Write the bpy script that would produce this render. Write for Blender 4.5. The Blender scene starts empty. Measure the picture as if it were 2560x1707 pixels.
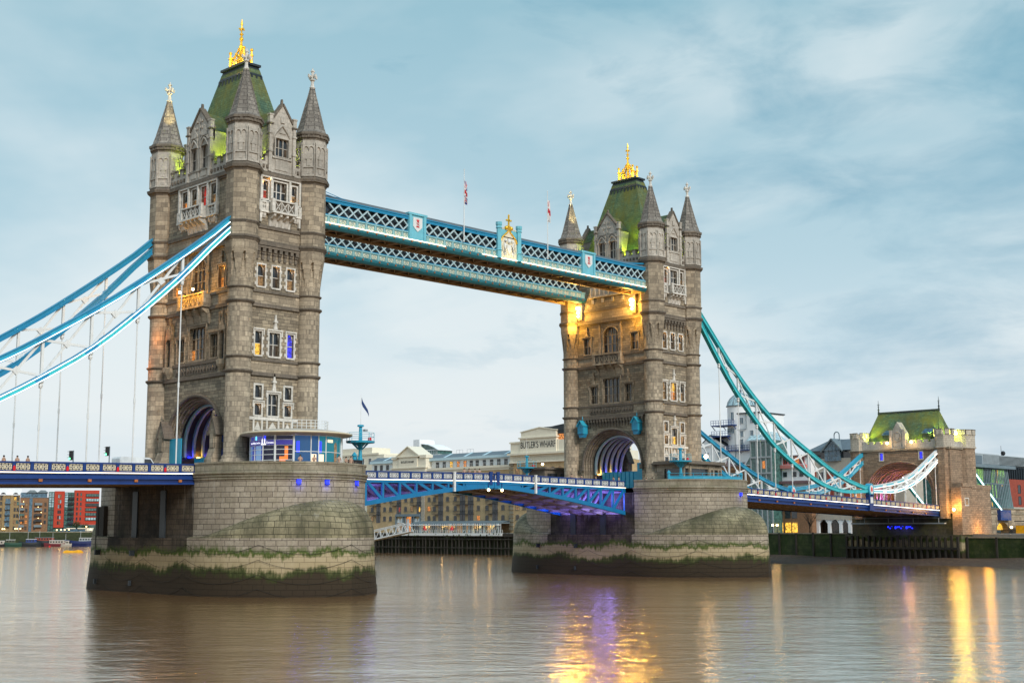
import bpy, math, random
import numpy as np
from mathutils import Vector, Matrix
rnd = random.Random(7)
S = bpy.context.scene
C = S.collection
R = math.radians
sin, cos, pi = math.sin, math.cos, math.pi
WATER = -5.15

# ---------------------------------------------------------------- camera
cam_d = bpy.data.cameras.new('camera')
cam = bpy.data.objects.new('camera', cam_d); C.objects.link(cam); S.camera = cam
cam_d.sensor_width = 36.0; cam_d.lens = 3295.14/2560*36; cam_d.clip_start = 0.5; cam_d.clip_end = 12000
_yaw, _pitch, _roll = R(44.46), R(8.05), R(-0.1)
_f = Vector((cos(_pitch)*cos(_yaw), cos(_pitch)*sin(_yaw), sin(_pitch)))
_r0 = Vector((sin(_yaw), -cos(_yaw), 0)); _u0 = _r0.cross(_f)
_r = _r0*cos(_roll)+_u0*sin(_roll); _u = _u0*cos(_roll)-_r0*sin(_roll)
cam.matrix_world = Matrix(((_r.x, _u.x, -_f.x, -96.9), (_r.y, _u.y, -_f.y, -146.56), (_r.z, _u.z, -_f.z, 2.59), (0, 0, 0, 1)))

# ---------------------------------------------------------------- node helper
class NT:
    def __init__(self, nt):
        self.nt = nt; nt.nodes.clear()
    def n(self, kind, props=None, **inp):
        nd = self.nt.nodes.new(kind)
        for k, v in (props or {}).items(): setattr(nd, k, v)
        for k, v in inp.items():
            sock = nd.inputs[int(k[1:])] if k[0] == 'i' and k[1:].isdigit() else nd.inputs[k.replace('_', ' ')]
            if isinstance(v, bpy.types.NodeSocket): self.nt.links.new(v, sock)
            else:
                try: sock.default_value = v
                except (TypeError, ValueError): sock.default_value = tuple(v)+(1,)
        return nd
    def math(self, op, a, b=0.0, c=None):
        kw = dict(i0=a, i1=b)
        if c is not None: kw['i2'] = c
        return self.n('ShaderNodeMath', {'operation': op}, **kw).outputs[0]
    def mix(self, f, a, b, blend='MIX'):
        nd = self.n('ShaderNodeMix', {'data_type': 'RGBA', 'blend_type': blend})
        for s, v in ((nd.inputs[0], f), (nd.inputs[6], a), (nd.inputs[7], b)):
            if isinstance(v, bpy.types.NodeSocket): self.nt.links.new(v, s)
            elif isinstance(v, (int, float)): s.default_value = v
            else: s.default_value = tuple(v)[:3]+(1,)
        return nd.outputs[2]
    def ramp(self, fac, stops):
        nd = self.n('ShaderNodeValToRGB', None, Fac=fac); cr = nd.color_ramp
        while len(cr.elements) < len(stops): cr.elements.new(0.5)
        for e, (p, c) in zip(cr.elements, stops):
            e.position = p; e.color = tuple(c)[:3]+(1,) if not isinstance(c, (int, float)) else (c, c, c, 1)
        return nd.outputs[0]
    def noise(self, vec, scale, detail=4, rough=.55, dist=0.0):
        return self.n('ShaderNodeTexNoise', None, Vector=vec, Scale=scale, Detail=detail, Roughness=rough, Distortion=dist).outputs[0]
    def mapping(self, vec, scale=(1, 1, 1), loc=(0, 0, 0), rot=(0, 0, 0)):
        return self.n('ShaderNodeMapping', None, Vector=vec, Scale=scale, Location=loc, Rotation=rot).outputs[0]

# ---------------------------------------------------------------- world
W = bpy.data.worlds.new('World'); S.world = W; W.use_nodes = True
t = NT(W.node_tree)
SUN_EL, SUN_AZ = R(14), R(-102)          # azimuth measured from +x toward +y
sky = t.n('ShaderNodeTexSky', {'sky_type': 'NISHITA', 'sun_disc': False, 'sun_elevation': SUN_EL,
          'sun_rotation': pi/2-SUN_AZ, 'air_density': 1.2, 'dust_density': 2.0})
d = t.n('ShaderNodeTexCoord').outputs['Generated']
sep = t.n('ShaderNodeSeparateXYZ', None, Vector=d)
z = sep.outputs[2]
# project direction on a cloud deck so the clouds flatten towards the horizon
zz = t.math('ADD', t.math('MAXIMUM', z, 0.0), 0.10)
px_ = t.math('DIVIDE', sep.outputs[0], zz); py_ = t.math('DIVIDE', sep.outputs[1], zz)
cv = t.n('ShaderNodeCombineXYZ', None, X=px_, Y=py_, Z=0.0).outputs[0]
cv = t.mapping(cv, (1.0, 0.72, 1), (3.1, 1.7, 0), (0, 0, R(-45)))
ball = t.mapping(d, (1, 1, 2.4), (1.3, .4, 0), (0, 0, R(-20)))
n1 = t.math('ADD', t.math('MULTIPLY', t.noise(cv, 0.55, 6, .55, .35), .5), t.math('MULTIPLY', t.noise(ball, 3.2, 5, .5, .3), .5))
n2 = t.math('ADD', t.math('MULTIPLY', t.noise(cv, 2.6, 7, .58, .35), .40), t.math('MULTIPLY', t.noise(ball, 9.0, 7, .58, .4), .60))
side = t.math('ADD', t.math('MULTIPLY', sep.outputs[0], 0.71), t.math('MULTIPLY', sep.outputs[1], -0.71))  # to the right of the bridge
clear = t.ramp(z, [(0.0, (.63, .66, .69)), (0.09, (.52, .61, .67)), (0.20, (.37, .51, .58)), (0.38, (.25, .42, .495)), (1.0, (.20, .42, .60))])
lit = t.ramp(z, [(0.0, (.66, .68, .70)), (0.18, (.57, .64, .67)), (0.40, (.46, .57, .61)), (1.0, (.5, .62, .70))])
dark = t.ramp(z, [(0.0, (.56, .61, .65)), (0.08, (.36, .48, .57)), (0.2, (.20, .36, .46)), (0.35, (.13, .31, .41)), (1.0, (.3, .43, .52))])
fa = t.ramp(t.math('SUBTRACT', n1, t.math('MULTIPLY', side, 0.10)), [(0.43, 0.0), (0.57, 1.0)])
col = t.mix(fa, clear, lit)
fb = t.ramp(t.math('ADD', t.math('MULTIPLY', n2, .85), t.math('MULTIPLY', side, 0.30)), [(0.46, 0.0), (0.555, .45), (.66, .9)])
col = t.mix(fb, col, dark)
nis = t.n('ShaderNodeVectorMath', {'operation': 'SCALE'}, i0=sky.outputs[0]); nis.inputs[3].default_value = 0.10
col = t.mix(0.08, col, nis.outputs[0])
up = t.n('ShaderNodeVectorMath', {'operation': 'SCALE'}, i0=col); up.inputs[3].default_value = 10.0
bg = t.n('ShaderNodeBackground', None, Color=up.outputs[0], Strength=0.1)
t.n('ShaderNodeOutputWorld', None, Surface=bg.outputs[0])

sl = bpy.data.lights.new('sun', 'SUN'); sl.energy = 2.0; sl.angle = R(16); sl.color = (1.0, .94, .86)
so = bpy.data.objects.new('sun', sl); C.objects.link(so)
sd = Vector((cos(SUN_AZ)*cos(SUN_EL+.3), sin(SUN_AZ)*cos(SUN_EL+.3), sin(SUN_EL+.3)))
so.rotation_euler = sd.to_track_quat('Z', 'Y').to_euler(); so.location = (0, -80, 120)
S.view_settings.view_transform = 'Standard'; S.view_settings.look = 'None'
S.view_settings.exposure = 0.42; S.view_settings.gamma = 1.0
cy = S.cycles
cy.max_bounces = 6; cy.diffuse_bounces = 3; cy.glossy_bounces = 3; cy.transmission_bounces = 4
cy.sample_clamp_indirect = 12.0; cy.use_denoising = True; cy.caustics_reflective = False; cy.caustics_refractive = False

# ---------------------------------------------------------------- materials
M = {}
def new_mat(name):
    m = bpy.data.materials.new(name); m.use_nodes = True; M[name] = m
    return m, NT(m.node_tree)
def finish(t, base, rough=.7, metal=0.0, bump=None, bstr=.3, bdist=.1, emit=None, estr=0.0, spec=.4, **kw):
    p = t.n('ShaderNodeBsdfPrincipled', None, Roughness=rough, Metallic=metal)
    for k, v in (('Base Color', base),):
        if isinstance(v, bpy.types.NodeSocket): t.nt.links.new(v, p.inputs[k])
        else: p.inputs[k].default_value = tuple(v)[:3]+(1,)
    p.inputs['Specular IOR Level'].default_value = spec
    for k, v in kw.items(): p.inputs[k.replace('_', ' ')].default_value = v
    if bump is not None:
        b = t.n('ShaderNodeBump', None, Height=bump, Strength=bstr, Distance=bdist)
        t.nt.links.new(b.outputs[0], p.inputs['Normal'])
    if emit is not None:
        if isinstance(emit, bpy.types.NodeSocket): t.nt.links.new(emit, p.inputs['Emission Color'])
        else: p.inputs['Emission Color'].default_value = tuple(emit)[:3]+(1,)
        p.inputs['Emission Strength'].default_value = estr
    t.n('ShaderNodeOutputMaterial', None, Surface=p.outputs[0])
def pos(t): return t.n('ShaderNodeNewGeometry').outputs['Position']
def uvn(t): return t.n('ShaderNodeTexCoord').outputs['UV']

def paint(name, c, rough=.45, metal=0.0, var=.18, scale=.9, spec=.4, dirt=None):
    m, t = new_mat(name); p = pos(t)
    n = t.noise(p, scale, 5); n2 = t.noise(t.mapping(p, (2, 2, .35)), 2.2, 4)
    f = t.math('ADD', t.math('MULTIPLY', n, .6), t.math('MULTIPLY', n2, .4))
    c = Vector(c)
    b = t.ramp(f, [(.3, tuple(c*(1-var))), (.7, tuple(c*(1+var)))])
    if dirt: b = t.mix(t.ramp(n2, [(.52, 0.0), (.72, .55)]), b, dirt)
    finish(t, b, rough, metal, spec=spec)
def glow(name, c, s, base=(.8, .8, .8)):
    m, t = new_mat(name); finish(t, base, .6, emit=c, estr=s)
def stone(name, c1, c2, mortar, bw, rh, stain=(.10, .09, .08), stainamt=.55, bstr=.35, rough_face=0.0, ms=.025, tide=False, green=0.0):
    m, t = new_mat(name); uv = uvn(t); p = pos(t)
    br = t.n('ShaderNodeTexBrick', {'offset': .46, 'squash': 1.35, 'squash_frequency': 3}, Vector=uv, Color1=c1, Color2=c2, Mortar=mortar, Scale=1.0,
             Mortar_Size=ms, Mortar_Smooth=.3, Bias=0.0, Brick_Width=bw, Row_Height=rh)
    big = t.noise(p, .23, 6, .6); fine = t.noise(p, 3.5, 5, .65)
    streak = t.noise(t.mapping(p, (1.3, 1.3, .12)), 1.1, 5, .6)
    b = br.outputs['Color']
    b = t.mix(.75, b, t.ramp(fine, [(.25, .62), (.75, 1.35)]), 'MULTIPLY')
    b = t.mix(t.ramp(big, [(.36, 0.0), (.68, stainamt)]), b, stain)
    b = t.mix(t.ramp(streak, [(.5, 0.0), (.75, stainamt*.9)]), b, stain)
    if green: b = t.mix(t.ramp(t.noise(p, .6, 5), [(.5, 0.0), (.75, green)]), b, (.16, .17, .06))
    h = t.math('ADD', t.math('MULTIPLY', br.outputs['Fac'], -1.0), t.math('MULTIPLY', t.noise(p, 4.0, 5, .7), rough_face))
    if tide:
        zc = t.n('ShaderNodeSeparateXYZ', None, Vector=p).outputs[2]
        blot = t.noise(t.mapping(p, (.16, .16, .25)), 1.0, 6, .6); blot2 = t.noise(t.mapping(p, (1, 1, .6)), .9, 5, .65)
        zn = t.math('ADD', zc, t.math('MULTIPLY', t.math('SUBTRACT', blot, .5), 3.4))
        drip = t.noise(t.mapping(p, (2.2, 2.2, .22)), 1.0, 5, .65)
        zn = t.math('ADD', zn, t.math('MULTIPLY', t.math('SUBTRACT', drip, .5), 1.8))
        zn = t.math('ADD', zn, t.math('MULTIPLY', t.math('SUBTRACT', blot2, .5), 1.4))
        zf = t.n('ShaderNodeMapRange', None, i0=zn, i1=-5.5, i2=2.5).outputs[0]     # 1 m = 0.125
        wet = t.ramp(zf, [(.0, (.034, .023, .014)), (.33, (.040, .029, .017)), (.385, (.035, .048, .010)), (.425, (.10, .10, .035)), (.47, (.38, .30, .17)), (.60, (.47, .38, .23)), (.645, (.10, .12, .025)), (.675, (.045, .085, .008)), (.72, (.09, .11, .03))])
        wa = t.ramp(zf, [(.36, 1.0), (.48, .85), (.61, .72), (.67, .95), (.76, .0)])
        b2 = t.mix(.55, wet, t.mix(1.0, wet, t.ramp(br.outputs['Fac'], [(0, 1.0), (1, .35)]), 'MULTIPLY'))
        b = t.mix(wa, b, b2)
        # white lime runs high up
        lime = t.noise(t.mapping(p, (1.6, 1.6, .16)), 1.0, 4, .7)
        hi = t.ramp(t.n('ShaderNodeMapRange', None, i0=zc, i1=1.5, i2=8.5).outputs[0], [(0, .0), (.3, .1), (.7, 1.0), (1, .4)])
        b = t.mix(t.math('MULTIPLY', t.ramp(lime, [(.60, 0.0), (.70, .55)]), hi), b, (.55, .54, .5))
    finish(t, b, .82, bump=h, bstr=bstr, bdist=.06, spec=.25)
stone('granite', (.45, .375, .27), (.21, .176, .13), (.09, .078, .065), .95, .42, rough_face=1.5, bstr=.7, stain=(.14, .115, .09), stainamt=.35)
stone('ashlar', (.52, .43, .315), (.26, .215, .16), (.12, .10, .08), 1.15, .62, bstr=.3, ms=.02, stain=(.10, .08, .06), stainamt=.42)
stone('portland', (.63, .58, .51), (.51, .47, .41), (.30, .28, .25), 1.2, .6, stain=(.20, .18, .155), stainamt=.6, bstr=.2, ms=.015)
stone('trimwhite', (.78, .74, .68), (.58, .56, .51), (.42, .40, .37), .9, .5, stain=(.33, .31, .28), stainamt=.28, bstr=.2, ms=.012)
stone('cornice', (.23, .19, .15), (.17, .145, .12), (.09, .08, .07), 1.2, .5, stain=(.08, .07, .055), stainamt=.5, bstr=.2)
stone('spirestone', (.34, .31, .27), (.20, .18, .16), (.07, .06, .055), .8, .55, stain=(.09, .08, .07), stainamt=.45, bstr=.6, ms=.035)
stone('pierstone', (.45, .39, .31), (.32, .275, .215), (.06, .05, .04), 1.3, .62, stain=(.17, .135, .10), stainamt=.45, bstr=.6, ms=.035, tide=True, green=.12, rough_face=.25)
stone('pierparapet', (.40, .36, .28), (.29, .25, .19), (.10, .09, .07), 1.4, .62, stain=(.13, .115, .075), stainamt=.6, bstr=.4, green=.3)
stone('domestone', (.36, .315, .20), (.25, .22, .14), (.05, .045, .03), 1.3, .6, stain=(.065, .062, .038), stainamt=.95, bstr=.6, tide=True, green=.16, ms=.035)
stone('sootshadestone', (.15, .118, .088), (.10, .08, .06), (.04, .035, .03), 1.3, .62, stain=(.014, .012, .010), stainamt=1.0, bstr=.5, tide=True, green=.1, ms=.03)  # soot stains, base colour also darkened to paint in the deck's shade
stone('warmstone', (.46, .32, .215), (.28, .20, .135), (.11, .085, .065), .9, .4, rough_face=1.2, bstr=.6, stain=(.14, .10, .075), stainamt=.35)
stone('slate', (.105, .18, .115), (.055, .11, .075), (.02, .03, .022), .55, .38, stain=(.17, .15, .025), stainamt=.75, bstr=.5, ms=.02)
stone('yellowbrick', (.68, .48, .26), (.58, .40, .21), (.52, .40, .26), .9, .3, stain=(.25, .18, .10), stainamt=.35, bstr=.1)
stone('brownbrick', (.30, .16, .09), (.24, .13, .07), (.22, .14, .09), .6, .25, stain=(.16, .09, .05), stainamt=.3, bstr=.1)
stone('redbrick', (.36, .075, .045), (.30, .06, .04), (.30, .10, .08), .8, .3, stain=(.22, .05, .03), stainamt=.25, bstr=.1)
stone('redclad', (.50, .06, .035), (.45, .055, .03), (.42, .06, .04), 2.2, 1.1, stain=(.42, .06, .03), stainamt=.2, bstr=.1, ms=.03)
stone('quaystone', (.115, .105, .085), (.08, .075, .06), (.03, .03, .025), 1.6, .7, stain=(.03, .045, .012), stainamt=.7, bstr=.5, tide=True, green=.4)
stone('weedwall', (.06, .07, .03), (.035, .045, .02), (.02, .02, .015), 1.8, .8, stain=(.018, .04, .006), stainamt=.9, bstr=.5, green=.3)
stone('paleashlar', (.62, .55, .45), (.50, .44, .36), (.2, .17, .14), .9, .5, stain=(.26, .22, .17), stainamt=.35, bstr=.3)
stone('tanbrick', (.36, .25, .12), (.30, .21, .10), (.30, .22, .13), .6, .3, stain=(.26, .18, .10), stainamt=.3, bstr=.1)
paint('cyan', (.03, .33, .50), .35, var=.14)
paint('deepblue', (.02, .24, .44), .35, var=.14)
paint('teal', (.05, .50, .56), .38, var=.18, dirt=(.10, .22, .24))
paint('skyblue', (.17, .50, .61), .4, var=.14)
paint('paleblue', (.50, .68, .76), .5, var=.08)
paint('ribsteel', (.22, .32, .36), .5)
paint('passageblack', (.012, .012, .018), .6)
paint('trussblue', (.010, .17, .38), .35, var=.14)
paint('aqua', (.28, .51, .53), .42, var=.16, dirt=(.10, .20, .20))
paint('darkteal', (.02, .15, .19), .45)
paint('navy', (.012, .042, .19), .35, var=.12)
paint('navydark', (.008, .02, .10), .4)
paint('royal', (.012, .045, .20), .35)
paint('whitepaint', (.74, .76, .76), .45, var=.08, dirt=(.5, .48, .44))
paint('latticegrey', (.42, .56, .60), .45, var=.14)
paint('creampaint', (.76, .68, .50), .5, var=.08)
paint('cream', (.82, .76, .62), .7, var=.07, dirt=(.66, .60, .48))
paint('whitewall', (.86, .88, .90), .8, var=.05)
paint('redpaint', (.65, .015, .02), .4)
paint('copper', (.42, .14, .04), .5)
paint('brownsteel', (.36, .26, .17), .55, var=.2)
paint('greysteel', (.30, .27, .27), .55, var=.25)
paint('leadblack', (.018, .025, .032), .5, var=.3)
paint('leadgrey', (.16, .21, .24), .55, var=.2)
paint('slategrey', (.13, .17, .20), .6, var=.15)
paint('asphalt', (.05, .05, .05), .9)
paint('paving', (.22, .21, .19), .85, var=.2)
paint('blackiron', (.012, .012, .014), .5)
paint('timber', (.030, .026, .020), .8, var=.5, scale=.5)
paint('timbergreen', (.035, .045, .018), .85, var=.5)
paint('yellowpaint', (.85, .42, .01), .5)
paint('greypaint', (.32, .36, .38), .5)
paint('concrete', (.45, .41, .35), .8, var=.15)
paint('pinkpanel', (.62, .22, .20), .6)
paint('roofpurple', (.18, .11, .12), .7)
paint('bark', (.06, .04, .03), .9)
paint('skin', (.45, .28, .20), .6)
paint('hairdark', (.02, .014, .01), .7)
paint('clothblack', (.02, .02, .024), .85)
paint('clothred', (.50, .02, .03), .85)
paint('clothblue', (.03, .06, .22), .85)
paint('maroon', (.15, .025, .035), .6)
paint('hullgreen', (.02, .07, .05), .6)
paint('clothgreen', (.08, .10, .06), .85)
paint('clothyellow', (.75, .55, .02), .85)
paint('clothgrey', (.2, .2, .21), .85)
paint('vanwhite', (.72, .76, .78), .3, spec=.6)
paint('flagblue', (.03, .05, .25), .8)
paint('flagred', (.55, .02, .04), .8)
paint('flagwhite', (.75, .75, .75), .8)
paint('flagnavy', (.02, .05, .16), .8)
paint('oliveroof', (.085, .11, .035), .75, var=.35, scale=1.5)
m, t = new_mat('gold'); p = pos(t)
finish(t, t.ramp(t.noise(p, 4, 3), [(.3, (.75, .40, .03)), (.7, (1.0, .62, .08))]), .38, .55, emit=(1.0, .55, .03), estr=.0)
def glassmat(name, c, rough=.08, emit=None, estr=0.0):
    m, t = new_mat(name); p = pos(t)
    n = t.noise(t.mapping(p, (1, 1, 1)), 1.4, 3)
    finish(t, t.ramp(n, [(.35, tuple(Vector(c)*.6)), (.65, tuple(Vector(c)*1.5))]), rough, emit=emit, estr=estr, spec=.7)
glassmat('glassdark', (.028, .032, .038))
glassmat('glassbrown', (.07, .05, .035))
glassmat('glassblue', (.07, .14, .20))
glassmat('glassgreen', (.06, .14, .13))
glassmat('glasspale', (.35, .50, .55))
def litglass(name, c, s):
    m, t = new_mat(name); p = pos(t)
    e = t.ramp(t.noise(t.mapping(p, (1, 1, 1.2)), 2.1, 3), [(.32, tuple(Vector(c)*.12)), (.62, c)])
    lead = t.n('ShaderNodeTexBrick', {'offset': .5}, Vector=uvn(t), Scale=1.0, Mortar_Size=.018, Brick_Width=.2, Row_Height=.24).outputs['Fac']
    e = t.mix(t.math('MULTIPLY', lead, .8), e, (0, 0, 0))
    finish(t, (.05, .04, .03), .15, emit=e, estr=s)
litglass('winorange', (1.0, .33, .06), 1.0)
litglass('winyellow', (1.0, .55, .06), 1.6)
litglass('winred', (.7, .04, .03), .7)
litglass('winblue', (.03, .04, 1.0), 1.5)
litglass('winwarm', (.8, .45, .18), .45)
litglass('wingreen', (.40, .85, .16), 1.3)
glow('ledwhite', (1.0, .90, .72), 3.0)
glow('ledcool', (.93, 1.0, .94), 1.5)
glow('ledwarm', (1.0, .78, .46), 2.6)
glow('lampwarm', (1.0, .62, .20), 30.0)
glow('lampyellow', (1.0, .72, .30), 12.0)
glow('lampsmall', (1.0, .52, .10), 6.0)
glow('lampblue', (.01, .02, 1.0), 2.6, (.02, .02, .3))
glow('lampviolet', (.35, .22, 1.0), 6.0)
glow('lampgreen', (.02, 1.0, .3), 3.0)
glow('signpurple', (.06, .05, .32), .35, (.03, .03, .2))
glow('signwhite', (.8, .8, .9), .8)
glow('purplewall', (.10, .10, .55), .55, (.05, .05, .3))
glow('displayorange', (1.0, .22, .02), .75, (.3, .1, .05))
glow('displayteal', (.02, .35, .45), .55, (.05, .2, .25))
glow('displaycream', (1.0, .72, .42), 1.0, (.3, .3, .3))
glow('cyanlamp', (.05, .55, 1.0), 2.0)
glow('facadepurple', (.07, .07, .50), .8, (.05, .05, .3))

def pavglass(name, c, e, s):
    m, t = new_mat(name); finish(t, c, .12, emit=e, estr=s, spec=.25)
pavglass('pavviolet', (.05, .06, .25), (.09, .10, .55), .30)
pavglass('pavdark', (.02, .02, .03), (.02, .02, .06), .3)
pavglass('pavblue', (.02, .06, .12), (.02, .10, .30), .35)
pavglass('pavteal', (.02, .10, .12), (.01, .22, .30), .40)
pavglass('pavpale', (.20, .32, .45), (.16, .30, .62), .35)
glow('ledsoft', (.95, 1.0, .92), 1.15)
glow('lampdim', (1.0, .66, .2), 3.0)
# ---------------------------------------------------------------- mesh builder
class MB:
    def __init__(s): s.v = []; s.f = []; s.m = []; s.uv = {}; s.sm = []; s.cur = 0; s.smooth = False
    def mat(s, i): s.cur = i; return s
    def face(s, pts, uv=None):
        i = len(s.v); s.v.extend(tuple(p) for p in pts)
        if uv is not None: s.uv[len(s.f)] = uv
        s.f.append(tuple(range(i, i+len(pts)))); s.m.append(s.cur); s.sm.append(s.smooth)
    def grid(s, rows, closed=False, uvs=None):
        n = len(rows[0]); b = len(s.v)
        for r in rows: s.v.extend(tuple(p) for p in r)
        for j in range(len(rows)-1):
            for i in range(n if closed else n-1):
                k = (i+1) % n
                if uvs is not None: s.uv[len(s.f)] = [uvs[j][i], uvs[j][i+1], uvs[j+1][i+1], uvs[j+1][i]]
                s.f.append((b+j*n+i, b+j*n+k, b+(j+1)*n+k, b+(j+1)*n+i)); s.m.append(s.cur); s.sm.append(s.smooth)
    def hexa(s, p):   # 8 points: bottom 4 ccw, top 4 ccw
        b = len(s.v); s.v.extend(tuple(q) for q in p)
        for f in ((3, 2, 1, 0), (4, 5, 6, 7), (0, 1, 5, 4), (1, 2, 6, 5), (2, 3, 7, 6), (3, 0, 4, 7)):
            s.f.append(tuple(b+i for i in f)); s.m.append(s.cur); s.sm.append(False)
        return s
    def box(s, x0, x1, y0, y1, z0, z1):
        return s.hexa([(x0, y0, z0), (x1, y0, z0), (x1, y1, z0), (x0, y1, z0), (x0, y0, z1), (x1, y0, z1), (x1, y1, z1), (x0, y1, z1)])
    def boxf(s, f, u0, u1, z0, z1, w0, w1):
        return s.hexa([f(u0, z0, w0), f(u1, z0, w0), f(u1, z0, w1), f(u0, z0, w1), f(u0, z1, w0), f(u1, z1, w0), f(u1, z1, w1), f(u0, z1, w1)])
    def polyf(s, f, pts, w0, w1):   # (u,z) outline extruded along w
        n = len(pts); b = len(s.v)
        s.v.extend(f(u, z, w1) for u, z in pts); s.v.extend(f(u, z, w0) for u, z in pts)
        s.f.append(tuple(b+i for i in range(n))); s.m.append(s.cur); s.sm.append(False)
        s.f.append(tuple(b+n+i for i in reversed(range(n)))); s.m.append(s.cur); s.sm.append(False)
        for i in range(n):
            k = (i+1) % n
            s.f.append((b+i, b+n+i, b+n+k, b+k)); s.m.append(s.cur); s.sm.append(False)
        return s
    def loft(s, cx, cy, rings, n=8, ph=None, cap=True, squash=(1, 1)):   # rings of (z, circumradius)
        ph = pi/n if ph is None else ph
        rows = [[(cx+squash[0]*r*cos(ph+2*pi*i/n), cy+squash[1]*r*sin(ph+2*pi*i/n), z) for i in range(n)] for z, r in rings]
        s.grid(rows, True)
        if cap:
            b = len(s.v)
            s.face(rows[-1]); s.face(rows[0][::-1])
        return s
    def beam(s, a, b, w, h, up=(0, 0, 1)):
        a, b = Vector(a), Vector(b); d = (b-a)
        if d.length < 1e-6: return s
        d.normalize(); u = Vector(up); sd = d.cross(u)
        if sd.length < 1e-4: sd = d.cross(Vector((1, 0, 0)))
        sd.normalize(); u = sd.cross(d)
        sd *= w/2; u *= h/2
        return s.hexa([a-sd-u, a+sd-u, b+sd-u, b-sd-u, a-sd+u, a+sd+u, b+sd+u, b-sd+u])
    def tube(s, pts, r, n=6, closed=False):
        pts = [Vector(p) for p in pts]; rows = []
        for i, p in enumerate(pts):
            d = (pts[min(i+1, len(pts)-1)]-pts[max(i-1, 0)]).normalized()
            a = d.cross(Vector((0, 0, 1)))
            if a.length < 1e-3: a = d.cross(Vector((1, 0, 0)))
            a.normalize(); c = a.cross(d)
            rr = r[i] if isinstance(r, (list, tuple)) else r
            rows.append([p+a*rr*cos(2*pi*k/n)+c*rr*sin(2*pi*k/n) for k in range(n)])
        sm = s.smooth; s.smooth = True; s.grid(rows, True); s.smooth = sm
        s.face(rows[0][::-1]); s.face(rows[-1])
        return s
    def ball(s, c, r, n=8, sq=1.0):
        c = Vector(c); rows = []
        for j in range(n//2+1):
            a = -pi/2+pi*j/(n//2)
            rows.append([c+Vector((r*cos(a)*cos(2*pi*i/n), r*cos(a)*sin(2*pi*i/n), r*sq*sin(a))) for i in range(n)])
        sm = s.smooth; s.smooth = True; s.grid(rows, True); s.smooth = sm
        return s
    def build(s, name, mats, parent=None):
        if not s.f: return None
        me = bpy.data.meshes.new(name); me.from_pydata(s.v, [], s.f)
        if isinstance(mats, str): mats = [mats]
        for k in mats: me.materials.append(M[k])
        me.polygons.foreach_set('material_index', s.m); me.polygons.foreach_set('use_smooth', s.sm)
        nl = len(me.loops); V = np.array(s.v, float)
        li = np.empty(nl, np.int32); me.loops.foreach_get('vertex_index', li)
        npy = len(me.polygons); nor = np.empty(npy*3); me.polygons.foreach_get('normal', nor); nor = nor.reshape(-1, 3)
        tot = np.empty(npy, np.int32); me.polygons.foreach_get('loop_total', tot)
        pn = np.repeat(nor, tot, axis=0); P = V[li]
        hl = np.hypot(pn[:, 0], pn[:, 1]); flat = hl < .25; hl[hl < 1e-6] = 1
        u = (-pn[:, 1]*P[:, 0]+pn[:, 0]*P[:, 1])/hl; v = P[:, 2].copy()
        sl_ = np.abs(pn[:, 2]); v = np.where(sl_ < .97, v/np.sqrt(np.maximum(1-sl_**2, .06)), v)
        u = np.where(flat, P[:, 0], u); v = np.where(flat, P[:, 1], v)
        uvv = np.stack([u, v], 1)
        if s.uv:
            st = np.empty(npy, np.int32); me.polygons.foreach_get('loop_start', st)
            for fi, q in s.uv.items(): uvv[st[fi]:st[fi]+len(q)] = q
        l = me.uv_layers.new(name='UVMap'); l.data.foreach_set('uv', uvv.astype(np.float32).ravel())
        o = bpy.data.objects.new(name, me); C.objects.link(o)
        if parent is not None: attach(o, parent)
        return o
LOC = {}
def attach(o, p):
    o.parent = p; w = LOC.get(p.name)
    if w is not None: o.matrix_parent_inverse = Matrix.Translation(-Vector(w))
def tag(o, label, cat, group=None, kind=None):
    if label: o['label'] = label
    if cat: o['category'] = cat
    if group: o['group'] = group
    if kind: o['kind'] = kind
    return o
def thing(name, label, cat, loc=(0, 0, 0), group=None):
    o = bpy.data.objects.new(name, None); C.objects.link(o); o.location = loc; o.empty_display_size = .2
    LOC[o.name] = tuple(loc)
    return tag(o, label, cat, group)
def structure(o): o['kind'] = 'structure'; return o
def plight(p, c, w, r=.15, name='lamp_light', spot=None, aim=None, parent=None):
    l = bpy.data.lights.new(name, 'SPOT' if spot else 'POINT'); l.color = c; l.energy = w; l.shadow_soft_size = r
    o = bpy.data.objects.new(name, l); C.objects.link(o); o.location = p
    if spot:
        l.spot_size = R(spot); l.spot_blend = .5
        o.rotation_euler = (Vector(p)-Vector(aim)).to_track_quat('Z', 'Y').to_euler()
    return o
def text_mesh(name, s, mat, size, f, parent, u, z, w, depth=.04, sx=1.0):
    cu = bpy.data.curves.new('lettering', 'FONT'); cu.body = s; cu.size = size; cu.extrude = depth; cu.align_x = 'CENTER'; cu.align_y = 'CENTER'
    o = bpy.data.objects.new('lettering', cu); C.objects.link(o)
    me = bpy.data.meshes.new_from_object(o.evaluated_get(bpy.context.evaluated_depsgraph_get()))
    bpy.data.objects.remove(o); bpy.data.curves.remove(cu)
    for vv in me.vertices: vv.co = Vector(f(u+vv.co.x*sx, z+vv.co.y, w+vv.co.z))
    me.name = name; me.materials.clear(); me.materials.append(M[mat])
    o = bpy.data.objects.new(name, me); C.objects.link(o)
    if parent is not None: attach(o, parent)
    return o
def FX(cx, cy, sgn): return lambda u, z, w: (cx+sgn*w, cy+u, z)     # wall facing +-x, u runs along y
def FY(cx, cy, sgn): return lambda u, z, w: (cx+u, cy+sgn*w, z)     # wall facing +-y, u runs along x
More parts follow.
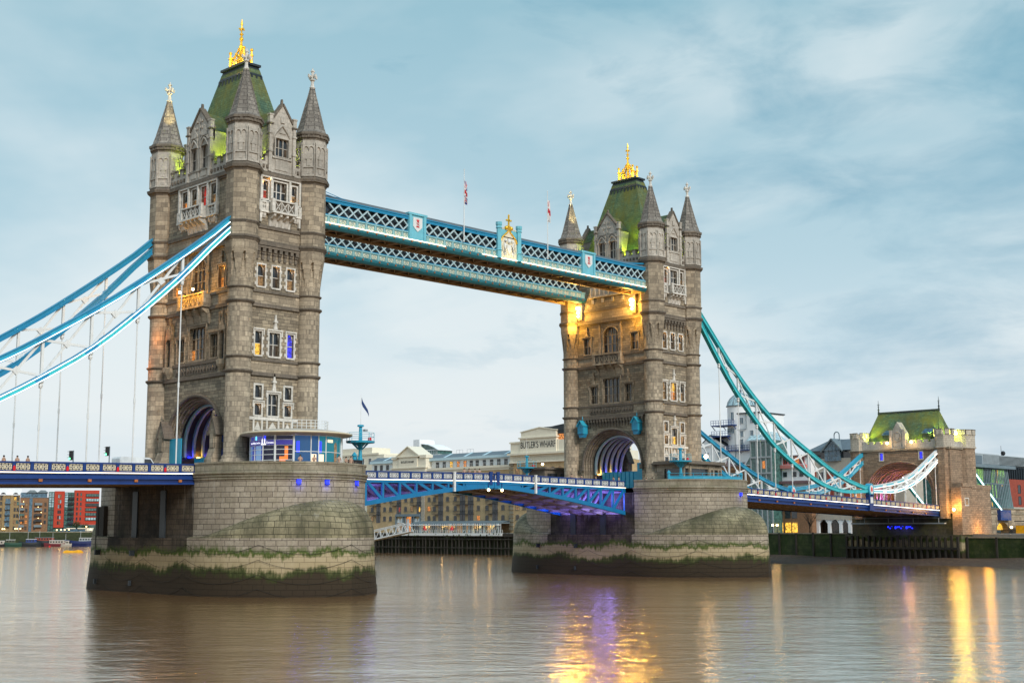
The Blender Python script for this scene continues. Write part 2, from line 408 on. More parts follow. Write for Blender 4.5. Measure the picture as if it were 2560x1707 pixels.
def wall_holes(mb, f, u0, u1, z0, z1, holes, depth=.5, w=0.0):
    us = sorted({u0, u1, *[h[0] for h in holes], *[h[1] for h in holes]}); us = [u for u in us if u0 <= u <= u1]
    zs = sorted({z0, z1, *[h[2] for h in holes], *[h[3] for h in holes]}); zs = [q for q in zs if z0 <= q <= z1]
    for i in range(len(us)-1):
        for j in range(len(zs)-1):
            uc, zc = (us[i]+us[i+1])/2, (zs[j]+zs[j+1])/2
            if any(h[0] < uc < h[1] and h[2] < zc < h[3] for h in holes): continue
            mb.face([f(us[i], zs[j], w), f(us[i+1], zs[j], w), f(us[i+1], zs[j+1], w), f(us[i], zs[j+1], w)])
    for a, b, c, d_ in holes:
        for q in (((a, c), (a, d_)), ((b, c), (b, d_)), ((a, c), (b, c)), ((a, d_), (b, d_))):
            (p0, q0), (p1, q1) = q
            mb.face([f(p0, q0, w), f(p1, q1, w), f(p1, q1, w-depth), f(p0, q0, w-depth)])
def arch_pts(uc, hw, zs, rise, n=20, pointed=0.0):
    out = []
    for i in range(n+1):
        a = pi-pi*i/n; x = cos(a); y = sin(a)
        if pointed: y = (1-abs(x))**pointed*1.0
        out.append((uc+hw*x, zs+rise*y))
    return out
# ---------------------------------------------------------------- towers
TA, TB = 5.22, 9.18                      # turret centres from the tower axis
SPAN = 82.3
def spandrel(mb, f, ul, ur, zt, rise, w0, w1, n=7, pw=.62):
    um = (ul+ur)/2
    L = [(ul, zt), (ul, zt-rise)]; Rr = [(ur, zt)]
    a = [(ul+(um-ul)*(1-cos(pi/2*i/n)), zt-rise+rise*sin(pi/2*i/n)) for i in range(n+1)]
    mb.polyf(f, [(ul, zt)]+a, w0, w1)
    mb.polyf(f, [(ur, zt)]+[(ul+ur-u, q) for u, q in reversed(a)][0:0]+[(ul+ur-u, q) for u, q in a], w0, w1)
def gothic_window(parent, f, uc, hw, z0, z1, lights=1, rows=2, panes=('glassdark',), recess=.35, trim=.2, tm='trimwhite', big=0.0, quoin=False, hood=False, finial=0.0, bigmat='granite'):
    mb = MB()
    a, b = uc-hw, uc+hw
    mb.boxf(f, a-trim, a, z0-trim*.6, z1+trim, -.05, .11); mb.boxf(f, b, b+trim, z0-trim*.6, z1+trim, -.05, .11)
    mb.boxf(f, a, b, z1, z1+trim, -.05, .11); mb.boxf(f, a-trim*.6, b+trim*.6, z0-trim, z0-.002, -.06, .17)
    if quoin:
        q = z0+.1; k = 0
        while q < z1-.2:
            if k % 2 == 0:
                mb.boxf(f, a-trim-.18, a-trim-.002, q, q+.42, -.02, .07); mb.boxf(f, b+trim+.002, b+trim+.18, q, q+.42, -.02, .07)
            q += .46; k += 1
    if hood:
        mb.boxf(f, a-trim-.16, b+trim+.16, z1+trim+.002, z1+trim+.18, -.02, .26)
        mb.boxf(f, a-trim-.16, a-trim-.02, z1-.45, z1+trim, .02, .22); mb.boxf(f, b+trim+.02, b+trim+.16, z1-.45, z1+trim, .02, .22)
    if finial:
        zt = z1+trim+.18
        mb.polyf(f, [(uc-.3, zt), (uc+.3, zt), (uc+.12, zt+finial*.45), (uc-.12, zt+finial*.45)], .02, .3)
        mb.boxf(f, uc-.28, uc+.28, zt+finial*.46, zt+finial*.58, .0, .38)
        mb.polyf(f, [(uc-.16, zt+finial*.58), (uc+.16, zt+finial*.58), (uc+.07, zt+finial), (uc-.07, zt+finial)], .05, .3)
    lw = (b-a)/lights
    for i in range(1, lights): mb.boxf(f, a+lw*i-.055, a+lw*i+.055, z0, z1, -recess, -recess+.18)
    for j in range(1, rows): mb.boxf(f, a, b, z0+(z1-z0)*j/rows-.045, z0+(z1-z0)*j/rows+.045, -recess, -recess+.15)
    if big:
        mb.mat(1)
        n = 9
        for sgn in (-1, 1):
            e = [(uc-sgn*hw*cos(pi/2*i/n), z1-big+big*sin(pi/2*i/n)) for i in range(n+1)]
            mb.polyf(f, [(uc-sgn*hw, z1)]+e, -recess, .0)
        mb.mat(0)
        ar = arch_pts(uc, hw-.06, z1-big, big-.06, 16)
        mb.tube([f(u, q, .03) for u, q in [(a+.06, z0)]+ar+[(b-.06, z0)]], .13, 5)
        for i in range(lights): spandrel(mb, f, a+lw*i, a+lw*(i+1), z1-big*.75, lw*.8, -recess, -recess+.12)
        for i in range(lights*2): mb.boxf(f, a+lw*i/2-.03, a+lw*i/2+.03, z1-big*.75, z1-.1, -recess, -recess+.1)
    else:
        for i in range(lights): spandrel(mb, f, a+lw*i, a+lw*(i+1), z1, min(lw*.95, .9), -recess, -recess+.14)
    o = mb.build('window', [tm, bigmat], parent)
    g = MB()
    names = sorted(set(panes)); k = 0
    for i in range(lights):
        for j in range(rows):
            g.mat(names.index(panes[(i*rows+j) % len(panes)]))
            za, zb = z0+(z1-z0)*j/rows, z0+(z1-z0)*(j+1)/rows
            g.face([f(a+lw*i, za, -recess+.03), f(a+lw*(i+1), za, -recess+.03), f(a+lw*(i+1), zb, -recess+.03), f(a+lw*i, zb, -recess+.03)])
    g.build('pane', names, o)
    return o

def balcony(parent, f, hu, z0, z1, depth, zc, sides=None, front='trimwhite', corbel='trimwhite', uc=0.0, nb=4):
    mb = MB()
    mb.boxf(f, uc-hu-.15, uc+hu+.15, z0-.25, z0, 0, depth+.15)
    mb.boxf(f, uc-hu-.1, uc+hu+.1, z1-.18, z1, depth-.28, depth+.08)
    for s in (-1, 1): mb.boxf(f, uc+s*hu-.22, uc+s*hu+.22, z0, z1+.12, depth-.34, depth+.06)
    for s in (-1, 1): mb.boxf(f, uc+s*(hu-.12)-.1, uc+s*(hu-.12)+.1, z0, z1-.182, 0.0, depth-.341)
    k = max(2, int(hu*2/1.0))
    for i in range(k):
        a, b = uc-hu+.24+(2*hu-.48)*i/k, uc-hu+.24+(2*hu-.48)*(i+1)/k
        mb.mat(1); mb.boxf(f, a, b, z0, z1-.182, depth-.24, depth-.16); mb.mat(0)
        mb.boxf(f, a, a+.09, z0, z1-.182, depth-.15, depth-.03)
        for (p, q) in (((a+.09, z0), (b, z1-.2)), ((a+.09, z1-.2), (b, z0))):
            P, Q = Vector(f(p[0], p[1], depth-.1)), Vector(f(q[0], q[1], depth-.1))
            mb.beam(P, Q, .07, .10)
    for i in range(nb):     # curved corbels
        u = uc-hu+.3+(2*hu-.6)*i/(nb-1)
        mb.polyf(lambda a, b, w: f(w, b, a), [(0, z0-.26), (depth, z0-.26), (depth*.95, z0-.6), (depth*.55, z0-.9), (depth*.3, (z0+zc)/2), (.12, zc), (0, zc)], u-.16, u+.16)
    mb.mat(2); mb.polyf(lambda a, b, w: f(w, b, a), [(0, z0-.27), (depth*.55, z0-.27), (depth*.3, z0-.9), (.05, zc+.2), (0, zc+.2)], uc-hu+.1, uc+hu-.1)
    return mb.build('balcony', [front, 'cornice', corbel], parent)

def corbel_table(parent, f, u0, u1, z0, z1, n, mats=('cornice', 'granite')):
    mb = MB()
    mb.boxf(f, u0, u1, z1-.28, z1, 0, .55)
    for i in range(n):
        u = u0+(u1-u0)*(i+.5)/n; w = (u1-u0)/n*.27
        mb.boxf(f, u-w, u+w, z1-.75, z1-.282, 0, .50); mb.boxf(f, u-w, u+w, z1-1.05, z1-.752, 0, .34); mb.boxf(f, u-w*.8, u+w*.8, z0, z1-1.052, 0, .2)
    return mb.build('corbel_table', list(mats), parent)

def make_turret(parent, cx, cy, sx, sy):
    mb = MB()                                           # slots: 0 ashlar 1 cornice 2 portland
    mb.smooth = True
    mb.loft(cx, cy, [(9.05, 1.95), (10.9, 1.95), (11.0, 1.75), (11.4, 1.72), (11.5, 1.53), (33.2, 1.53)], 28)
    mb.smooth = False
    # corbelled zone: octagonal tongues with lancets cut at the arrises
    N, J = 96, 22; rows = []
    for j in range(J+1):
        q = 33.2+(38.2-33.2)*j/J; row = []
        for i in range(N):
            th = 2*pi*(i+.5)/N; ph = ((th-pi/8) % (pi/4)); ph = min(ph, pi/4-ph)      # from the nearest arris
            ro = 1.95/cos(abs(((th) % (pi/4))-pi/8)) if False else 1.93/cos(pi/8-ph) if ph < pi/8 else 1.93
            ro = 1.93/cos(pi/8-ph)
            k = max(0, min(1, (q-33.4)/(37.2-33.4)))
            r = 1.53+(ro-1.53)*k
            if q < 37.1 and ph < R(14)*(37.1-q)/(37.1-33.2): r = 1.50
            row.append((cx+r*cos(th), cy+r*sin(th), q))
        rows.append(row)
    mb.grid(rows, True)
    rc = 1/cos(pi/8)
    mb.loft(cx, cy, [(38.2, 1.93*rc), (47.3, 1.93*rc)], 8)
    mb.mat(2)
    mb.loft(cx, cy, [(47.9, 1.96*rc), (53.0, 1.96*rc)], 8)
    for k in range(8):                                   # blind tracery on the belfry
        th = pi/4*k; ap = 1.96; hw = ap*math.tan(pi/8)
        def f(u, q, w, th=th): return (cx+(ap+w)*cos(th)-u*sin(th), cy+(ap+w)*sin(th)+u*cos(th), q)
        mb.boxf(f, -hw, -hw+.14, 48.0, 52.5, -.03, .17); mb.boxf(f, hw-.14, hw, 48.0, 52.5, -.03, .17)
        mb.boxf(f, -hw+.14, hw-.14, 48.0, 48.25, -.03, .15); mb.boxf(f, -hw+.14, hw-.14, 49.15, 49.35, -.03, .14)
        mb.boxf(f, -.2, .2, 48.35, 49.0, -.03, .05)
        spandrel(mb, f, -hw+.14, 0, 52.0, .55, -.03, .15); spandrel(mb, f, 0, hw-.14, 52.0, .55, -.03, .15)
        mb.polyf(f, [(-.4, 50.3), (.4, 50.3), (0, 51.3)], -.03, .15); mb.boxf(f, -.24, .24, 49.4, 50.28, -.03, .12)
        mb.boxf(f, -hw, hw, 52.0, 52.22, -.03, .10)
    for zc, r in ((49.0, 0),):
        pass
    mb.mat(1)
    def ring(q0, q1, r0, r1, n, ph=None):
        mb.loft(cx, cy, [(q0, r0), (q0+(q1-q0)*.45, r1*.97), (q0+(q1-q0)*.55, r1), (q1-.06, r1), (q1, r0)], n, ph)
    ring(21.5, 22.0, 1.53, 1.82, 28); ring(23.35, 23.75, 1.53, 1.76, 28)
    ring(30.2, 30.7, 1.53, 1.82, 28); ring(32.05, 32.4, 1.53, 1.75, 28)
    ring(38.05, 38.75, 1.93*rc, 2.22*rc, 8); ring(40.2, 40.65, 1.93*rc, 2.1*rc, 8)
    mb.loft(cx, cy, [(46.9, 1.94*rc), (47.2, 2.1*rc), (47.25, 2.3*rc), (47.62, 2.38*rc), (47.66, 2.15*rc), (47.9, 2.0*rc)], 8)
    mb.loft(cx, cy, [(52.9, 1.97*rc), (53.2, 2.02*rc), (53.22, 2.16*rc), (53.6, 2.16*rc), (53.62, 2.3*rc), (53.95, 2.3*rc), (53.97, 2.1*rc)], 8)
    for k in range(24):                                 # dentils under the eave
        th = 2*pi*k/24; mb.beam((cx+2.1*cos(th), cy+2.1*sin(th), 53.22), (cx+2.1*cos(th), cy+2.1*sin(th), 53.6), .3, .34, (cos(th), sin(th), 0))
    tu = mb.build('turret', ['ashlar', 'cornice', 'portland'], parent)
    sp = MB(); rows = []
    sp.loft(cx, cy, [(53.97, 2.12*rc), (54.5, 1.78*rc), (55.3, 1.52*rc), (57.5, .98*rc), (59.6, .46*rc), (60.5, .27*rc)], 8)
    for k in range(8):
        th = pi/8+pi/4*k
        sp.tube([(cx+r*rc*cos(th), cy+r*rc*sin(th), q) for q, r in ((54.5, 1.79), (55.3, 1.53), (57.5, .99), (59.6, .47), (60.5, .28))], .06, 4)
    sp.build('spire', 'spirestone', tu)
    fi = MB()
    fi.loft(cx, cy, [(60.4, .30), (60.6, .42), (60.75, .28), (61.2, .2), (61.5, .2), (61.6, .36), (61.75, .36), (61.8, .2), (62.75, .17), (62.8, .27), (62.95, .27), (63.0, .15), (63.35, .03)], 8)
    for th in (0, pi/2, pi, 1.5*pi):
        e = (cx+.62*cos(th), cy+.62*sin(th), 62.15)
        fi.beam((cx, cy, 62.15), e, .17, .2); fi.beam((e[0], e[1], 61.95), (e[0], e[1], 62.38), .2, .2)
    fi.build('cross_finial', 'trimwhite', tu)
    return tu

def make_dormer(parent, f, hw, zap, two, panes, depth=4.2, zr=None, whx=None):
    """white stone gabled dormer standing on the parapet"""
    mb = MB(); zs = 54.2
    hole = [(-1.0, 1.0, 49.9, 52.3)] if not two else [(-1.95, -.45, 49.0, 52.1), (.45, 1.95, 49.0, 52.1)]
    wall_holes(mb, f, -hw, hw, 47.7, 52.6, hole, .45, .25)
    mb.polyf(f, [(-hw, 52.6), (hw, 52.6), (hw, zs), (hw*.86, zs+.2), (.22, zap-.4), (0, zap-.1), (-.22, zap-.4), (-hw*.86, zs+.2), (-hw, zs)], -.35, .25)
    for s in (-1, 1):
        mb.face([f(s*hw, 47.7, .25), f(s*hw, 47.7, -depth), f(s*hw, zs-.3, -depth), f(s*hw, zs-.3, .25)])
        mb.boxf(f, s*hw-.22, s*hw+.22, 47.7, zs-.25, .05, .45)                    # angle buttress
        mb.boxf(f, s*hw-.3, s*hw+.3, 50.3, 50.55, .0, .55); mb.boxf(f, s*hw-.3, s*hw+.3, 52.7, 52.95, .0, .55)
    # tracery in relief
    if two:
        for c in (-1.2, 1.2):
            ar = arch_pts(c, .95, 51.9, 1.2, 14, .62); mb.tube([f(u, q, .34) for u, q in ar], .16, 5)
            spandrel(mb, f, c-.95, c+.95, 53.3, .9, .2, .46); mb.polyf(f, [(c-.8, 53.45), (c+.8, 53.45), (c, 54.9)], .2, .4)
            mb.boxf(f, c-.62, c+.62, 47.95, 48.75, .2, .33)
        for q in (53.6, 54.5, 55.4, 56.2):
            for u in (-.55, .55): 
                if abs(u) < (zap-q)/(zap-zs)*hw-.35: mb.boxf(f, u-.16, u+.16, q, q+.3, .2, .42)
        mb.boxf(f, -.12, .12, 47.9, 56.0, .2, .36); mb.boxf(f, -hw, hw, 48.8, 48.95, .2, .42)
    else:
        ar = arch_pts(0, 1.3, 52.4, 1.7, 16, .7); mb.tube([f(u, q, .28) for u, q in [(-1.3, 50)]+ar+[(1.3, 50)]], .19, 5)
        mb.boxf(f, -1.0, 1.0, 48.1, 49.5, .2, .33); mb.boxf(f, -1.5, 1.5, 49.55, 49.75, .2, .45)
        mb.boxf(f, -.3, .3, 54.4, 55.2, .2, .42); mb.polyf(f, [(-.55, 53.0), (.55, 53.0), (0, 53.7)], .2, .36)
    mb.mat(1)
    for s in (-1, 1):                                     # coping
        a = f(s*(hw+.05), zs+.05, 0); b = f(0, zap, 0)
        mb.beam(Vector(f(s*(hw+.1), zs+.0, -.02)), Vector(f(0, zap+.1, -.02)), .85, .24)
        mb.boxf(f, s*hw-.36, s*hw+.36, zs-.25, zs-.05, -.2, .6)
    mb.polyf(f, [(-.2, zap-.2), (.2, zap-.2), (.08, zap+.75), (-.08, zap+.75)], -.15, .15)
    o = mb.build('gable_dormer', ['portland', 'cornice'], parent)
    for s in (-1, 1):
        pin = MB(); pin.boxf(f, s*hw-.26, s*hw+.26, zs-.04, zs+.9, -.05, .5); pin.boxf(f, s*hw-.34, s*hw+.34, zs+.9, zs+1.1, -.1, .56); pin.build('pinnacle', 'portland', o)
    rf = MB()
    rf.face([f(-hw-.1, zs-.3, .0), f(0, zap-.35, .0), f(0, zap-.35, -depth-1.5), f(-hw-.1, zs-.3, -depth)])
    rf.face([f(hw+.1, zs-.3, .0), f(0, zap-.35, .0), f(0, zap-.35, -depth-1.5), f(hw+.1, zs-.3, -depth)])
    rf.build('roof', 'slate', o)
    fw = lambda u, q, w: f(u, q, w+.25)
    if two:
        for c in (-1.2, 1.2): gothic_window(o, fw, c, .75, 49.0, 52.1, 2, 2, panes, .4, .12, 'portland')
    else: gothic_window(o, fw, 0, 1.0, 49.9, 52.3, 3, 2, panes, .4, .12, 'portland')
    return o

def battlement(parent, f, u0, u1, n, thick=.55):
    mb = MB()
    mb.boxf(f, u0, u1, 47.6, 49.0, -thick, .12)
    w = (u1-u0)/n
    for i in range(n):
        if i % 2 == 0:
            mb.mat(0).boxf(f, u0+w*i, u0+w*(i+1), 49.0, 49.75, -thick, .12); mb.mat(1).boxf(f, u0+w*i-.08, u0+w*(i+1)+.08, 49.752, 49.95, -thick-.1, .22)
        else: mb.mat(1).boxf(f, u0+w*i+.09, u0+w*(i+1)-.09, 49.002, 49.12, -thick-.05, .2)
        mb.mat(1).boxf(f, u0+w*(i+.5)-.14, u0+w*(i+.5)+.14, 48.1, 48.5, .11, .3)
    return mb.build('battlement', ['portland', 'cornice'], parent)

def make_crown(parent, cx, z0):
    mb = MB(); hx, hy = .62, 1.6
    for s in (-1, 1):
        mb.beam((cx-hx, s*hy, z0+.12), (cx+hx, s*hy, z0+.12), .16, .24); mb.beam((cx+s*hx, -hy, z0+.12), (cx+s*hx, hy, z0+.12), .16, .24)
        mb.beam((cx-hx, s*hy, z0+.95), (cx+hx, s*hy, z0+.95), .1, .1); mb.beam((cx+s*hx, -hy, z0+.95), (cx+s*hx, hy, z0+.95), .1, .1)
        for k in range(9):
            y = -hy+2*hy*k/8; mb.beam((cx+s*hx, y, z0), (cx+s*hx, y, z0+1.0+(.35 if k % 2 else 0)), .09, .09)
            if k % 2: mb.ball((cx+s*hx, y, z0+1.45), .14, 6)
        for k in (0, 1, 2): mb.beam((cx-hx+k*hx, s*hy, z0), (cx-hx+k*hx, s*hy, z0+1.2), .09, .09)
        for sy in (-1, 1):
            mb.loft(cx+s*hx, sy*hy, [(z0, .2), (z0+1.3, .15), (z0+1.35, .26), (z0+1.6, .26), (z0+1.65, .14), (z0+2.1, .12)], 6); mb.ball((cx+s*hx, sy*hy, z0+2.25), .24, 8)
            pts = [(cx+s*hx*(1-q)**1.0, sy*hy*(1-q), z0+.9+2.3*q**1.5+.6*sin(pi*q)*.3) for q in [i/8 for i in range(9)]]
            mb.tube(pts, .13, 5)
            for i in (2, 4, 6): mb.ball((pts[i][0], pts[i][1], pts[i][2]+.2), .15, 6)
    mb.loft(cx, 0, [(z0, .18), (z0+3.0, .3), (z0+3.3, .16), (z0+4.6, .13), (z0+4.65, .26), (z0+4.8, .26), (z0+4.85, .1), (z0+5.3, .1)], 8)
    mb.ball((cx, 0, z0+4.05), .3, 8)
    mb.beam((cx, -.45, z0+5.45), (cx, .45, z0+5.45), .14, .18); mb.beam((cx-.45, 0, z0+5.45), (cx+.45, 0, z0+5.45), .14, .18)
    mb.loft(cx, 0, [(z0+5.3, .12), (z0+6.0, .1), (z0+6.05, .2), (z0+6.25, .16), (z0+6.9, .03)], 6)
    return mb.build('crown', 'gold', parent)

def make_porch(T, f, c):
    m_ = MB()
    m_.boxf(f, c-.62, c+.62, 9.0, 14.2, 0.0, 1.2); m_.boxf(f, c-.8, c+.8, 9.0, 11.0, 0.0, 1.8); m_.polyf(lambda a, b2, w: f(w, b2, a), [(1.15, 11.0), (1.8, 11.0), (1.2, 12.4), (1.15, 12.4)], c-.72, c+.72)
    m_.polyf(f, [(c-.85, 14.2), (c+.85, 14.2), (c, 16.2)], 0, 1.3)
    m_.boxf(f, c-.42, c+.42, 12.5, 14.5, 1.19, 1.34); m_.boxf(f, c-.12, c+.12, 16.0, 17.1, 1.0, 1.25); m_.boxf(f, c-.32, c+.32, 16.55, 16.76, 1.02, 1.23)
    m_.mat(1)
    for sg in (-1, 1): m_.beam(f(c+sg*.98, 14.05, .62), f(c, 16.35, .62), 1.55, .2)
    m_.build('porch', ['ashlar', 'cornice'], T)

def make_tower(cx, near):
    lab = ('tall gothic stone bridge tower on the left, entrance pavilion at its foot' if near else
           'far gothic stone bridge tower right of centre, lit gold by floodlamps under the walkways')
    T = thing('bridge_tower', lab, 'tower', (cx, 0, 9.0))
    xw, yw, xu, yu = TA+.13, TB+.08, TA+.5, TB+.5
    out = -1 if near else 1                               # side that carries the suspension chains
    for sx in (-1, 1):
        for sy in (-1, 1): make_turret(T, cx+sx*TA, sy*TB, sx, sy)
    # ---- walls, +-x
    for s in (-1, 1):
        f = FX(cx+s*xw, 0, s); fu = FX(cx+s*xu, 0, s); vis = s == -1
        mb = MB(); hw0, zs, ri = 6.5, 13.4, 5.9
        n = 28; ap = arch_pts(0, hw0, zs, ri, n)
        for a, b in ((-TB, -hw0), (hw0, TB)): mb.face([f(a, 9, 0), f(b, 9, 0), f(b, 21.75, 0), f(a, 21.75, 0)])
        for i in range(n): mb.face([f(*ap[i], 0), f(*ap[i+1], 0), f(ap[i+1][0], 21.75, 0), f(ap[i][0], 21.75, 0)])
        h2 = [(-1.85, 1.85, 24.0, 28.2), (-4.75, -3.05, 24.0, 27.0), (3.05, 4.75, 24.0, 27.0)] if vis else []
        wall_holes(mb, f, -TB, TB, 23.53, 30.42, h2, .5)
        h3 = [(-1.85, 1.85, 32.75, 37.3), (-6.15, -4.55, 32.8, 35.6), (4.55, 6.15, 32.8, 35.6)] if vis else []
        wall_holes(mb, f, -TB, TB, 32.23, 38.39, h3, .5)
        h4 = [(c-.62, c+.62, 44.0, 46.6) for c in (-3.4, -1.13, 1.13, 3.4)] if vis and near else []
        wall_holes(mb, fu, -TB, TB, 40.4, 47.64, h4, .5)
        mb.mat(1)
        mb.boxf(f, -TB, TB, 21.75, 23.53, -.3, .06); mb.boxf(f, -TB, TB, 30.42, 32.23, -.3, .06)
        mb.boxf(fu, -TB, TB, 38.39, 40.4, -.5, .0)
        mb.mat(2)
        for q, h, p in ((21.5, .45, .3), (23.35, .38, .24), (30.2, .45, .3), (32.05, .33, .24)): mb.boxf(f, -TB, TB, q, q+h, -.1, p)
        mb.boxf(fu, -TB, TB, 38.05, 38.7, -.6, .24); mb.boxf(fu, -TB, TB, 40.2, 40.62, -.3, .2)
        mb.boxf(fu, -TB, TB, 47.1, 47.6, -.3, .45); mb.boxf(fu, -TB, TB, 46.85, 47.1, -.3, .22)
        mb.mat(1)                                         # stepped orders of the great arch
        K = 4
        for k in range(K):
            a0 = arch_pts(0, hw0-.24*k, zs, ri-.22*k, n); a1 = arch_pts(0, hw0-.24*(k+1), zs, ri-.22*(k+1), n)
            a0 = [(a0[0][0], 9)]+a0+[(a0[-1][0], 9)]; a1 = [(a1[0][0], 9)]+a1+[(a1[-1][0], 9)]
            mb.grid([[f(u, q, -.36*k) for u, q in a0], [f(u, q, -.36*(k+1)) for u, q in a0]])
            mb.grid([[f(u, q, -.36*(k+1)) for u, q in a0], [f(u, q, -.36*(k+1)) for u, q in a1]])
            mb.tube([f(u, q, -.36*k-.02) for u, q in a0[1:-1]], .09, 5)
        mb.mat(2).tube([f(u, q, .08) for u, q in arch_pts(0, hw0+.12, zs-.2, ri+.32, n)], .24, 6)
        for sg in (-1, 1): mb.boxf(f, sg*(hw0+.12)-.3, sg*(hw0+.12)+.3, zs-1.0, zs-.2, 0, .5)
        mb.build('wall', ['granite', 'ashlar', 'cornice'], T)
        # stage panels
        if vis:
            P = ('glassbrown', 'glassbrown', 'winwarm', 'glassbrown', 'glassdark')
            gothic_window(T, f, 0, 1.85, 24.0, 28.2, 4, 3, ('glassbrown', 'glassdark', 'glassdark')*3+(('winorange', 'glassbrown', 'glassdark') if near else ('glassbrown', 'glassdark', 'glassdark')), .5, .24, 'ashlar', hood=True)
            for c in (-3.9, 3.9): gothic_window(T, f, c, .85, 24.0, 27.0, 3, 2, ('glassbrown', 'glassdark'), .5, .2, 'ashlar', hood=True, finial=(0 if near else 2.2))
            gothic_window(T, f, 0, 1.85, 32.75, 37.3, 4, 3, ('glassbrown', 'glassdark', 'glassbrown', 'glassdark', 'glassbrown', 'glassbrown'), .5, .2, 'ashlar', big=1.7)
            for c in (-5.35, 5.35): gothic_window(T, f, c, .8, 32.8, 35.6, 2, 2, (('winwarm', 'glassbrown', 'winorange') if near else ('glassbrown', 'winwarm', 'glassdark')), .4, .18, 'ashlar', hood=True, finial=1.6)
            for c in (-2.4, 2.4):                         # buttress shafts beside the arched window
                m_ = MB(); m_.boxf(f, c-.16, c+.16, 32.4, 36.8, 0, .3); m_.boxf(f, c-.24, c+.24, 35.0, 35.3, 0, .42); m_.polyf(f, [(c-.2, 36.8), (c+.2, 36.8), (c+.04, 37.9), (c-.04, 37.9)], .02, .3); m_.build('shaft', 'ashlar', T)
            b = balcony(T, f, 2.95, 30.75, 32.4, 1.25, 28.4, front='ashlar', corbel='ashlar')
            # carved panel band under stage two
            m_ = MB()
            for a, b2 in ((-4.9, -2.4), (-2.2, 2.2), (2.4, 4.9)):
                m_.boxf(f, a, b2, 22.15, 23.3, .04, .14)
                k = int((b2-a)/.6)
                for i in range(k):
                    u = a+(b2-a)*(i+.5)/k
                    m_.polyf(f, [(u-.26, 22.72), (u, 22.3), (u+.26, 22.72), (u, 23.15)], .13, .26)
            m_.build('carved_band', 'cornice', T)
            if near:
                for c in (-6.3, 6.3):                     # canopied niches
                    m_ = MB()
                    m_.loft(cx-xw-.25, c, [(22.0, .25), (22.5, .55), (22.9, .8), (23.4, .85), (23.5, .7)], 8)
                    for e in (-.62, .62): m_.boxf(f, c+e-.11, c+e+.11, 23.5, 27.6, .0, .5); m_.polyf(f, [(c+e-.14, 27.6), (c+e+.14, 27.6), (c+e, 29.2)], .05, .45)
                    spandrel(m_, f, c-.62, c+.62, 27.2, .8, .3, .5)
                    m_.polyf(f, [(c-.75, 27.2), (c+.75, 27.2), (c, 28.9)], .1, .55); m_.polyf(f, [(c-.14, 28.4), (c+.14, 28.4), (c, 30.0)], .15, .45)
                    m_.mat(1).boxf(f, c-.5, c+.5, 23.5, 26.9, .0, .04)
                    m_.build('niche', ['ashlar', 'leadblack'], T)
                for c in (-6.0, 6.0): make_porch(T, f, c)   # gabled stone porches either side of the road
                m_ = MB()
                m_.boxf(f, 2.7, 7.2, 9.0, 14.1, .12, .3); m_.boxf(f, -4.0, 2.7, 9.0, 11.6, -1.9, -1.75); m_.boxf(f, -1.2, -1.0, 9.0, 11.6, -1.74, -1.68); m_.boxf(f, .8, 1.0, 9.0, 11.6, -1.74, -1.68)
                m_.mat(1).boxf(f, -7.7, -5.2, 9.0, 14.3, .1, .28)
                m_.build('hoarding', ['cyan', 'royal'], T)
            else:
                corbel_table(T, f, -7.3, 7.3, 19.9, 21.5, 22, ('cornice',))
                m_ = MB(); m_.boxf(f, -3.4, 4.6, 9.0, 12.2, -2.9, -2.75); 
                for i in range(9): m_.boxf(f, -3.3+i*.9, -3.1+i*.9, 9, 12.2, -2.74, -2.62)
                m_.boxf(f, -4.75, -3.5, 9.0, 13.6, -4.6, -2.4)
                m_.build('hoarding', 'cyan', T)
            if near:
                # four windows and their balcony
                for i, c in enumerate((-3.4, -1.13, 1.13, 3.4)):
                    gothic_window(T, fu, c, .62, 44.0, 46.6, 1, 2, (('winwarm', 'glassdark'), ('winred', 'winred'), ('winwarm', 'glassbrown'), ('winorange', 'glassdark'))[i], .4, .2)
                m_ = MB()
                for c in (-4.5, -2.27, 0, 2.27, 4.5): m_.boxf(fu, c-.14, c+.14, 42.4, 46.95, 0, .36)
                m_.boxf(fu, -4.6, 4.6, 46.86, 47.1, 0, .38); m_.build('shaft', 'trimwhite', T)
                balcony(T, fu, 2.3, 42.4, 43.9, 1.3, 40.3, nb=5)
                for c in (-3.5, 3.5): balcony(T, fu, .95, 42.5, 43.8, .4, 41.3, uc=c, nb=2)
            else:
                m_ = MB(); m_.boxf(fu, -4.2, 4.2, 42.9, 44.4, 0, .2)
                for i in range(9): m_.boxf(fu, -4.15+i, -3.95+i, 42.9, 44.4, .2, .34)
                m_.boxf(fu, -4.4, 4.4, 42.6, 42.88, 0, .35)
                for i in range(4): m_.boxf(fu, -3.5+i*2.3, -3.1+i*2.3, 41.6, 42.3, 0, .3)
                m_.build('carved_band', 'portland', T)
        if not near and s == 1:
            for c in (-6.0, 6.0): make_porch(T, f, c)
        make_dormer(T, fu, 2.6, 57.2, True, ('glassdark', 'glassbrown'))
        battlement(T, fu, -7.6, -2.6, 7); battlement(T, fu, 2.6, 7.6, 7)
    # ---- walls, +-y
    for s in (-1, 1):
        f = FY(cx, s*yw, s); fu = FY(cx, s*yu, s); vis = s == -1
        mb = MB()
        h1 = [(-.75, .75, 16.6, 19.3), (-2.75, -1.75, 18.75, 20.3), (1.75, 2.75, 18.75, 20.3), (-2.75, -1.75, 16.6, 18.0), (1.75, 2.75, 16.6, 18.0)] if vis else []
        wall_holes(mb, f, -TA, TA, 9, 21.75, h1, .5)
        h2 = [(-2.95, -1.95, 24.1, 27.1), (1.95, 2.95, 24.1, 27.1), (-.8, .8, 24.1, 27.1)] if vis else []
        wall_holes(mb, f, -TA, TA, 23.53, 30.42, h2, .5)
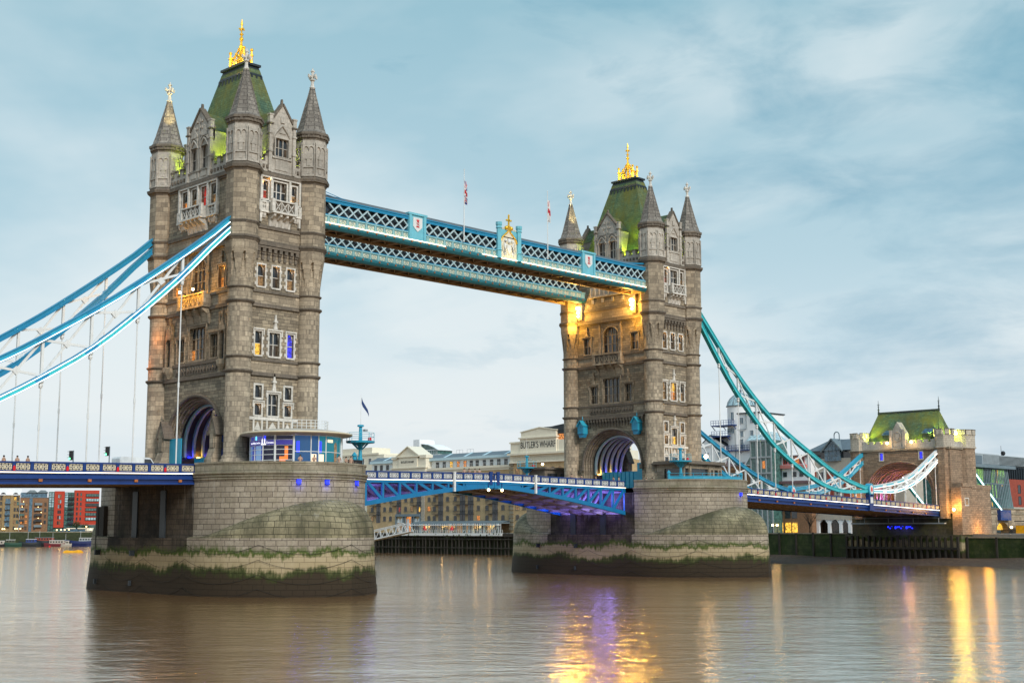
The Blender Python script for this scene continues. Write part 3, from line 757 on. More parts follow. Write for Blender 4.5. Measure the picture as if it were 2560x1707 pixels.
        h3 = [(c-.55, c+.55, 32.85, 35.6) for c in (-2.25, 0, 2.25)] if vis else []
        wall_holes(mb, f, -TA, TA, 32.23, 38.39, h3, .5)
        h4 = [(-1.02, 1.02, 44.1, 46.55), (-2.6, -1.85, 44.1, 46.4), (1.85, 2.6, 44.1, 46.4)] if vis else []
        wall_holes(mb, fu, -TA, TA, 40.4, 47.64, h4, .5)
        mb.mat(1)
        mb.boxf(f, -TA, TA, 21.75, 23.53, -.3, .06); mb.boxf(f, -TA, TA, 30.42, 32.23, -.3, .06); mb.boxf(fu, -TA, TA, 38.39, 40.4, -.5, .0)
        mb.mat(2)
        for q, h, p in ((21.5, .45, .3), (23.35, .38, .24), (30.2, .45, .3), (32.05, .33, .24)): mb.boxf(f, -TA, TA, q, q+h, -.1, p)
        mb.boxf(fu, -TA, TA, 38.05, 38.7, -.6, .24); mb.boxf(fu, -TA, TA, 40.2, 40.62, -.3, .2)
        mb.boxf(fu, -TA, TA, 47.1, 47.6, -.3, .45); mb.boxf(fu, -TA, TA, 46.85, 47.1, -.3, .22)
        mb.build('wall', ['granite', 'ashlar', 'cornice'], T)
        if vis:
            wy = 'winyellow' if near else 'winwarm'
            # stage one
            gothic_window(T, f, 0, .75, 16.6, 19.3, 2, 2, ('glassdark', 'glassdark') if near else ('winyellow', 'glassdark'), .4, .22, hood=True, finial=2.2)
            for c in (-2.25, 2.25):
                gothic_window(T, f, c, .5, 18.75, 20.3, 1, 1, ('glassdark',) if near else ('winwarm',), .4, .24)
                gothic_window(T, f, c, .5, 16.6, 18.0, 1, 1, ('glassdark',) if near else ('winwarm',), .4, .22, hood=True)
            m_ = MB(); m_.boxf(f, -3.75, 3.75, 15.95, 16.35, 0, .16)
            for c in (-2.25, 0, 2.25):
                h = .75 if c == 0 else .5
                m_.boxf(f, c-h-.25, c-h, 12.0, 15.948, 0, .14); m_.boxf(f, c+h, c+h+.25, 12.0, 15.948, 0, .14)
                m_.boxf(f, c-h, c+h, 14.4, 14.6, 0, .14); m_.polyf(f, [(c-h, 14.7), (c+h, 14.7), (c, 15.8)], 0, .1)
                m_.mat(1).boxf(f, c-h, c+h, 12.0, 14.398, 0, .03).mat(0)
            m_.boxf(f, -3.75, 3.75, 11.6, 11.98, 0, .2)
            m_.build('carved_band', ['trimwhite', 'glassdark'], T)
            # stage two
            gothic_window(T, f, 0, .8, 24.1, 27.1, 2, 2, ('glassbrown', 'glassdark') if near else ('winorange', 'winyellow'), .4, .22, quoin=True, hood=True, finial=1.9)
            gothic_window(T, f, -2.45, .5, 24.1, 27.1, 1, 2, ('winyellow', 'glassdark') if near else ('winwarm', 'winwarm'), .4, .2, quoin=True, hood=True)
            gothic_window(T, f, 2.45, .5, 24.1, 27.1, 1, 2, ('winblue', 'winblue') if near else ('winwarm', 'glassdark'), .4, .2, quoin=True, hood=True)
            # stage three
            for i, c in enumerate((-2.25, 0, 2.25)): gothic_window(T, f, c, .55, 32.85, 35.6, 1, 2, (('winwarm', 'glassdark'), ('glassbrown', 'glassdark'), ('winwarm', 'glassdark'))[i], .45, .2, quoin=True)
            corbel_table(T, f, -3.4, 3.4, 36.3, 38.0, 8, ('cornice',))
            # stage four
            gothic_window(T, fu, 0, 1.02, 44.1, 46.55, 3, 2, ('glassdark', 'glassbrown', 'glassdark', 'glassdark'), .4, .2)
            gothic_window(T, fu, -2.22, .38, 44.1, 46.4, 1, 2, ('winred', 'glassdark'), .4, .18); gothic_window(T, fu, 2.22, .38, 44.1, 46.4, 1, 2, ('winwarm', 'glassdark'), .4, .18)
            m_ = MB()
            for c in (-3.0, -1.42, 1.42, 3.0): m_.boxf(fu, c-.14, c+.14, 41.0 if abs(c) > 2 else 42.4, 46.95, 0, .34)
            m_.boxf(fu, -3.1, 3.1, 46.86, 47.1, 0, .36); m_.boxf(fu, -3.1, 3.1, 43.72, 43.9, 0, .36); m_.build('shaft', 'trimwhite', T)
            balcony(T, fu, 1.75, 42.4, 43.9, 1.25, 40.5, nb=4)
            for c in (-2.55, 2.55): balcony(T, fu, .5, 42.5, 43.7, .3, 41.6, uc=c, nb=2)
        make_dormer(T, fu, 1.85, 56.9, False, ('glassdark', 'glassbrown', 'glassdark'))
        battlement(T, fu, -3.5, -1.85, 3); battlement(T, fu, 1.85, 3.5, 3)
    # ---- road passage
    mb = MB(); L0 = xw-1.43
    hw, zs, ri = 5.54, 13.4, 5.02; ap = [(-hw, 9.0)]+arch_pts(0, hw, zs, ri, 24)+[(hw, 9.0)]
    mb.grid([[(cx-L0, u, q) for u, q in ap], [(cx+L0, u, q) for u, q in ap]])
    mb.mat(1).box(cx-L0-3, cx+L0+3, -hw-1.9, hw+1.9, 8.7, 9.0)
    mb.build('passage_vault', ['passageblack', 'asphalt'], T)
    for k in range(6):
        x = cx-L0+.5+(2*L0-1)*k/5; rb = MB(); a0 = [(-hw, 11.8)]+arch_pts(0, hw, zs, ri, 24)+[(hw, 11.8)]
        a1 = [(u*.93, q-.28 if q > zs else q) for u, q in a0]
        for i in range(len(a0)-1):
            p = [(x-.15, *a0[i]), (x+.15, *a0[i]), (x+.15, *a0[i+1]), (x-.15, *a0[i+1])]
            q = [(x-.15, *a1[i]), (x+.15, *a1[i]), (x+.15, *a1[i+1]), (x-.15, *a1[i+1])]
            rb.hexa(p+q)
        rb.build('vault_rib', 'latticegrey' if not near else 'ribsteel', T)
    for k in range(5):                                    # coloured uplights between the ribs
        x = cx-L0+.5+(2*L0-1)*(k+.5)/5
        for sy in (-1, 1):
            c = ((.12, .08, 1.0), (1.0, .40, .04))[(k+(0 if near else 1)) % 2] if k < 4 else (.5, .15, 1.0)
            plight((x, sy*5.1, 12.15), c, 60 if c[0] > .9 else 45, .1)
            lm = MB(); lm.box(x-.18, x+.18, sy*5.25-.12, sy*5.25+.12, 11.75, 11.95); lm.build('uplighter', 'lampsmall' if c[0] > .9 else 'lampblue', T)
    plight((cx-xw+.6, -2.5, 16.3), (.6, .25, 1.0), 22, .2)
    # ---- main roof
    rf = MB(); prof = [(47.8, 4.9, 8.5), (49.2, 4.25, 7.55), (51.0, 3.75, 6.8), (55.0, 2.95, 5.5), (59.5, 2.05, 4.1), (62.8, 1.35, 3.05), (63.6, 1.2, 2.8)]
    rows = [[(cx-a, -b, q), (cx+a, -b, q), (cx+a, b, q), (cx-a, b, q)] for q, a, b in prof]; rf.grid(rows, True)
    ro = rf.build('roof', 'slate', T)
    pl = MB(); rows = [[(cx-a, -b, q), (cx+a, -b, q), (cx+a, b, q), (cx-a, b, q)] for q, a, b in [(62.6, 1.45, 3.15), (63.2, 1.25, 2.9), (63.7, 1.15, 2.75), (64.0, 1.1, 2.6), (64.05, 1.35, 2.85), (64.35, 1.35, 2.85), (64.4, 1.2, 2.6)]]
    pl.grid(rows, True); pl.face(rows[-1])
    for k in range(8): pl.box(cx-1.56, cx-1.35, -2.9+k*.78, -2.6+k*.78, 61.9, 62.7)
    for k in range(4): pl.box(cx-1.2+k*.75, cx-.95+k*.75, -3.25, -3.05, 61.9, 62.7)
    pl.build('roof_platform', 'leadblack', ro)
    make_crown(ro, cx, 64.4)
    fl = MB(); fl.box(cx-5, cx+5, -8.8, 8.8, 47.3, 47.5); fl.build('roof_deck', 'leadgrey', T)
    # yellow-green floodlights behind the parapets
    yg = (.72, 1.0, .05)
    for (dx, dy, e) in ((-4.95, -4.3, 800), (-4.95, 4.3, 800), (-3.2, -9.1, 800), (3.1, -9.1, 800), (-4.95, 7.3, 420)):
        plight((cx+dx, dy, 48.6), yg, e, .25)
        if abs(dy) < 5: plight((cx-5.6, dy*1.3, 50.4), yg, 1500, .2, spot=50, aim=(cx-2.6, dy*.72, 57.5))
        lm = MB(); lm.box(cx+dx-.15, cx+dx+.15, dy-.15, dy+.15, 47.5, 47.9); lm.build('floodlight', 'blackiron', T)
    plight((cx-1.5, -1.2, 65.3), (1, .74, .10), 70, .12); plight((cx-1.5, 1.4, 65.3), (1, .74, .10), 70, .12); plight((cx+.2, -2.9, 65.3), (1, .74, .10), 55, .12); plight((cx-1.2, -.7, 67.6), (1, .74, .10), 40, .1)
    plight((cx-5.6, -1.0, 55.5), (.9, .75, .2), 60, .4, spot=75, aim=(cx-1.6, 0, 59))
    plight((cx-6.9, 6.0, 54.8), (1.0, .80, .32), 2600, .2, spot=42, aim=(cx-5.2, 9.1, 61.0))
    return T
TOWER_N = make_tower(0.0, True)
TOWER_S = make_tower(SPAN, False)
# small warm lamps in the window reveals facing the camera side
for cx in (0.0, SPAN):
    for (dx, y, q, e) in ((-2.25, -9.35, 35.35, 5), (0, -9.35, 35.35, 5), (2.25, -9.35, 35.35, 5), (-2.25, -9.35, 17.75, 3), (2.25, -9.35, 17.75, 3),
                          (-2.7, -9.9, 46.2, 5), (1.6, -9.95, 44.4, 7), (-1.6, -9.95, 46.8, 6)):
        plight((cx+dx, y, q), (1.0, .50, .14), e, .08)
for y in (-5.35, 5.35): plight((-5.25, y, 35.3), (1.0, .45, .08), 10, .08)
# lamps on the near balcony, niche and turret
for y in (-1.9, 1.2):
    lm = thing('balcony_lamp', 'small bright orange lamp on the lit balcony, ' + ('right of the pair' if y < 0 else 'left of the pair'), 'lamp', (-6.9, y, 32.5), 'lamps on the lit balcony')
    b = MB(); b.loft(-6.75, y, [(32.42, .12), (32.6, .12)], 8); b.beam((-6.75, y, 32.5), (-7.35, y, 32.72), .07, .07); b.build('bracket', 'blackiron', lm)
    b = MB(); b.ball((-7.45, y, 32.72), .17, 8); b.build('bulb', 'lampwarm', lm)
    plight((-7.75, y, 32.6), (1.0, .46, .04), 420, .12)
plight((-7.4, 7.4, 27.6), (1.0, .33, .06), 90, .2); plight((-8.0, 9.6, 24.0), (1.0, .34, .10), 90, .4)
# floodlamps on the far tower under the walkways
for y, lb in ((6.3, 'big golden floodlamp stack left under the far walkway end'), (-5.9, 'big golden floodlamp stack right under the near walkway end')):
    lm = thing('floodlamp', lb, 'floodlamp', (SPAN-6.2, y, 39.5), 'golden floodlamps on the far tower')
    b = MB(); b.box(SPAN-6.3, SPAN-5.6, y-.45, y+.45, 38.9, 42.0); b.build('bracket', 'ashlar', lm)
    b = MB()
    for q, r in ((41.0, .42), (40.2, .30), (39.55, .22)): b.ball((SPAN-6.75, y, q), r, 10, .8)
    b.build('lamp_cluster', 'lampwarm', lm)
    plight((SPAN-7.6, y, 40.4), (1.0, .50, .06), 800, .3)
    plight((SPAN-8.2, y, 40.2), (1.0, .55, .10), 13000, .9, spot=75, aim=(5, -95, -5))  # added unseen spot, there only for a gold reflection on the water
    plight((SPAN-7.3, y-.6 if y < 0 else y+.9, 37.8), (1.0, .50, .06), 520, .3)
# blue lanterns above the far arch
for y, lb in ((6.1, 'cyan painted lantern house left of the far arch head'), (-6.1, 'cyan painted lantern house right of the far arch head')):
    t_ = thing('lantern_house', lb, 'lantern', (SPAN-5.9, y, 18.5), 'cyan lanterns flanking the far arch')
    f0_ = FX(SPAN-TA-.13, y, -1); f = lambda u, q, w, f0_=f0_: f0_(u*.84, 18.2+(q-18.2)*.92, w*.84); b = MB()
    b.polyf(f, [(-.8, 18.9), (.8, 18.9), (.8, 20.4), (0, 21.3), (-.8, 20.4)], .1, 1.5); b.build('body', 'cyan', t_)
    b = MB()
    for s in (-1, 1): b.beam(f(s*.95, 20.3, .8), f(0, 21.4, .8), 1.7, .12)
    b.loft(*f(0, 0, .8)[:2], [(21.3, .12), (21.9, .05)], 6); b.build('roof', 'cyan', t_)
    b = MB(); b.polyf(f, [(-.8, 18.88), (.8, 18.88), (.5, 18.2), (-.5, 18.2)], .3, 1.3)
    for u in (-.5, 0, .5): b.boxf(f, u-.06, u+.06, 18.95, 20.3, 1.5, 1.56)
    b.build('bracket', 'deepblue', t_)
# ---------------------------------------------------------------- piers
PC = 9.3
RP, EN, ES = 10.95, 12.7, 12.4          # half width and end radii of the upper piers
def end_upper(e, n=48):          # (x,y) of the -y end, from x=-10.7 to +10.7
    return [(-RP*cos(pi*i/n), -PC-e*sin(pi*i/n)) for i in range(n+1)]
def end_lower(Wd, T, n=24):
    h = T-PC; Rr = (h*h+Wd*Wd)/(2*Wd); xc = -Wd+Rr; am = math.asin(h/Rr)
    L = [(xc-Rr*cos(am*i/n), -PC-Rr*sin(am*i/n)) for i in range(n+1)]
    return L+[(-x, y) for x, y in reversed(L[:-1])]
def full(pts):                   # both ends plus straight flanks
    o = pts+[(-x, -y) for x, y in pts]
    return o+[o[0]]
def arclen(p):
    s = [0.0]
    for a, b in zip(p, p[1:]): s.append(s[-1]+math.hypot(b[0]-a[0], b[1]-a[1]))
    return s
def soot_shaded(mb, cx):                # flank under the roadway: soot stains, with the deck's shade painted in
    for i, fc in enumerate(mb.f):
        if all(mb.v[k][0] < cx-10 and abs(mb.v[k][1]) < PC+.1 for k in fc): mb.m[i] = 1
def make_pier(cx, e, T, label):
    P = thing('bridge_pier', label, 'pier', (cx, 0, WATER))
    up = full(end_upper(e))
    def wall(mb, o, rings):
        s = arclen(o)
        rows = [[(cx+x*k, y*k if abs(y) > PC+.01 else y, q) for x, y in o] for q, k in rings]
        mb.grid(rows, uvs=[[(a, q) for a in s] for q, k in rings])
    mb = MB(); wall(mb, up, [(0.6, 1.0), (3.0, 1.0), (5.5, 1.0), (8.3, 1.0)])
    soot_shaded(mb, cx); mb.build('shaft', ['pierstone', 'sootshadestone'], P)
    mb = MB()
    n = 48
    rowsO = [[], []]; low0 = full(end_lower(12.35, T+.5)); low1 = full(end_lower(11.75, T))
    wl = [full(end_lower(12.45, T+.6)), full(end_lower(12.2, T+.4)), full(end_lower(11.8, T+.15)), low1]
    s = arclen(wl[1]); zz = [-9.0, -5.2, -1.5, 1.5]
    mb.grid([[(cx+x, y, q) for x, y in o] for o, q in zip(wl, zz)], uvs=[[(a, q) for a in s] for q in zz])
    soot_shaded(mb, cx); mb.build('cutwater', ['pierstone', 'sootshadestone'], P)
    # domed cap of each cutwater, dying into the shaft
    for sg in (-1, 1):
        mb = MB(); lo = end_lower(11.75, T); m_ = len(lo); rows = []; uvr = []; s = arclen(lo)
        J = 12
        for j in range(J+1):
            row = []; q_ = []
            for i, (x, y) in enumerate(lo):
                dx, dy = x, y+PC; L = math.hypot(dx, dy); th = math.atan2(-dy/e, dx/RP)
                ix, iy = RP*cos(th), -PC-e*sin(th)
                if abs(dy) < 1e-6: ix, iy = math.copysign(RP, x), -PC
                ix *= .985; iy = -PC+(iy+PC)*.985
                gp = math.hypot(x-ix, y-iy); tt = s[i]/s[-1]; bell = sin(pi/2*max(0, (1-abs(2*tt-1)-.10)/.90))**1.15
                H = .12+4.35*bell
                a = pi/2*j/J; k = 1-cos(a)
                zq = 1.5+H*sin(a)
                row.append((cx+sg*(x+(ix-x)*k), sg*(y+(iy-y)*k), zq)); q_.append((s[i], 1.5+(H+gp)*.75*j/J))
            rows.append(row); uvr.append(q_)
        mb.smooth = True; mb.grid(rows, uvs=uvr); mb.build('cutwater_cap', 'domestone', P)
    # cornice, parapet and coping round both ends
    for sg in (-1, 1):
        mb = MB(); o = end_upper(e); s = arclen(o)
        prof = [(8.25, 0), (8.3, .16), (8.45, .16), (8.5, .08), (8.6, .26), (8.75, .26), (8.8, .16), (8.95, .36), (9.1, .36), (9.15, .05), (10.12, .05), (10.14, .14), (10.34, .14), (10.36, -.05), (10.36, -.5), (9.1, -.5)]
        rows = [[(cx+sg*(x*(1+p/RP)), sg*(-PC+(y+PC)*(1+p/e)), q) for x, y in o] for q, p in prof]
        mb.grid(rows, uvs=[[(a, q) for a in s] for q, p in prof])
        for i in (0, -1): mb.face([r[i] for r in rows])
        mb.build('parapet', 'pierparapet', P)
    mb = MB(); mb.face([(cx+x, y, 9.05) for x, y in up[:-1]]); mb.build('pavement', 'paving', P)
    # mooring chains in swags
    o = [(x, y) for x, y in end_lower(11.75, T, 30)]; s = arclen(o); tot = s[-1]
    def at(u):
        for i in range(len(s)-1):
            if s[i+1] >= u: k = (u-s[i])/(s[i+1]-s[i]); return (o[i][0]+(o[i+1][0]-o[i][0])*k, o[i][1]+(o[i+1][1]-o[i][1])*k)
        return o[-1]
    for lvl in (.75, -.95, -2.6, -4.2):
        mb = MB(); pts = []; nsw = 4
        for i in range(nsw*10+1):
            u = tot*i/(nsw*10); k = (i % 10)/10; x, y = at(min(u, tot-1e-4)); q = lvl-1.15*4*k*(1-k)*.95
            g = 1.005+(1.5-q)/6.7*.034
            pts.append((cx+x*g, -PC+(y+PC)*(1.005+(1.5-q)/6.7*.03), q))
        mb.tube(pts, .022, 4); mb.build('mooring_chain', 'timber', P)
        mb = MB(); pts = []
        for i in range(21):
            y = -PC+2*PC*i/20; k = (i % 10)/10; q = lvl-1.1*4*k*(1-k); pts.append((cx-11.75*(1.005+(1.5-q)/6.7*.036), y, q))
        mb.tube(pts, .022, 4); mb.build('mooring_chain', 'timber', P)
    # recess slots and timber rubbing strips on the face under the deck
    mb = MB()
    for y in (11.3, 2.6):
        for q in (-.35, -4.0): mb.box(cx-12.4, cx-11.3-max(0, -q)*.2, y-.14, y+.14, q-.35, q+.3)
    mb.build('drain_slot', 'leadblack', P)
    mb = MB()
    for y in (13.0, 12.2, 11.6): mb.box(cx-11.35, cx-10.1, y-.3, y+.3, -.2+rnd.random()*.3, 5.4+rnd.random()*.3)
    if cx < 1: mb.build('timber_fender', 'timber', P)
    return P
PIER_N = make_pier(0, EN, 25.3, 'near stone river pier with domed cutwater, weedy tide line, under the left tower')
PIER_S = make_pier(SPAN, ES, 27.2, 'far stone river pier with domed cutwater under the right-hand bridge tower')
def pier_front(cx, e, x):
    return (cx+x, -PC-e*math.sqrt(max(0, 1-(x/RP)**2)))
# raised dark boxes standing for the wide stain strips on the under-deck flanks
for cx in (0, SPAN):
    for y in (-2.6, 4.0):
        mb = MB(); mb.box(cx-11.12, cx-10.6, y-.6, y+.6, -1.2, 7.2); mb.build('stain_strip', 'leadblack', PIER_N if cx == 0 else PIER_S)
# blue lamps on the pier faces
for cx, e, xs in ((0, EN, (-4.35, -1.05, 4.0)), (SPAN, ES, (1.15, 7.6))):
    for i, x in enumerate(xs):
        px, py = pier_front(cx, e, x)
        nx, ny = x/RP**2, (py+PC)/e**2; L = math.hypot(nx, ny); nx /= L; ny /= L
        lab = {(0, 0): 'square blue lamp on the near pier wall, left of its three', (0, 1): 'square blue lamp on the near pier wall, middle of its three', (0, 2): 'square blue lamp on the near pier wall, right of its three',
               (1, 0): 'square blue lamp on the far pier wall, left of its two', (1, 1): 'square blue lamp on the far pier wall near its right edge'}[(0 if cx == 0 else 1, i)]
        t_ = thing('pier_lamp', lab, 'lamp', (px, py, 7.9), 'blue lamps on the pier walls')
        f = lambda u, q, w: (px-ny*u+nx*w, py+nx*u+ny*w, q)
        b = MB(); b.boxf(f, -.27, .27, 7.78, 8.22, 0, .02).boxf(f, -.27, .27, 7.65, 7.78, 0, .3).boxf(f, -.27, .27, 8.22, 8.3, 0, .34); b.build('bracket', 'navy', t_)
        b = MB(); b.boxf(f, -.22, .22, 7.782, 8.218, .02, .26); b.build('lens', 'lampblue', t_)
        plight((px+nx*.5, py+ny*.5, 7.5), (.05, .08, 1.0), 14, .1)

# ---------------------------------------------------------------- deck parapets
def lattice_run(mb, P, xs, y, zt, face, big=False):
    """white fretwork panels between posts; zt(x) = top of the rail"""
    for a, b in xs:
        w0, w1 = y+face*.03, y+face*.09
        za, zb_ = zt((a+b)/2)-.92, zt((a+b)/2)-.22
        yy = y+face*.06
        def bar(p, q, w=.10): mb.beam((p[0], yy, p[1]), (q[0], yy, q[1]), w, .05, (0, 1, 0))
        bar((a, za+.05), (b, za+.05)); bar((a, zb_-.05), (b, zb_-.05)); bar((a+.05, za), (a+.05, zb_)); bar((b-.05, za), (b-.05, zb_))
        k = 2; 
        for i in range(k):
            u0, u1 = a+(b-a)*i/k, a+(b-a)*(i+1)/k; c = (u0+u1)/2; m = (za+zb_)/2; r = min(.3, (u1-u0)*.46)
            bar((u0, za), (u1, zb_), .09); bar((u0, zb_), (u1, za), .09)
            pt = [(c+r*cos(2*pi*j/8), m+r*sin(2*pi*j/8)) for j in range(9)]
            for j in range(8): bar(pt[j], pt[j+1], .085)
        for i in range(1, k): bar((a+(b-a)*i/k, za), (a+(b-a)*i/k, zb_), .08)
def deck(name, label, x0, x1, yh, zt, girder, led, panel, shield_every, parent_extra=None, shields=True, lattice='creampaint', blue='navy'):
    D = thing(name, label, 'bridge deck', ((x0+x1)/2, 0, zt((x0+x1)/2)-1.3))
    mb = MB()
    N = max(2, int((x1-x0)/6)); X = [x0+(x1-x0)*i/N for i in range(N+1)]
    for a, b in zip(X, X[1:]):
        mb.hexa([(a, -yh+.3, zt(a)-1.7), (b, -yh+.3, zt(b)-1.7), (b, yh-.3, zt(b)-1.7), (a, yh-.3, zt(a)-1.7), (a, -yh+.3, zt(a)-1.2), (b, -yh+.3, zt(b)-1.2), (b, yh-.3, zt(b)-1.2), (a, yh-.3, zt(a)-1.2)])
        mb.mat(1)
        for s in (-1, 1):
            ya, yb = sorted((s*(yh-.35), s*(yh-3.2)))
            mb.hexa([(a, ya, zt(a)-1.198), (b, ya, zt(b)-1.198), (b, yb, zt(b)-1.198), (a, yb, zt(a)-1.198), (a, ya, zt(a)-1.06), (b, ya, zt(b)-1.06), (b, yb, zt(b)-1.06), (a, yb, zt(a)-1.06)])
        mb.mat(0)
    mb.build('roadway', ['asphalt', 'paving'], D)
    for s in (-1, 1):
        y = s*yh; pr = MB()
        def seg(q0, q1, ya, yb, mbx=pr):
            ya, yb = sorted((ya, yb))
            for a, b in zip(X, X[1:]):
                mbx.hexa([(a, ya, zt(a)+q0), (b, ya, zt(b)+q0), (b, yb, zt(b)+q0), (a, yb, zt(a)+q0), (a, ya, zt(a)+q1), (b, ya, zt(b)+q1), (b, yb, zt(b)+q1), (a, yb, zt(a)+q1)])
        seg(-.14, 0, y-s*.22, y+s*.14); seg(-.22, -.142, y-s*.1, y+s*.08); seg(-1.12, -.92, y-s*.1, y+s*.08)
        seg(-.919, -.221, y-s*.06, y-s*.02)
        n = max(1, round((x1-x0)/panel)); runs = []
        for i in range(n+1):
            x = x0+(x1-x0)*i/n
            if i and i < n: pr.box(x-.16, x+.16, y-.12, y+.12, zt(x)-1.14, zt(x)-.141)
            if i < n: runs.append((x+.24, x0+(x1-x0)*(i+1)/n-.24))
        po = pr.build('parapet', blue, D)
        if s == -1 or name == 'bascule_leaf':
            la = MB(); lattice_run(la, po, runs, y, zt, s if s == -1 else -1); la.build('fretwork', lattice, po)
        if shields and s == -1:
            for i in range(1, n, shield_every):
                x = x0+(x1-x0)*i/n; sh = MB()
                sh.polyf(lambda u, q, w: (x+u, y-.125-w, zt(x)+q), [(-.14, -.98), (.14, -.98), (.14, -.62), (0, -.42), (-.14, -.62)], 0, .06); sh.build('shield', 'redpaint', po)
        g = MB(); seg(-1.22, -1.121, y-s*.3, y+s*.22, g); o = g.build('led_channel', 'greypaint', D)
        if s == -1:
            g = MB(); seg(-1.215, -1.13, y+s*.222, y+s*.25, g); g.build('led_strip', led, o)
        girder(D, X, y, s, zt)
    return D
def plate_girder(D, X, y, s, zt):
    g = MB(); k = MB()
    def seg(mbx, q0, q1, d0, d1):
        ya, yb = sorted((y+s*d0, y+s*d1))
        for a, b in zip(X, X[1:]):
            mbx.hexa([(a, ya, zt(a)+q0), (b, ya, zt(b)+q0), (b, yb, zt(b)+q0), (a, yb, zt(a)+q0), (a, ya, zt(a)+q1), (b, ya, zt(b)+q1), (b, yb, zt(b)+q1), (a, yb, zt(a)+q1)])
    seg(g, -1.36, -1.222, -.4, .08); seg(g, -1.75, -1.36, -.35, -.02); seg(g, -1.86, -1.75, -.4, .1); seg(g, -2.44, -2.28, -.4, .1)
    seg(g, -2.28, -2.2, -.35, -.02)
    g.build('girder', 'royal', D)
    seg(k, -2.2, -1.86, -.3, -.06); o = k.build('girder_web', 'navydark', D)
    if s == -1:
        x = X[0]+2.6
        while x < X[-1]-1:
            b = MB(); b.box(x-.2, x+.2, y-.02-.16, y+.05-.02, zt(x)-2.17, zt(x)-1.88); b.build('girder_boss', 'copper', o); x += 5.75
    if s == 1:
        c = MB(); x = X[0]+1
        while x < X[-1]:
            c.box(x-.15, x+.15, -8.8, 8.8, zt(x)-2.35, zt(x)-1.72); x += 2.87
        for yy in (-6, -3, 0, 3, 6): 
            for a, b in zip(X, X[1:]): c.beam((a, yy, zt(a)-2.1), (b, yy, zt(b)-2.1), .25, .6)
        c.build('cross_girder', 'brownsteel', D)
zl = lambda x: 10.22+.0195*(x+10.8)
zr = lambda x: 10.05-.0312*(x-93.0)
DECK_N = deck('side_span_deck', 'blue roadway span with white fret panels on the left of the near pier', -96, -10.9, 9.2, zl, plate_girder, 'ledwarm', 2.03, 3)
DECK_S = deck('side_span_deck', 'blue roadway span with lit edge running right from the far pier to the gatehouse', SPAN+10.9, 176.8, 9.2, zr, plate_girder, 'ledwhite', 1.93, 3)
# ---------------------------------------------------------------- bascules
CH = [(10.7, 4.65), (17.5, 5.72), (24.9, 6.8), (32.5, 7.75), (37.5, 8.25), (41.1, 8.45)]
def interp(pts, x):
    for (a, za), (b, zb_) in zip(pts, pts[1:]):
        if x <= b: return za+(zb_-za)*(x-a)/(b-a)
    return pts[-1][1]
zbz = lambda x: 10.25+.40*max(0, 1-abs(x-41.15)/30.5)
def bascule_truss(mir):
    def fn(D, X, y, s, zt):
        T = lambda x: (SPAN-x) if mir else x
        lines = [y] if s == -1 else [y, 2.4, -2.4]
        for yy in lines:
            outer = abs(yy) > 5; g = MB(); xs = [10.8+3.03*i for i in range(11)]
            for a, b in zip(xs, xs[1:]):
                za, zb_ = interp(CH, a), interp(CH, b); h = .62
                g.beam((T(a), yy, za+h/2), (T(b), yy, zb_+h/2), .5, h); 
                ta, tb = zt(T(a))-1.42, zt(T(b))-1.42
                g.beam((T(a), yy, ta), (T(b), yy, tb), .42, .36)
            for i, a in enumerate(xs):
                za, ta = interp(CH, a)+.3, zt(T(a))-1.4
                if ta-za > .35:
                    g.beam((T(a), yy, za), (T(a), yy, ta), .34, .3, (0, 1, 0))
                    if i < 10:
                        b = xs[i+1]; zb_ = interp(CH, b)+.35
                        if ta-zb_ > .2: g.beam((T(a+.15), yy, ta), (T(b), yy, zb_), .40, .26, (0, 1, 0))
            if outer:   # solid haunch by the tip
                g.box(*sorted((T(35.4), T(41.0))), yy-.12, yy+.12, 8.3, zt(T(38))-1.6)
            g.build('truss', 'trussblue' if outer else 'greysteel', D)
        if s == 1:
            c = MB()
            for i in range(11):
                a = 10.9+3.0*i; za = interp(CH, a); c.box(T(a)-.1, T(a)+.1, -7, 7, za+.1, za+.75)
                c.box(T(a)-.12, T(a)+.12, -7, 7, zt(T(a))-2.0, zt(T(a))-1.72)
                if i < 10:
                    b = a+3.0; zb_ = interp(CH, b)
                    for (p, q) in ((-7, -2.4), (-2.4, 2.4), (2.4, 7)):
                        c.beam((T(a), p, za+.3), (T(b), q, zb_+.3), .16, .16); c.beam((T(a), q, za+.3), (T(b), p, zb_+.3), .16, .16)
            c.build('cross_girder', 'greysteel', D)
    return fn
LEAF_N = deck('bascule_leaf', 'left half of the lifting road span with cyan truss lit violet beside the near pier', 10.75, 41.05, 7.15, zbz, bascule_truss(False), 'ledwarm', 2.02, 3, shields=False, lattice='whitepaint', blue='royal')
LEAF_S = deck('bascule_leaf', 'right half of the lifting road span with cyan truss lit violet beside the far pier', 41.25, 71.55, 7.15, zbz, bascule_truss(True), 'ledwarm', 2.02, 3, shields=False, lattice='whitepaint', blue='royal')
for x, pw in ((12.6, 330), (15.6, 260), (19.5, 200), (24, 210), (29, 130)):
    for y in (-4.8, 0, 4.8):
        for mir in (0, 1): plight(((SPAN-x) if mir else x, y, interp(CH, x)+1.9 if x < 25 else 8.7), (.27, .21, 1.0), pw*(1.4 if mir else .8)*(1.05 if x < 17 else .6)*(1.0 if y else .4), .9)
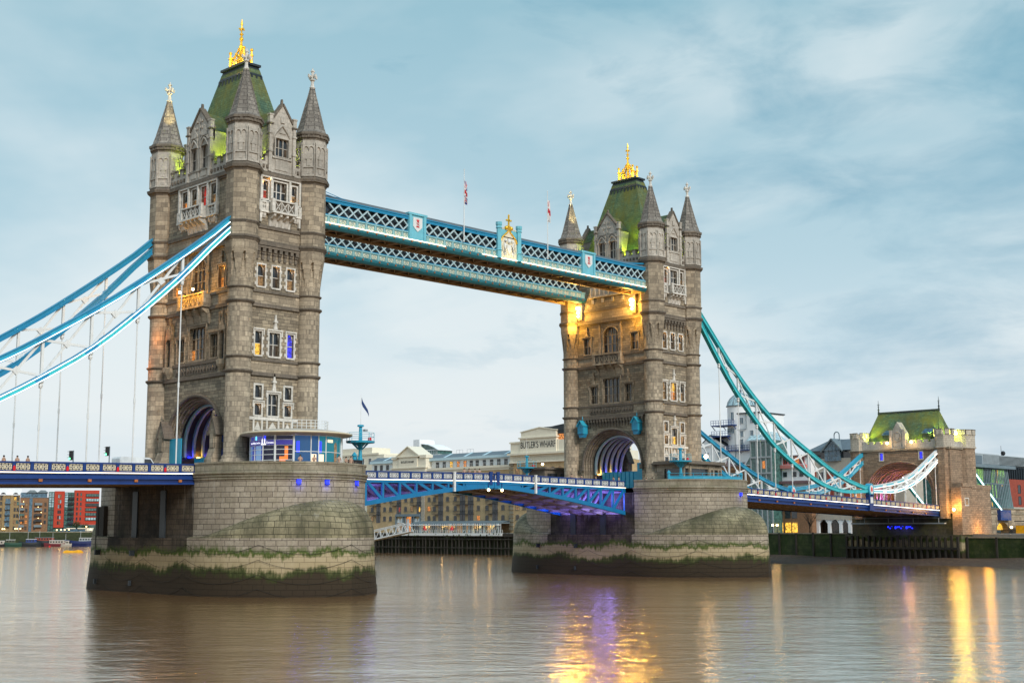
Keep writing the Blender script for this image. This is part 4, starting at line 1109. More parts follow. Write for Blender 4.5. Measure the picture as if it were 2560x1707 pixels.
for x, lb in ((41.15-1.3, 'left'), (41.15+1.5, 'right')):
    t_ = thing('navigation_lamp', 'small orange navigation lamp hanging under mid span, %s of the pair' % lb, 'lamp', (x, -7.3, 8.2), 'navigation lamps under mid span')
    b = MB(); b.beam((x, -7.45, 9.2), (x, -7.45, 8.35), .1, .1); b.build('bracket', 'navy', t_)
    b = MB(); b.ball((x, -7.5, 8.15), .2, 8); b.build('bulb', 'lampyellow', t_)
for x, lb in ((32.9, 'left'), (49.85, 'right')):
    t_ = thing('tide_post', 'white upright post fixed on the %s half of the lifting span' % lb, 'post', (x, -7.5, 7.8), 'white posts on the lifting span')
    b = MB(); b.box(x-.16, x+.16, -7.72, -7.42, 7.8, 10.5); b.box(x-.2, x+.2, -7.76, -7.4, 10.5, 10.6); b.build('shaft', 'whitepaint', t_)
# tip posts of the two leaves
for x in (40.4, 41.9):
    mb = MB(); mb.box(x-.28, x+.28, -7.5, -7.3, 8.9, 10.75); mb.box(x-.33, x+.33, -7.55, -7.25, 10.75, 10.85); mb.build('tip_post', 'royal', LEAF_N if x < 41 else LEAF_S)

# ---------------------------------------------------------------- suspension chains
TOPL = [(5.0, 42.9), (6.64, 41.5), (10.7, 37.9), (21.1, 30.0), (28.3, 25.2), (35.3, 20.95), (42.5, 17.6), (49.2, 14.7), (56.3, 12.5), (62.6, 11.1), (64.7, 10.9)]
BOTL = [(5.0, 40.9), (6.6, 39.4), (9.65, 36.4), (13.5, 32.3), (19.2, 27.0), (24.7, 22.4), (30.4, 18.7), (35.1, 16.0), (41.3, 12.9), (47, 10.9), (53.6, 9.8), (62.5, 9.9), (64.7, 10.2)]
TOPR = [(5.0, 43.0), (6.9, 41.4), (13.2, 35.6), (18.1, 31.2), (23.6, 27.0), (29.7, 23.1), (35.9, 20.0), (42.5, 17.2), (49.2, 14.4), (56.3, 12.2), (62.6, 10.95), (64.7, 10.9)]
BOTR = [(5.0, 41.0), (6.9, 39.0), (13.45, 31.6), (18.7, 26.3), (24.5, 21.6), (29.8, 17.7), (35.6, 14.8), (41.3, 12.4), (47, 10.5), (53.6, 9.45), (62.5, 9.55), (64.7, 9.9)]
TOPA = [(147, 11.0), (149.75, 11.2), (157.4, 12.1), (163.9, 13.5), (169.5, 15.9), (174, 18.1), (180, 21.0)]
BOTA = [(147, 9.6), (149.6, 9.6), (157.2, 9.75), (163.7, 11.05), (169.3, 13.0), (174, 15.3), (180, 18.7)]
def smooth_i(pts, x):
    for i in range(len(pts)-1):
        if x <= pts[i+1][0] or i == len(pts)-2:
            p1, p2 = pts[i], pts[i+1]; p0 = pts[max(i-1, 0)]; p3 = pts[min(i+2, len(pts)-1)]
            h = p2[0]-p1[0]; u = (x-p1[0])/h
            m1 = (p2[1]-p0[1])/(p2[0]-p0[0]) if p2[0] != p0[0] else 0; m2 = (p3[1]-p1[1])/(p3[0]-p1[0])
            return (2*u**3-3*u*u+1)*p1[1]+(u**3-2*u*u+u)*h*m1+(-2*u**3+3*u*u)*p2[1]+(u**3-u*u)*h*m2
def suspension(label, X, y, top, bot, s0, s1, nodes, zdeck, cols, led=None, ledside=-1, pieces=28):
    T = thing('suspension_chain', label, 'suspension chain', (X(s0), y, zdeck(X(s0))), 'suspension chains')
    ss = [s0+(s1-s0)*i/pieces for i in range(pieces+1)]
    chords = []
    for nm, cv, mt, sg in (('top_chord', top, cols[0], -1), ('bottom_chord', bot, cols[1], 1)):
        mb = MB(); h = .64
        def band(mbx, d0, d1, wa, wb):    # strip along the chord: d = offset from the outer edge, w across
            rows = []
            for i, s in enumerate(ss):
                z_ = smooth_i(cv, s); dz = (smooth_i(cv, s+.2)-smooth_i(cv, s-.2))/.4; L = math.hypot(1, dz); sgx = (X(s+.1)-X(s))/.1
                nx, nz = -dz/L*sgx, 1/L
                q0, q1 = sg*d0, sg*d1
                rows.append([(X(s)+nx*q0, y+wa, z_+nz*q0), (X(s)+nx*q0, y+wb, z_+nz*q0), (X(s)+nx*q1, y+wb, z_+nz*q1), (X(s)+nx*q1, y+wa, z_+nz*q1)])
            mbx.grid(rows, True); mbx.face(rows[0]); mbx.face(rows[-1])
        band(mb, 0, h, -.27, .27); mb.mat(1); band(mb, -.03, .10, -.36, .36); band(mb, h-.08, h+.04, -.36, .36)
        for s in nodes:              # splice plates where the web joins
            if s0+1 < s < s1-1:
                a_, b_ = s-.75, s+.75; mid = -sg*-h/2
                mb.beam((X(a_), y, smooth_i(cv, a_)+sg*h/2), (X(b_), y, smooth_i(cv, b_)+sg*h/2), .60, h*.8)
        o = mb.build(nm, [mt, cols[2]], T); chords.append(o)
        if led:
            lm = MB(); yy = ledside*.362
            for d0 in ((h-.13,) if nm == 'top_chord' else (.02, h-.15)):
                band(lm, d0, d0+.085, yy, yy+ledside*.05)
            lm.build('led_strip', led, o)
    wb = MB(); nd = [s for s in nodes if s0 < s < s1]
    for s in nd:
        za, zb_ = smooth_i(bot, s)+.5, smooth_i(top, s)-.5
        if zb_-za > .4:
            wb.beam((X(s), y, za), (X(s), y, zb_), .30, .28, (0, 1, 0)); wb.beam((X(s), y, zb_), (X(s), y, zb_+.2), .8, .2, (0, 1, 0))
    for a, b in zip(nd, nd[1:]):
        pa, pb = (smooth_i(bot, a)+.6, smooth_i(top, a)-.6), (smooth_i(bot, b)+.6, smooth_i(top, b)-.6)
        wb.beam((X(a), y-.06, pa[0]), (X(b), y-.06, pb[1]), .27, .14, (0, 1, 0)); wb.beam((X(a), y+.06, pa[1]), (X(b), y+.06, pb[0]), .27, .14, (0, 1, 0))
        m = (a+b)/2; zc = (pa[0]+pb[1]+pa[1]+pb[0])/4
        wb.polyf(lambda u, q, w: (X(m)+u, y+w, zc+q), [(-.55, 0), (0, -.5), (.55, 0), (0, .5)], -.12, .12)
    wb.build('web', 'whitepaint', T)
    for s in nd:
        zb_ = smooth_i(bot, s); zd = zdeck(X(s))
        if zb_-zd < .35: continue
        h = MB(); h.loft(X(s), y, [(zd-.1, .085), (zb_-.5, .075)], 8)
        zm = zd+(zb_-zd)*.42
        h.loft(X(s), y, [(zm-.3, .12), (zm+.3, .12)], 8); h.beam((X(s), y, zb_-.75), (X(s), y, zb_-.1), .34, .3); h.ball((X(s), y, zb_-.5), .26, 8)
        h.loft(X(s), y, [(zb_-.2, .30), (zb_+.02, .30)], 6)
        h.build('hanger', 'whitepaint', T)
    return T
NL = [13.5+5.7*i for i in range(9)]
zl0, zr0 = (lambda x: zl(x)), (lambda x: zr(x))
suspension('bright blue suspension chain with white light strips, near side left of the left tower', lambda s: -s, -9.2, TOPL, BOTL, 5.4, 64.7, NL, zl0, ('cyan', 'teal', 'deepblue'), 'ledcool', -1)
suspension('dark blue suspension chain behind the bright one at the left, far side of the road', lambda s: -s, 9.2, TOPL, BOTL, 5.4, 64.7, NL, zl0, ('deepblue', 'deepblue', 'deepblue'), None)
suspension('long teal suspension chain sweeping down right from the far tower, near side', lambda s: SPAN+s, -9.2, TOPR, BOTR, 5.4, 64.7, NL, zr0, ('teal', 'teal', 'teal'), None)
suspension('long blue suspension chain low behind the teal one, far side right of the far tower', lambda s: SPAN+s, 9.2, TOPR, BOTR, 5.4, 64.7, NL, zr0, ('deepblue', 'deepblue', 'cyan'), None)
NA = [152.8+4.6*i for i in range(6)]
suspension('short chain with bright white light strips rising to the gatehouse, near side', lambda s: s, -9.2, TOPA, BOTA, 147.0, 179.5, NA, zr0, ('skyblue', 'skyblue', 'whitepaint'), 'ledsoft', -1, 16)
suspension('short blue chain rising to the gatehouse, far side behind the white-lit one', lambda s: s, 9.2, TOPA, BOTA, 147.0, 179.5, NA, zr0, ('cyan', 'skyblue', 'cyan'), None, -1, 16)
for y, lb in ((-9.2, 'round white and red boss joining the near teal chains above the blue deck post'), (9.2, 'round white and red boss joining the far side chains')):
    t_ = thing('chain_joint', lb, 'joint', (147, y, 8.4), 'round chain joints')
    f = FY(147.0, y, -1)
    b = MB(); b.polyf(f, [(1.05*cos(2*pi*i/24), 10.25+1.25*sin(2*pi*i/24)) for i in range(24)], -.5, .5); o = b.build('pin_housing', 'cyan', t_)
    b = MB(); b.polyf(f, [(.66*cos(2*pi*i/24), 10.25+.9*sin(2*pi*i/24)) for i in range(24)], .5, .56); b.build('disc', 'whitepaint', o)
    b = MB(); b.polyf(f, [(.3*cos(2*pi*i/16), 10.25+.5*sin(2*pi*i/16)) for i in range(16)], .56, .6); b.build('emblem', 'redpaint', o)
    b = MB(); b.boxf(f, -.75, .75, 6.3, 9.2, -.5, .45); b.boxf(f, -.9, .9, 9.0, 9.25, -.55, .5); b.boxf(f, -.95, .95, 6.0, 6.35, -.5, .5); b.mat(1).boxf(f, -.5, .5, 7.5, 8.7, .45, .5); b.build('post', ['navy', 'whitepaint'], t_)
for y, lb in ((-9.2, 'straight teal land tie with light strip sloping down right of the gatehouse'), (9.2, 'straight teal land tie seen through the gatehouse arch')):
    t_ = thing('land_tie', lb, 'land tie', (200, y, 7), 'straight land ties')
    b = MB(); b.beam((188.5, y, 18.8), (208, y, 6.3), .6, .8); b.build('tie_beam', 'teal', t_)
    b = MB(); b.beam((188.5, y-.33, 18.75), (208, y-.33, 6.25), .05, .34); b.build('led_strip', 'ledcool', t_)
    b = MB(); b.box(205.4, 211, y-1.0, y+1.0, 4.2, 6.6); b.build('anchor_block', 'royal', t_)

# ---------------------------------------------------------------- high walkways
def walkway(label, y0, y1, lit):
    Wk = thing('high_walkway', label, 'walkway', (SPAN/2, (y0+y1)/2, 42), 'high level walkways')
    xa, xb = 6.6, SPAN-6.6; ex = 1.6
    for s, y in ((-1, y0), (1, y1)):
        mb = MB(); f = FY(0, y, s)
        mb.boxf(f, xa, xb+ (ex if s == -1 else 0), 42.35, 42.75, -.3, .05); mb.boxf(f, xa, xb+(ex if s == -1 else 0), 43.62, 43.8, -.3, .14); mb.boxf(f, xa, xb+(ex if s == -1 else 0), 42.75, 43.62, -.25, 0)
        n = 43
        for i in range(n+1):
            x = xa+(xb-xa)*i/n; mb.boxf(f, x-.14, x+.14, 42.75, 43.62, 0, .1)
        fas = mb.build('fascia', 'aqua', Wk)
        if s == -1:
            pm = MB()
            for i in range(n):
                x = xa+(xb-xa)*(i+.5)/n
                pm.boxf(f, x-.55, x+.55, 42.88, 43.5, .0, .03)
            pm.build('fascia_panel', 'creampaint', fas)
            pm = MB()
            for i in range(n):
                x = xa+(xb-xa)*(i+.5)/n
                for (u0, u1, q0, q1) in ((-.58, .58, 42.84, 42.90), (-.58, .58, 43.48, 43.54), (-.58, -.52, 42.90, 43.48), (.52, .58, 42.90, 43.48)): pm.boxf(f, x+u0, x+u1, q0, q1, .0, .07)
                ar = arch_pts(x, .42, 42.92, .46, 8); pm.tube([f(u, q, .05) for u, q in ar], .05, 4)
                for a in (.25, .5, .75): pm.beam(f(x, 42.92, .05), f(x+.4*cos(pi*a), 42.92+.42*sin(pi*a), .05), .05, .05)
            pm.build('fascia_relief', 'aqua', fas)
            so_ = MB(); rows = []
            for x in (xa, xb+ex): rows.append([f(x, 42.75, .12), f(x, 42.5, .3), f(x, 42.25, .28), f(x, 41.95, .05), f(x, 41.9, -.3)])
            so_.grid(rows); so_.build('soffit_moulding', 'darkteal', Wk)
            bl = MB()
            for i in range(n+1):
                x = xa+(xb-xa)*i/n; bl.boxf(f, x-.11, x+.11, 42.36, 42.56, .25, .42)
            bl.build('soffit_bracket', 'copper', Wk)
            if lit:
                for a, b in ((7.3, 29.2), (36.6, 39.6), (40.2, 44.0), (45.0, xb+ex)):
                    lm = MB(); lm.boxf(f, a, b, 42.68, 42.77, .16, .26); lm.build('led_strip', 'ledwarm', fas)
        # lattice girder
        ch = MB(); ch.boxf(f, xa, xb, 45.55, 45.95, -.35, .1); ch.boxf(f, xa, xb, 45.95, 46.1, -.4, .2); ch.boxf(f, xa, xb, 43.8, 43.95, -.2, .05)
        ch.build('top_chord', 'deepblue', Wk)
        la = MB(); p = 1.62; k = int((xb-xa)/p)+1
        for i in range(-1, k+1):
            for sgn in (1, -1):
                x0_, x1_ = xa+i*p, xa+i*p+1.95
                if sgn < 0: x0_, x1_ = x1_, x0_
                A, B = Vector(f(x0_, 43.9, .0 if sgn > 0 else -.12)), Vector(f(x1_, 45.6, .0 if sgn > 0 else -.12))
                lo, hi = (A, B) if A.x < B.x else (B, A)
                if lo.x < xa or hi.x > xb: continue
                la.beam(A, B, .12, .2, (0, 0, 1))
        la.build('lattice', 'latticegrey', Wk)
        gl = MB(); gl.box(xa, xb, y-s*.55-.02, y-s*.55+.02, 43.8, 45.6); gl.build('glazing', 'glassdark', Wk)
    rf = MB(); rf.box(xa, xb, y0-.1, y1+.1, 46.1, 46.25); rf.box(xa, xb, y0+.4, y1-.4, 46.25, 46.6); rf.build('roof', 'slategrey', Wk)
    fl = MB(); fl.box(xa, xb, y0+.3, y1-.3, 42.6, 42.7); 
    fl.build('floor', 'brownsteel', Wk)
    br = MB(); n = 24
    for i in range(n+1):
        x = xa+(xb-xa)*i/n; br.box(x-.11, x+.11, y0+.1, y1-.1, 42.1, 42.55)
        if i < n:
            x2 = xa+(xb-xa)*(i+1)/n; br.beam((x, y0+.2, 42.3), (x2, y1-.2, 42.3), .13, .13); br.beam((x, y1-.2, 42.3), (x2, y0+.2, 42.3), .13, .13)
    br.box(xa, xb, y1-.3, y1+.1, 41.95, 42.6)
    br.build('wind_bracing', 'brownsteel', Wk)
    return Wk
WK1 = walkway('near overhead walkway with warm light strip and gilded crest between the towers', -9.25, -5.55, True)
WK2 = walkway('far overhead walkway, unlit blue lattice seen below the near walkway', 5.55, 9.25, False)
f = FY(0, -9.25, -1)
for xc, nm in ((23.75, 0), (60.4, 1)):
    mb = MB(); mb.boxf(f, xc-1.6, xc+1.6, 42.75, 46.3, -.3, .22); mb.boxf(f, xc-1.75, xc+1.75, 46.3, 46.6, -.4, .4)
    for s in (-1, 1): mb.boxf(f, xc+s*1.35-.22, xc+s*1.35+.22, 42.78, 46.3, .22, .36)
    o = mb.build('crest_panel', 'skyblue', WK1)
    mb = MB(); mb.polyf(f, [(xc-.85, 46.0), (xc+.85, 46.0), (xc+.85, 44.7), (xc+.5, 44.35), (xc, 43.95), (xc-.5, 44.35), (xc-.85, 44.7)], .22, .32); mb.build('shield', 'whitepaint', o)
    mb = MB()      # red crowned cipher
    g = lambda u, q, w: f(xc+u, q, w)
    mb.polyf(g, [(-.28, 45.75), (-.1, 45.6), (0, 45.85), (.1, 45.6), (.28, 45.75), (.2, 45.45), (-.2, 45.45)], .32, .36)
    mb.tube([g(.2*cos(a), 45.2+.18*sin(a), .36) for a in [i*pi/5 for i in range(9)]], .05, 4); mb.tube([g(-.2*cos(a), 44.9-.2*sin(a), .36) for a in [i*pi/5 for i in range(9)]], .05, 4)
    mb.boxf(g, -.3, .3, 44.6, 44.7, .32, .37); mb.build('emblem', 'redpaint', o)
cr = MB()
for x in (40.0, 44.3):
    cr.loft(x, -9.5, [(42.6, .42), (43.7, .42), (43.8, .55), (43.95, .42), (47.1, .38), (47.2, .5), (47.5, .42), (47.7, .52), (48.1, .52), (48.12, .3)], 8)
cr.boxf(f, 40.3, 44.0, 42.75, 47.2, -.3, .12)
o = cr.build('crest_panel', 'skyblue', WK1)
cp = MB(); og = [(40.45, 42.9), (43.85, 42.9), (43.85, 45.3), (43.6, 45.9), (42.9, 46.5), (42.4, 46.9), (42.15, 47.6), (41.9, 46.9), (41.4, 46.5), (40.7, 45.9), (40.45, 45.3)]
cp.polyf(f, og, .12, .2); cp.build('crest_field', 'creampaint', o)
cp = MB(); pts = [f(u, q, .26) for u, q in og[2:]]; cp.tube(pts, .13, 5); 
cp.tube([f(42.15+.5*cos(a), 47.5+.42*sin(a)-.1, .2) for a in [pi*.1+i*pi*.8/6 for i in range(7)]], .14, 5)
for s in (-1, 1): cp.ball(f(42.15+s*.5, 47.5, .2), .34, 8)
cp.beam(f(42.15, 47.5, .2), f(42.15, 49.5, .2), .2, .2); cp.beam(f(41.6, 48.7, .2), f(42.7, 48.7, .2), .2, .24); cp.ball(f(42.15, 49.5, .2), .16, 6)
for k in range(4):
    for s in (-1, 1): cp.ball(f(42.15+s*(.75+.3*k), 47.25-.03*k+.12, .1), .1, 6)
cp.build('gilding', 'gold', o)
cp = MB()   # supporters and shield in relief
cp.polyf(f, [(41.75, 44.9), (42.55, 44.9), (42.55, 44.1), (42.15, 43.5), (41.75, 44.1)], .2, .34)
for s in (-1, 1):
    g = lambda u, q, w: f(42.15+s*u, q, w)
    cp.tube([g(.95, 43.2, .26), g(.85, 43.8, .26), g(.8, 44.4, .28), g(.95, 45.0, .28), g(.8, 45.4, .28)], [.14, .16, .22, .2, .16], 6); cp.ball(g(.72, 45.5, .3), .24, 8)
    cp.tube([g(.8, 44.6, .3), g(.5, 44.9, .34)], [.1, .07], 5); cp.tube([g(.85, 43.8, .28), g(.55, 43.4, .32)], [.12, .07], 5); cp.tube([g(1.0, 43.5, .25), g(1.35, 44.0, .25), g(1.3, 44.7, .25)], .06, 5)
cp.ball(f(42.15, 45.4, .28), .34, 8); cp.boxf(f, 41.85, 42.45, 45.65, 45.9, .15, .36)
cp.build('emblem', 'whitepaint', o)
plight((42.15, -10.9, 43.0), (1.0, .85, .45), 40, .2)
# flagpoles on the near walkway
def cloth_flag(parent, x, y, zt, w, h, pattern, lean=(0.0, 0.0)):
    nu, nv = 14, 22; rows = []; mb = MB()
    def pt(i, j):
        u, v = i/nu, j/nv
        fold = .16*sin(u*9+v*3)*(.4+v); dx = (u*.34)*w*(1-.3*v)
        return (x+dx*.8+.05+lean[0]*u, y+fold-.1*u, zt-v*h-u*u*.55+lean[1]*u)
    for j in range(nv):
        for i in range(nu):
            mb.mat(pattern((i+.5)/nu, (j+.5)/nv)); mb.face([pt(i, j), pt(i+1, j), pt(i+1, j+1), pt(i, j+1)])
    return mb
def union(u, v):
    if abs(u-.5) < .07 or abs(v-.5) < .1: return 2
    if abs(u-.5) < .12 or abs(v-.5) < .17: return 1
    d_ = min(abs(u-v), abs(u+v-1))
    return 2 if d_ < .04 else 1 if d_ < .1 else 0
def george(u, v):
    if u < .4 and v < .4: return 2 if abs(u-.2) < .05 and .1 < v < .3 else 1
    return 2 if abs(u-.5) < .1 or abs(v-.5) < .12 else 1
for x, fn, q, lb in ((32.65, union, 51.9, 'white flagpole on the near walkway with a limp red, white and blue crossed flag'), (50.6, george, 52.2, 'white flagpole on the near walkway with a limp white flag with red cross')):
    t_ = thing('flagpole', lb, 'flagpole', (x, -9.65, 43.9), 'flagpoles on the walkway')
    b = MB(); b.loft(x, -9.65, [(43.9, .09), (54.7, .045)], 8); b.ball((x, -9.65, 54.75), .09, 6); b.beam((x, -9.65, 45.9), (x, -9.2, 45.9), .08, .08); b.build('pole', 'whitepaint', t_)
    cloth_flag(t_, x, -9.65, q+1.2, 1.7, 3.3, fn).build('flag', ['flagblue', 'flagwhite', 'flagred'], t_)
for y in (-9.0, 8.8):     # stay rods at the tower ends
    for a, b, w in (((6.5, y, 47.2), (12.3, y, 46.2), .07), ((6.5, y, 46.8), (12.3, y, 46.15), .07), ((SPAN-6.5, y, 46.9), (SPAN-12, y, 46.2), .22)):
        mb = MB(); mb.beam(a, b, w, w); mb.build('stay_rod', 'deepblue', WK1 if y < 0 else WK2)
# ---------------------------------------------------------------- south gatehouse
GX = 177.0
G = thing('gatehouse', 'squat stone bridge gatehouse with battlements and green hipped roof at the right', 'gatehouse', (GX+5, 0, 6))
f = FX(GX, 0, -1)
mb = MB(); ap = arch_pts(0, 8.0, 11.0, 6.0, 24)
for a, b in ((-12.2, -8.0), (8.0, 12.2)): mb.face([f(a, 5, 0), f(b, 5, 0), f(b, 19.9, 0), f(a, 19.9, 0)])
hs = [(3.9, 4.7, 17.7, 19.3), (-5.8, -5.0, 17.7, 19.3)]
for i in range(24): mb.face([f(*ap[i], 0), f(*ap[i+1], 0), f(ap[i+1][0], 17.4, 0), f(ap[i][0], 17.4, 0)])
wall_holes(mb, f, -8.0, 8.0, 17.4, 19.9, hs, .3)
for k in range(4):
    a0 = [(-8+.3*k, 5)]+arch_pts(0, 8-.3*k, 11, 6-.3*k, 24)+[(8-.3*k, 5)]; a1 = [(-8+.3*(k+1), 5)]+arch_pts(0, 8-.3*(k+1), 11, 6-.3*(k+1), 24)+[(8-.3*(k+1), 5)]
    mb.grid([[f(u, q, -.35*k) for u, q in a0], [f(u, q, -.35*(k+1)) for u, q in a0]]); mb.grid([[f(u, q, -.35*(k+1)) for u, q in a0], [f(u, q, -.35*(k+1)) for u, q in a1]])
a1 = [(-6.8, 5)]+arch_pts(0, 6.8, 11, 4.8, 24)+[(6.8, 5)]
mb.grid([[f(u, q, -1.4) for u, q in a1], [f(u, q, -10.3) for u, q in a1]])
mb.tube([f(u, q, .05) for u, q in arch_pts(0, 8.15, 11, 6.2, 24)], .25, 5)
g2 = FX(GX+10.3, 0, 1)
for a, b in ((-12.2, -6.8), (6.8, 12.2)): mb.face([g2(a, 5, 0), g2(b, 5, 0), g2(b, 19.9, 0), g2(a, 19.9, 0)])
ap2 = arch_pts(0, 6.8, 11.0, 4.8, 24)
for i in range(24): mb.face([g2(*ap2[i], 0), g2(*ap2[i+1], 0), g2(ap2[i+1][0], 19.9, 0), g2(ap2[i][0], 19.9, 0)])
for s in (-1, 1):
    fy = FY(GX, s*12.2, s); mb.face([fy(0, 5, 0), fy(10.3, 5, 0), fy(10.3, 19.9, 0), fy(0, 19.9, 0)])
mb.mat(1).boxf(f, -12.3, 12.3, 19.7, 20.15, -.3, .35); mb.boxf(FY(GX, -12.2, -1), 0, 10.3, 19.7, 20.15, -.3, .35)
mb.build('wall', ['warmstone', 'ashlar'], G)
for k in range(5):
    m_ = MB(); x_ = 2.2+k*1.7; ra = [(-6.8, 6)]+arch_pts(0, 6.8, 11, 4.8, 20)+[(6.8, 6)]
    for i in range(len(ra)-1):
        a, b = ra[i], ra[i+1]; m_.hexa([f(*a, -x_), f(*b, -x_), f(*b, -x_-.4), f(*a, -x_-.4)]+[f(a[0]*.93, a[1]-(.35 if a[1] > 11 else 0), -x_), f(b[0]*.93, b[1]-(.35 if b[1] > 11 else 0), -x_), f(b[0]*.93, b[1]-(.35 if b[1] > 11 else 0), -x_-.4), f(a[0]*.93, a[1]-(.35 if a[1] > 11 else 0), -x_-.4)])
    m_.build('vault_rib', 'ashlar', G)
for u in (4.3, -5.4):
    m_ = MB()
    for a, b in ((-.62, -.4), (.4, .62)): m_.boxf(f, u+a, u+b, 17.5, 19.5, -.02, .1)
    m_.boxf(f, u-.62, u+.62, 19.3, 19.55, -.02, .11); m_.boxf(f, u-.62, u+.62, 17.45, 17.7, -.02, .12); o = m_.build('window', 'trimwhite', G)
    m_ = MB(); m_.boxf(f, u-.4, u+.4, 17.7, 19.3, -.3, -.26); m_.build('pane', 'winblue', o)
for (cx_, cy_, r, z1, nn) in ((GX+1.3, -10.4, 2.0, 24.1, 8), (GX+1.3, 10.4, 2.0, 24.1, 8), (GX+8.2, -11.0, 2.9, 24.1, 12), (GX+8.2, 11, 2.9, 24.1, 12)):
    m_ = MB(); m_.loft(cx_, cy_, [(4.5, r), (19.9, r)], nn); m_.mat(1).loft(cx_, cy_, [(19.9, r), (20.0, r+.3), (20.3, r+.3), (20.32, r+.12), (22.9, r+.12)], nn)
    for k in range(nn):
        a = 2*pi*(k+.0)/nn
        if k % 1 == 0: m_.beam((cx_+(r-.05)*cos(a), cy_+(r-.05)*sin(a), 22.9), (cx_+(r-.05)*cos(a), cy_+(r-.05)*sin(a), z1-.1), r*.46, .45, (cos(a), sin(a), 0))
    m_.mat(2)
    for k in range(nn):
        a = 2*pi*k/nn; m_.beam((cx_+(r-.05)*cos(a), cy_+(r-.05)*sin(a), z1-.1), (cx_+(r-.05)*cos(a), cy_+(r-.05)*sin(a), z1+.06), r*.52, .55, (cos(a), sin(a), 0))
    m_.build('turret', ['warmstone', 'paleashlar', 'cornice'], G)
m_ = MB(); m_.boxf(f, -9, 9, 20.1, 21.4, -.6, .15)
for i in range(11):
    u = -8.4+i*1.68
    if abs(u) > 1.6: m_.boxf(f, u-.5, u+.5, 21.4, 22.0, -.6, .15)
fy = FY(GX, -12.2, -1); m_.boxf(fy, 2, 9, 20.1, 21.4, -.6, .15); m_.build('battlement', 'portland', G)
m_ = MB(); m_.polyf(f, [(-1.6, 20.2), (1.6, 20.2), (1.6, 23.6), (0, 26.2), (-1.6, 23.6)], -2.0, .3)
for s in (-1, 1): m_.boxf(f, s*1.6-.3, s*1.6+.3, 20.2, 24.4, .1, .5)
m_.tube([f(.85*cos(a), 22.9+1.1*sin(a), .35) for a in [i*pi/8 for i in range(17)]], .12, 5); m_.polyf(f, [(-.55, 23.5), (.55, 23.5), (.5, 22.6), (0, 22.1), (-.5, 22.6)], .3, .42); m_.boxf(f, -.9, .9, 20.7, 21.3, .3, .4)
m_.build('gable_dormer', 'portland', G)
m_ = MB(); rows = [[(GX+1.0+a, -b, q), (GX+9.6-a, -b, q), (GX+9.6-a, b, q), (GX+1.0+a, b, q)] for q, a, b in ((20.2, 0, 10.0), (22.0, .7, 9.3), (25.5, 2.4, 8.3), (28.8, 4.25, 7.5))]; m_.grid(rows, True); ro = m_.build('roof', 'slate', G)
m_ = MB(); m_.beam((GX+5.3, -7.5, 28.85), (GX+5.3, 7.5, 28.85), .4, .5); m_.build('ridge', 'leadblack', ro)
for y in (-7.5, 7.5):
    m_ = MB(); m_.loft(GX+5.3, y, [(28.6, .3), (29.6, .14), (29.7, .3), (29.85, .14), (30.4, .1), (30.45, .24), (30.6, .1), (31.9, .03)], 6); m_.beam((GX+5.3, y-.3, 30.9), (GX+5.3, y+.3, 30.9), .08, .1); m_.build('finial', 'leadblack', ro)
for u in (3.5, -6.3):
    m_ = MB(); m_.boxf(f, u-1.0, u+1.0, 21.3, 23.6, -2.8, -1.3); m_.mat(1); m_.hexa([f(u-1.2, 23.4, -1.1), f(u+1.2, 23.4, -1.1), f(u+1.2, 25.0, -4), f(u-1.2, 25.0, -4), f(u-1.2, 23.55, -1.1), f(u+1.2, 23.55, -1.1), f(u+1.2, 25.15, -4), f(u-1.2, 25.15, -4)]); m_.build('dormer', ['leadblack', 'glassblue'], ro)
# lower abutment and side stair block
A = thing('bridge_abutment', 'dark stone river abutment with timber fenders under the gatehouse', 'abutment', (GX+4, 0, WATER))
m_ = MB(); m_.box(GX-.6, GX+12, -14.2, 14.0, -7.0, 1.0); m_.box(GX, GX+12, -12.6, 12.4, 1.0, 5.6); m_.build('wall', 'quaystone', A)
m_ = MB(); m_.box(GX-.4, GX+14, -14.5, -12.3, 1.0, 11.3); m_.box(GX+5, GX+14.2, -14.4, -9, 4.0, 11.8); m_.box(GX+4.8, GX+14.4, -14.6, -9, 11.0, 11.9); m_.box(GX+.2, GX+5, -14.7, -12.2, 11.3, 12.2)
m_.build('stair_block', 'warmstone', A)
m_ = MB()
fy = FY(GX, -14.4, -1); m_.boxf(fy, 1.2, 3.2, 7.2, 9.0, .0, .14); o = m_.build('window', 'trimwhite', A)
m_ = MB(); m_.boxf(fy, 1.5, 2.9, 7.45, 8.8, .13, .16); m_.build('pane', 'winwarm', o)
m_ = MB()
for i in range(20):
    y = -13.5+i*1.42; m_.box(GX-1.15, GX-.6, y-.22, y+.22, -7, .4+rnd.random()*.5)
m_.box(GX-1.3, GX-1.1, -13.5, 13.5, -2.2, -1.7); m_.build('timber_fender', 'timber', A)
m_ = MB(); m_.box(GX-2.2, GX-1.4, -11.3, 11.5, 3.35, 3.6)
for y in (-10, -4, 2, 8): m_.box(GX-2.2, GX-2.1, y, y+.1, 3.6, 4.7)
m_.box(GX-2.2, GX-2.12, -11.3, 11.5, 4.62, 4.7); m_.build('inspection_gantry', 'greypaint', A)
m_ = MB()
for i in range(14): m_.box(GX-.75, GX-.65, -3+i*.45, -2.75+i*.45, 2.3+(i % 3)*.25, 2.55+(i % 2)*.3)
m_.build('light_cluster', 'lampblue', A)
plight((GX-1.5, -1, 2.2), (.2, .2, 1), 30, .2)
plight((GX+7, -16.6, 1.7), (1.0, .45, .06), 700, 1.0); plight((GX-1.6, -12.6, 6.6), (1.0, .50, .07), 220, .7)
plight((GX-1.4, -14.6, 7.4), (1.0, .45, .10), 700, 1.0); plight((GX-2, 11.2, 8.6), (1.0, .45, .12), 330, .3)
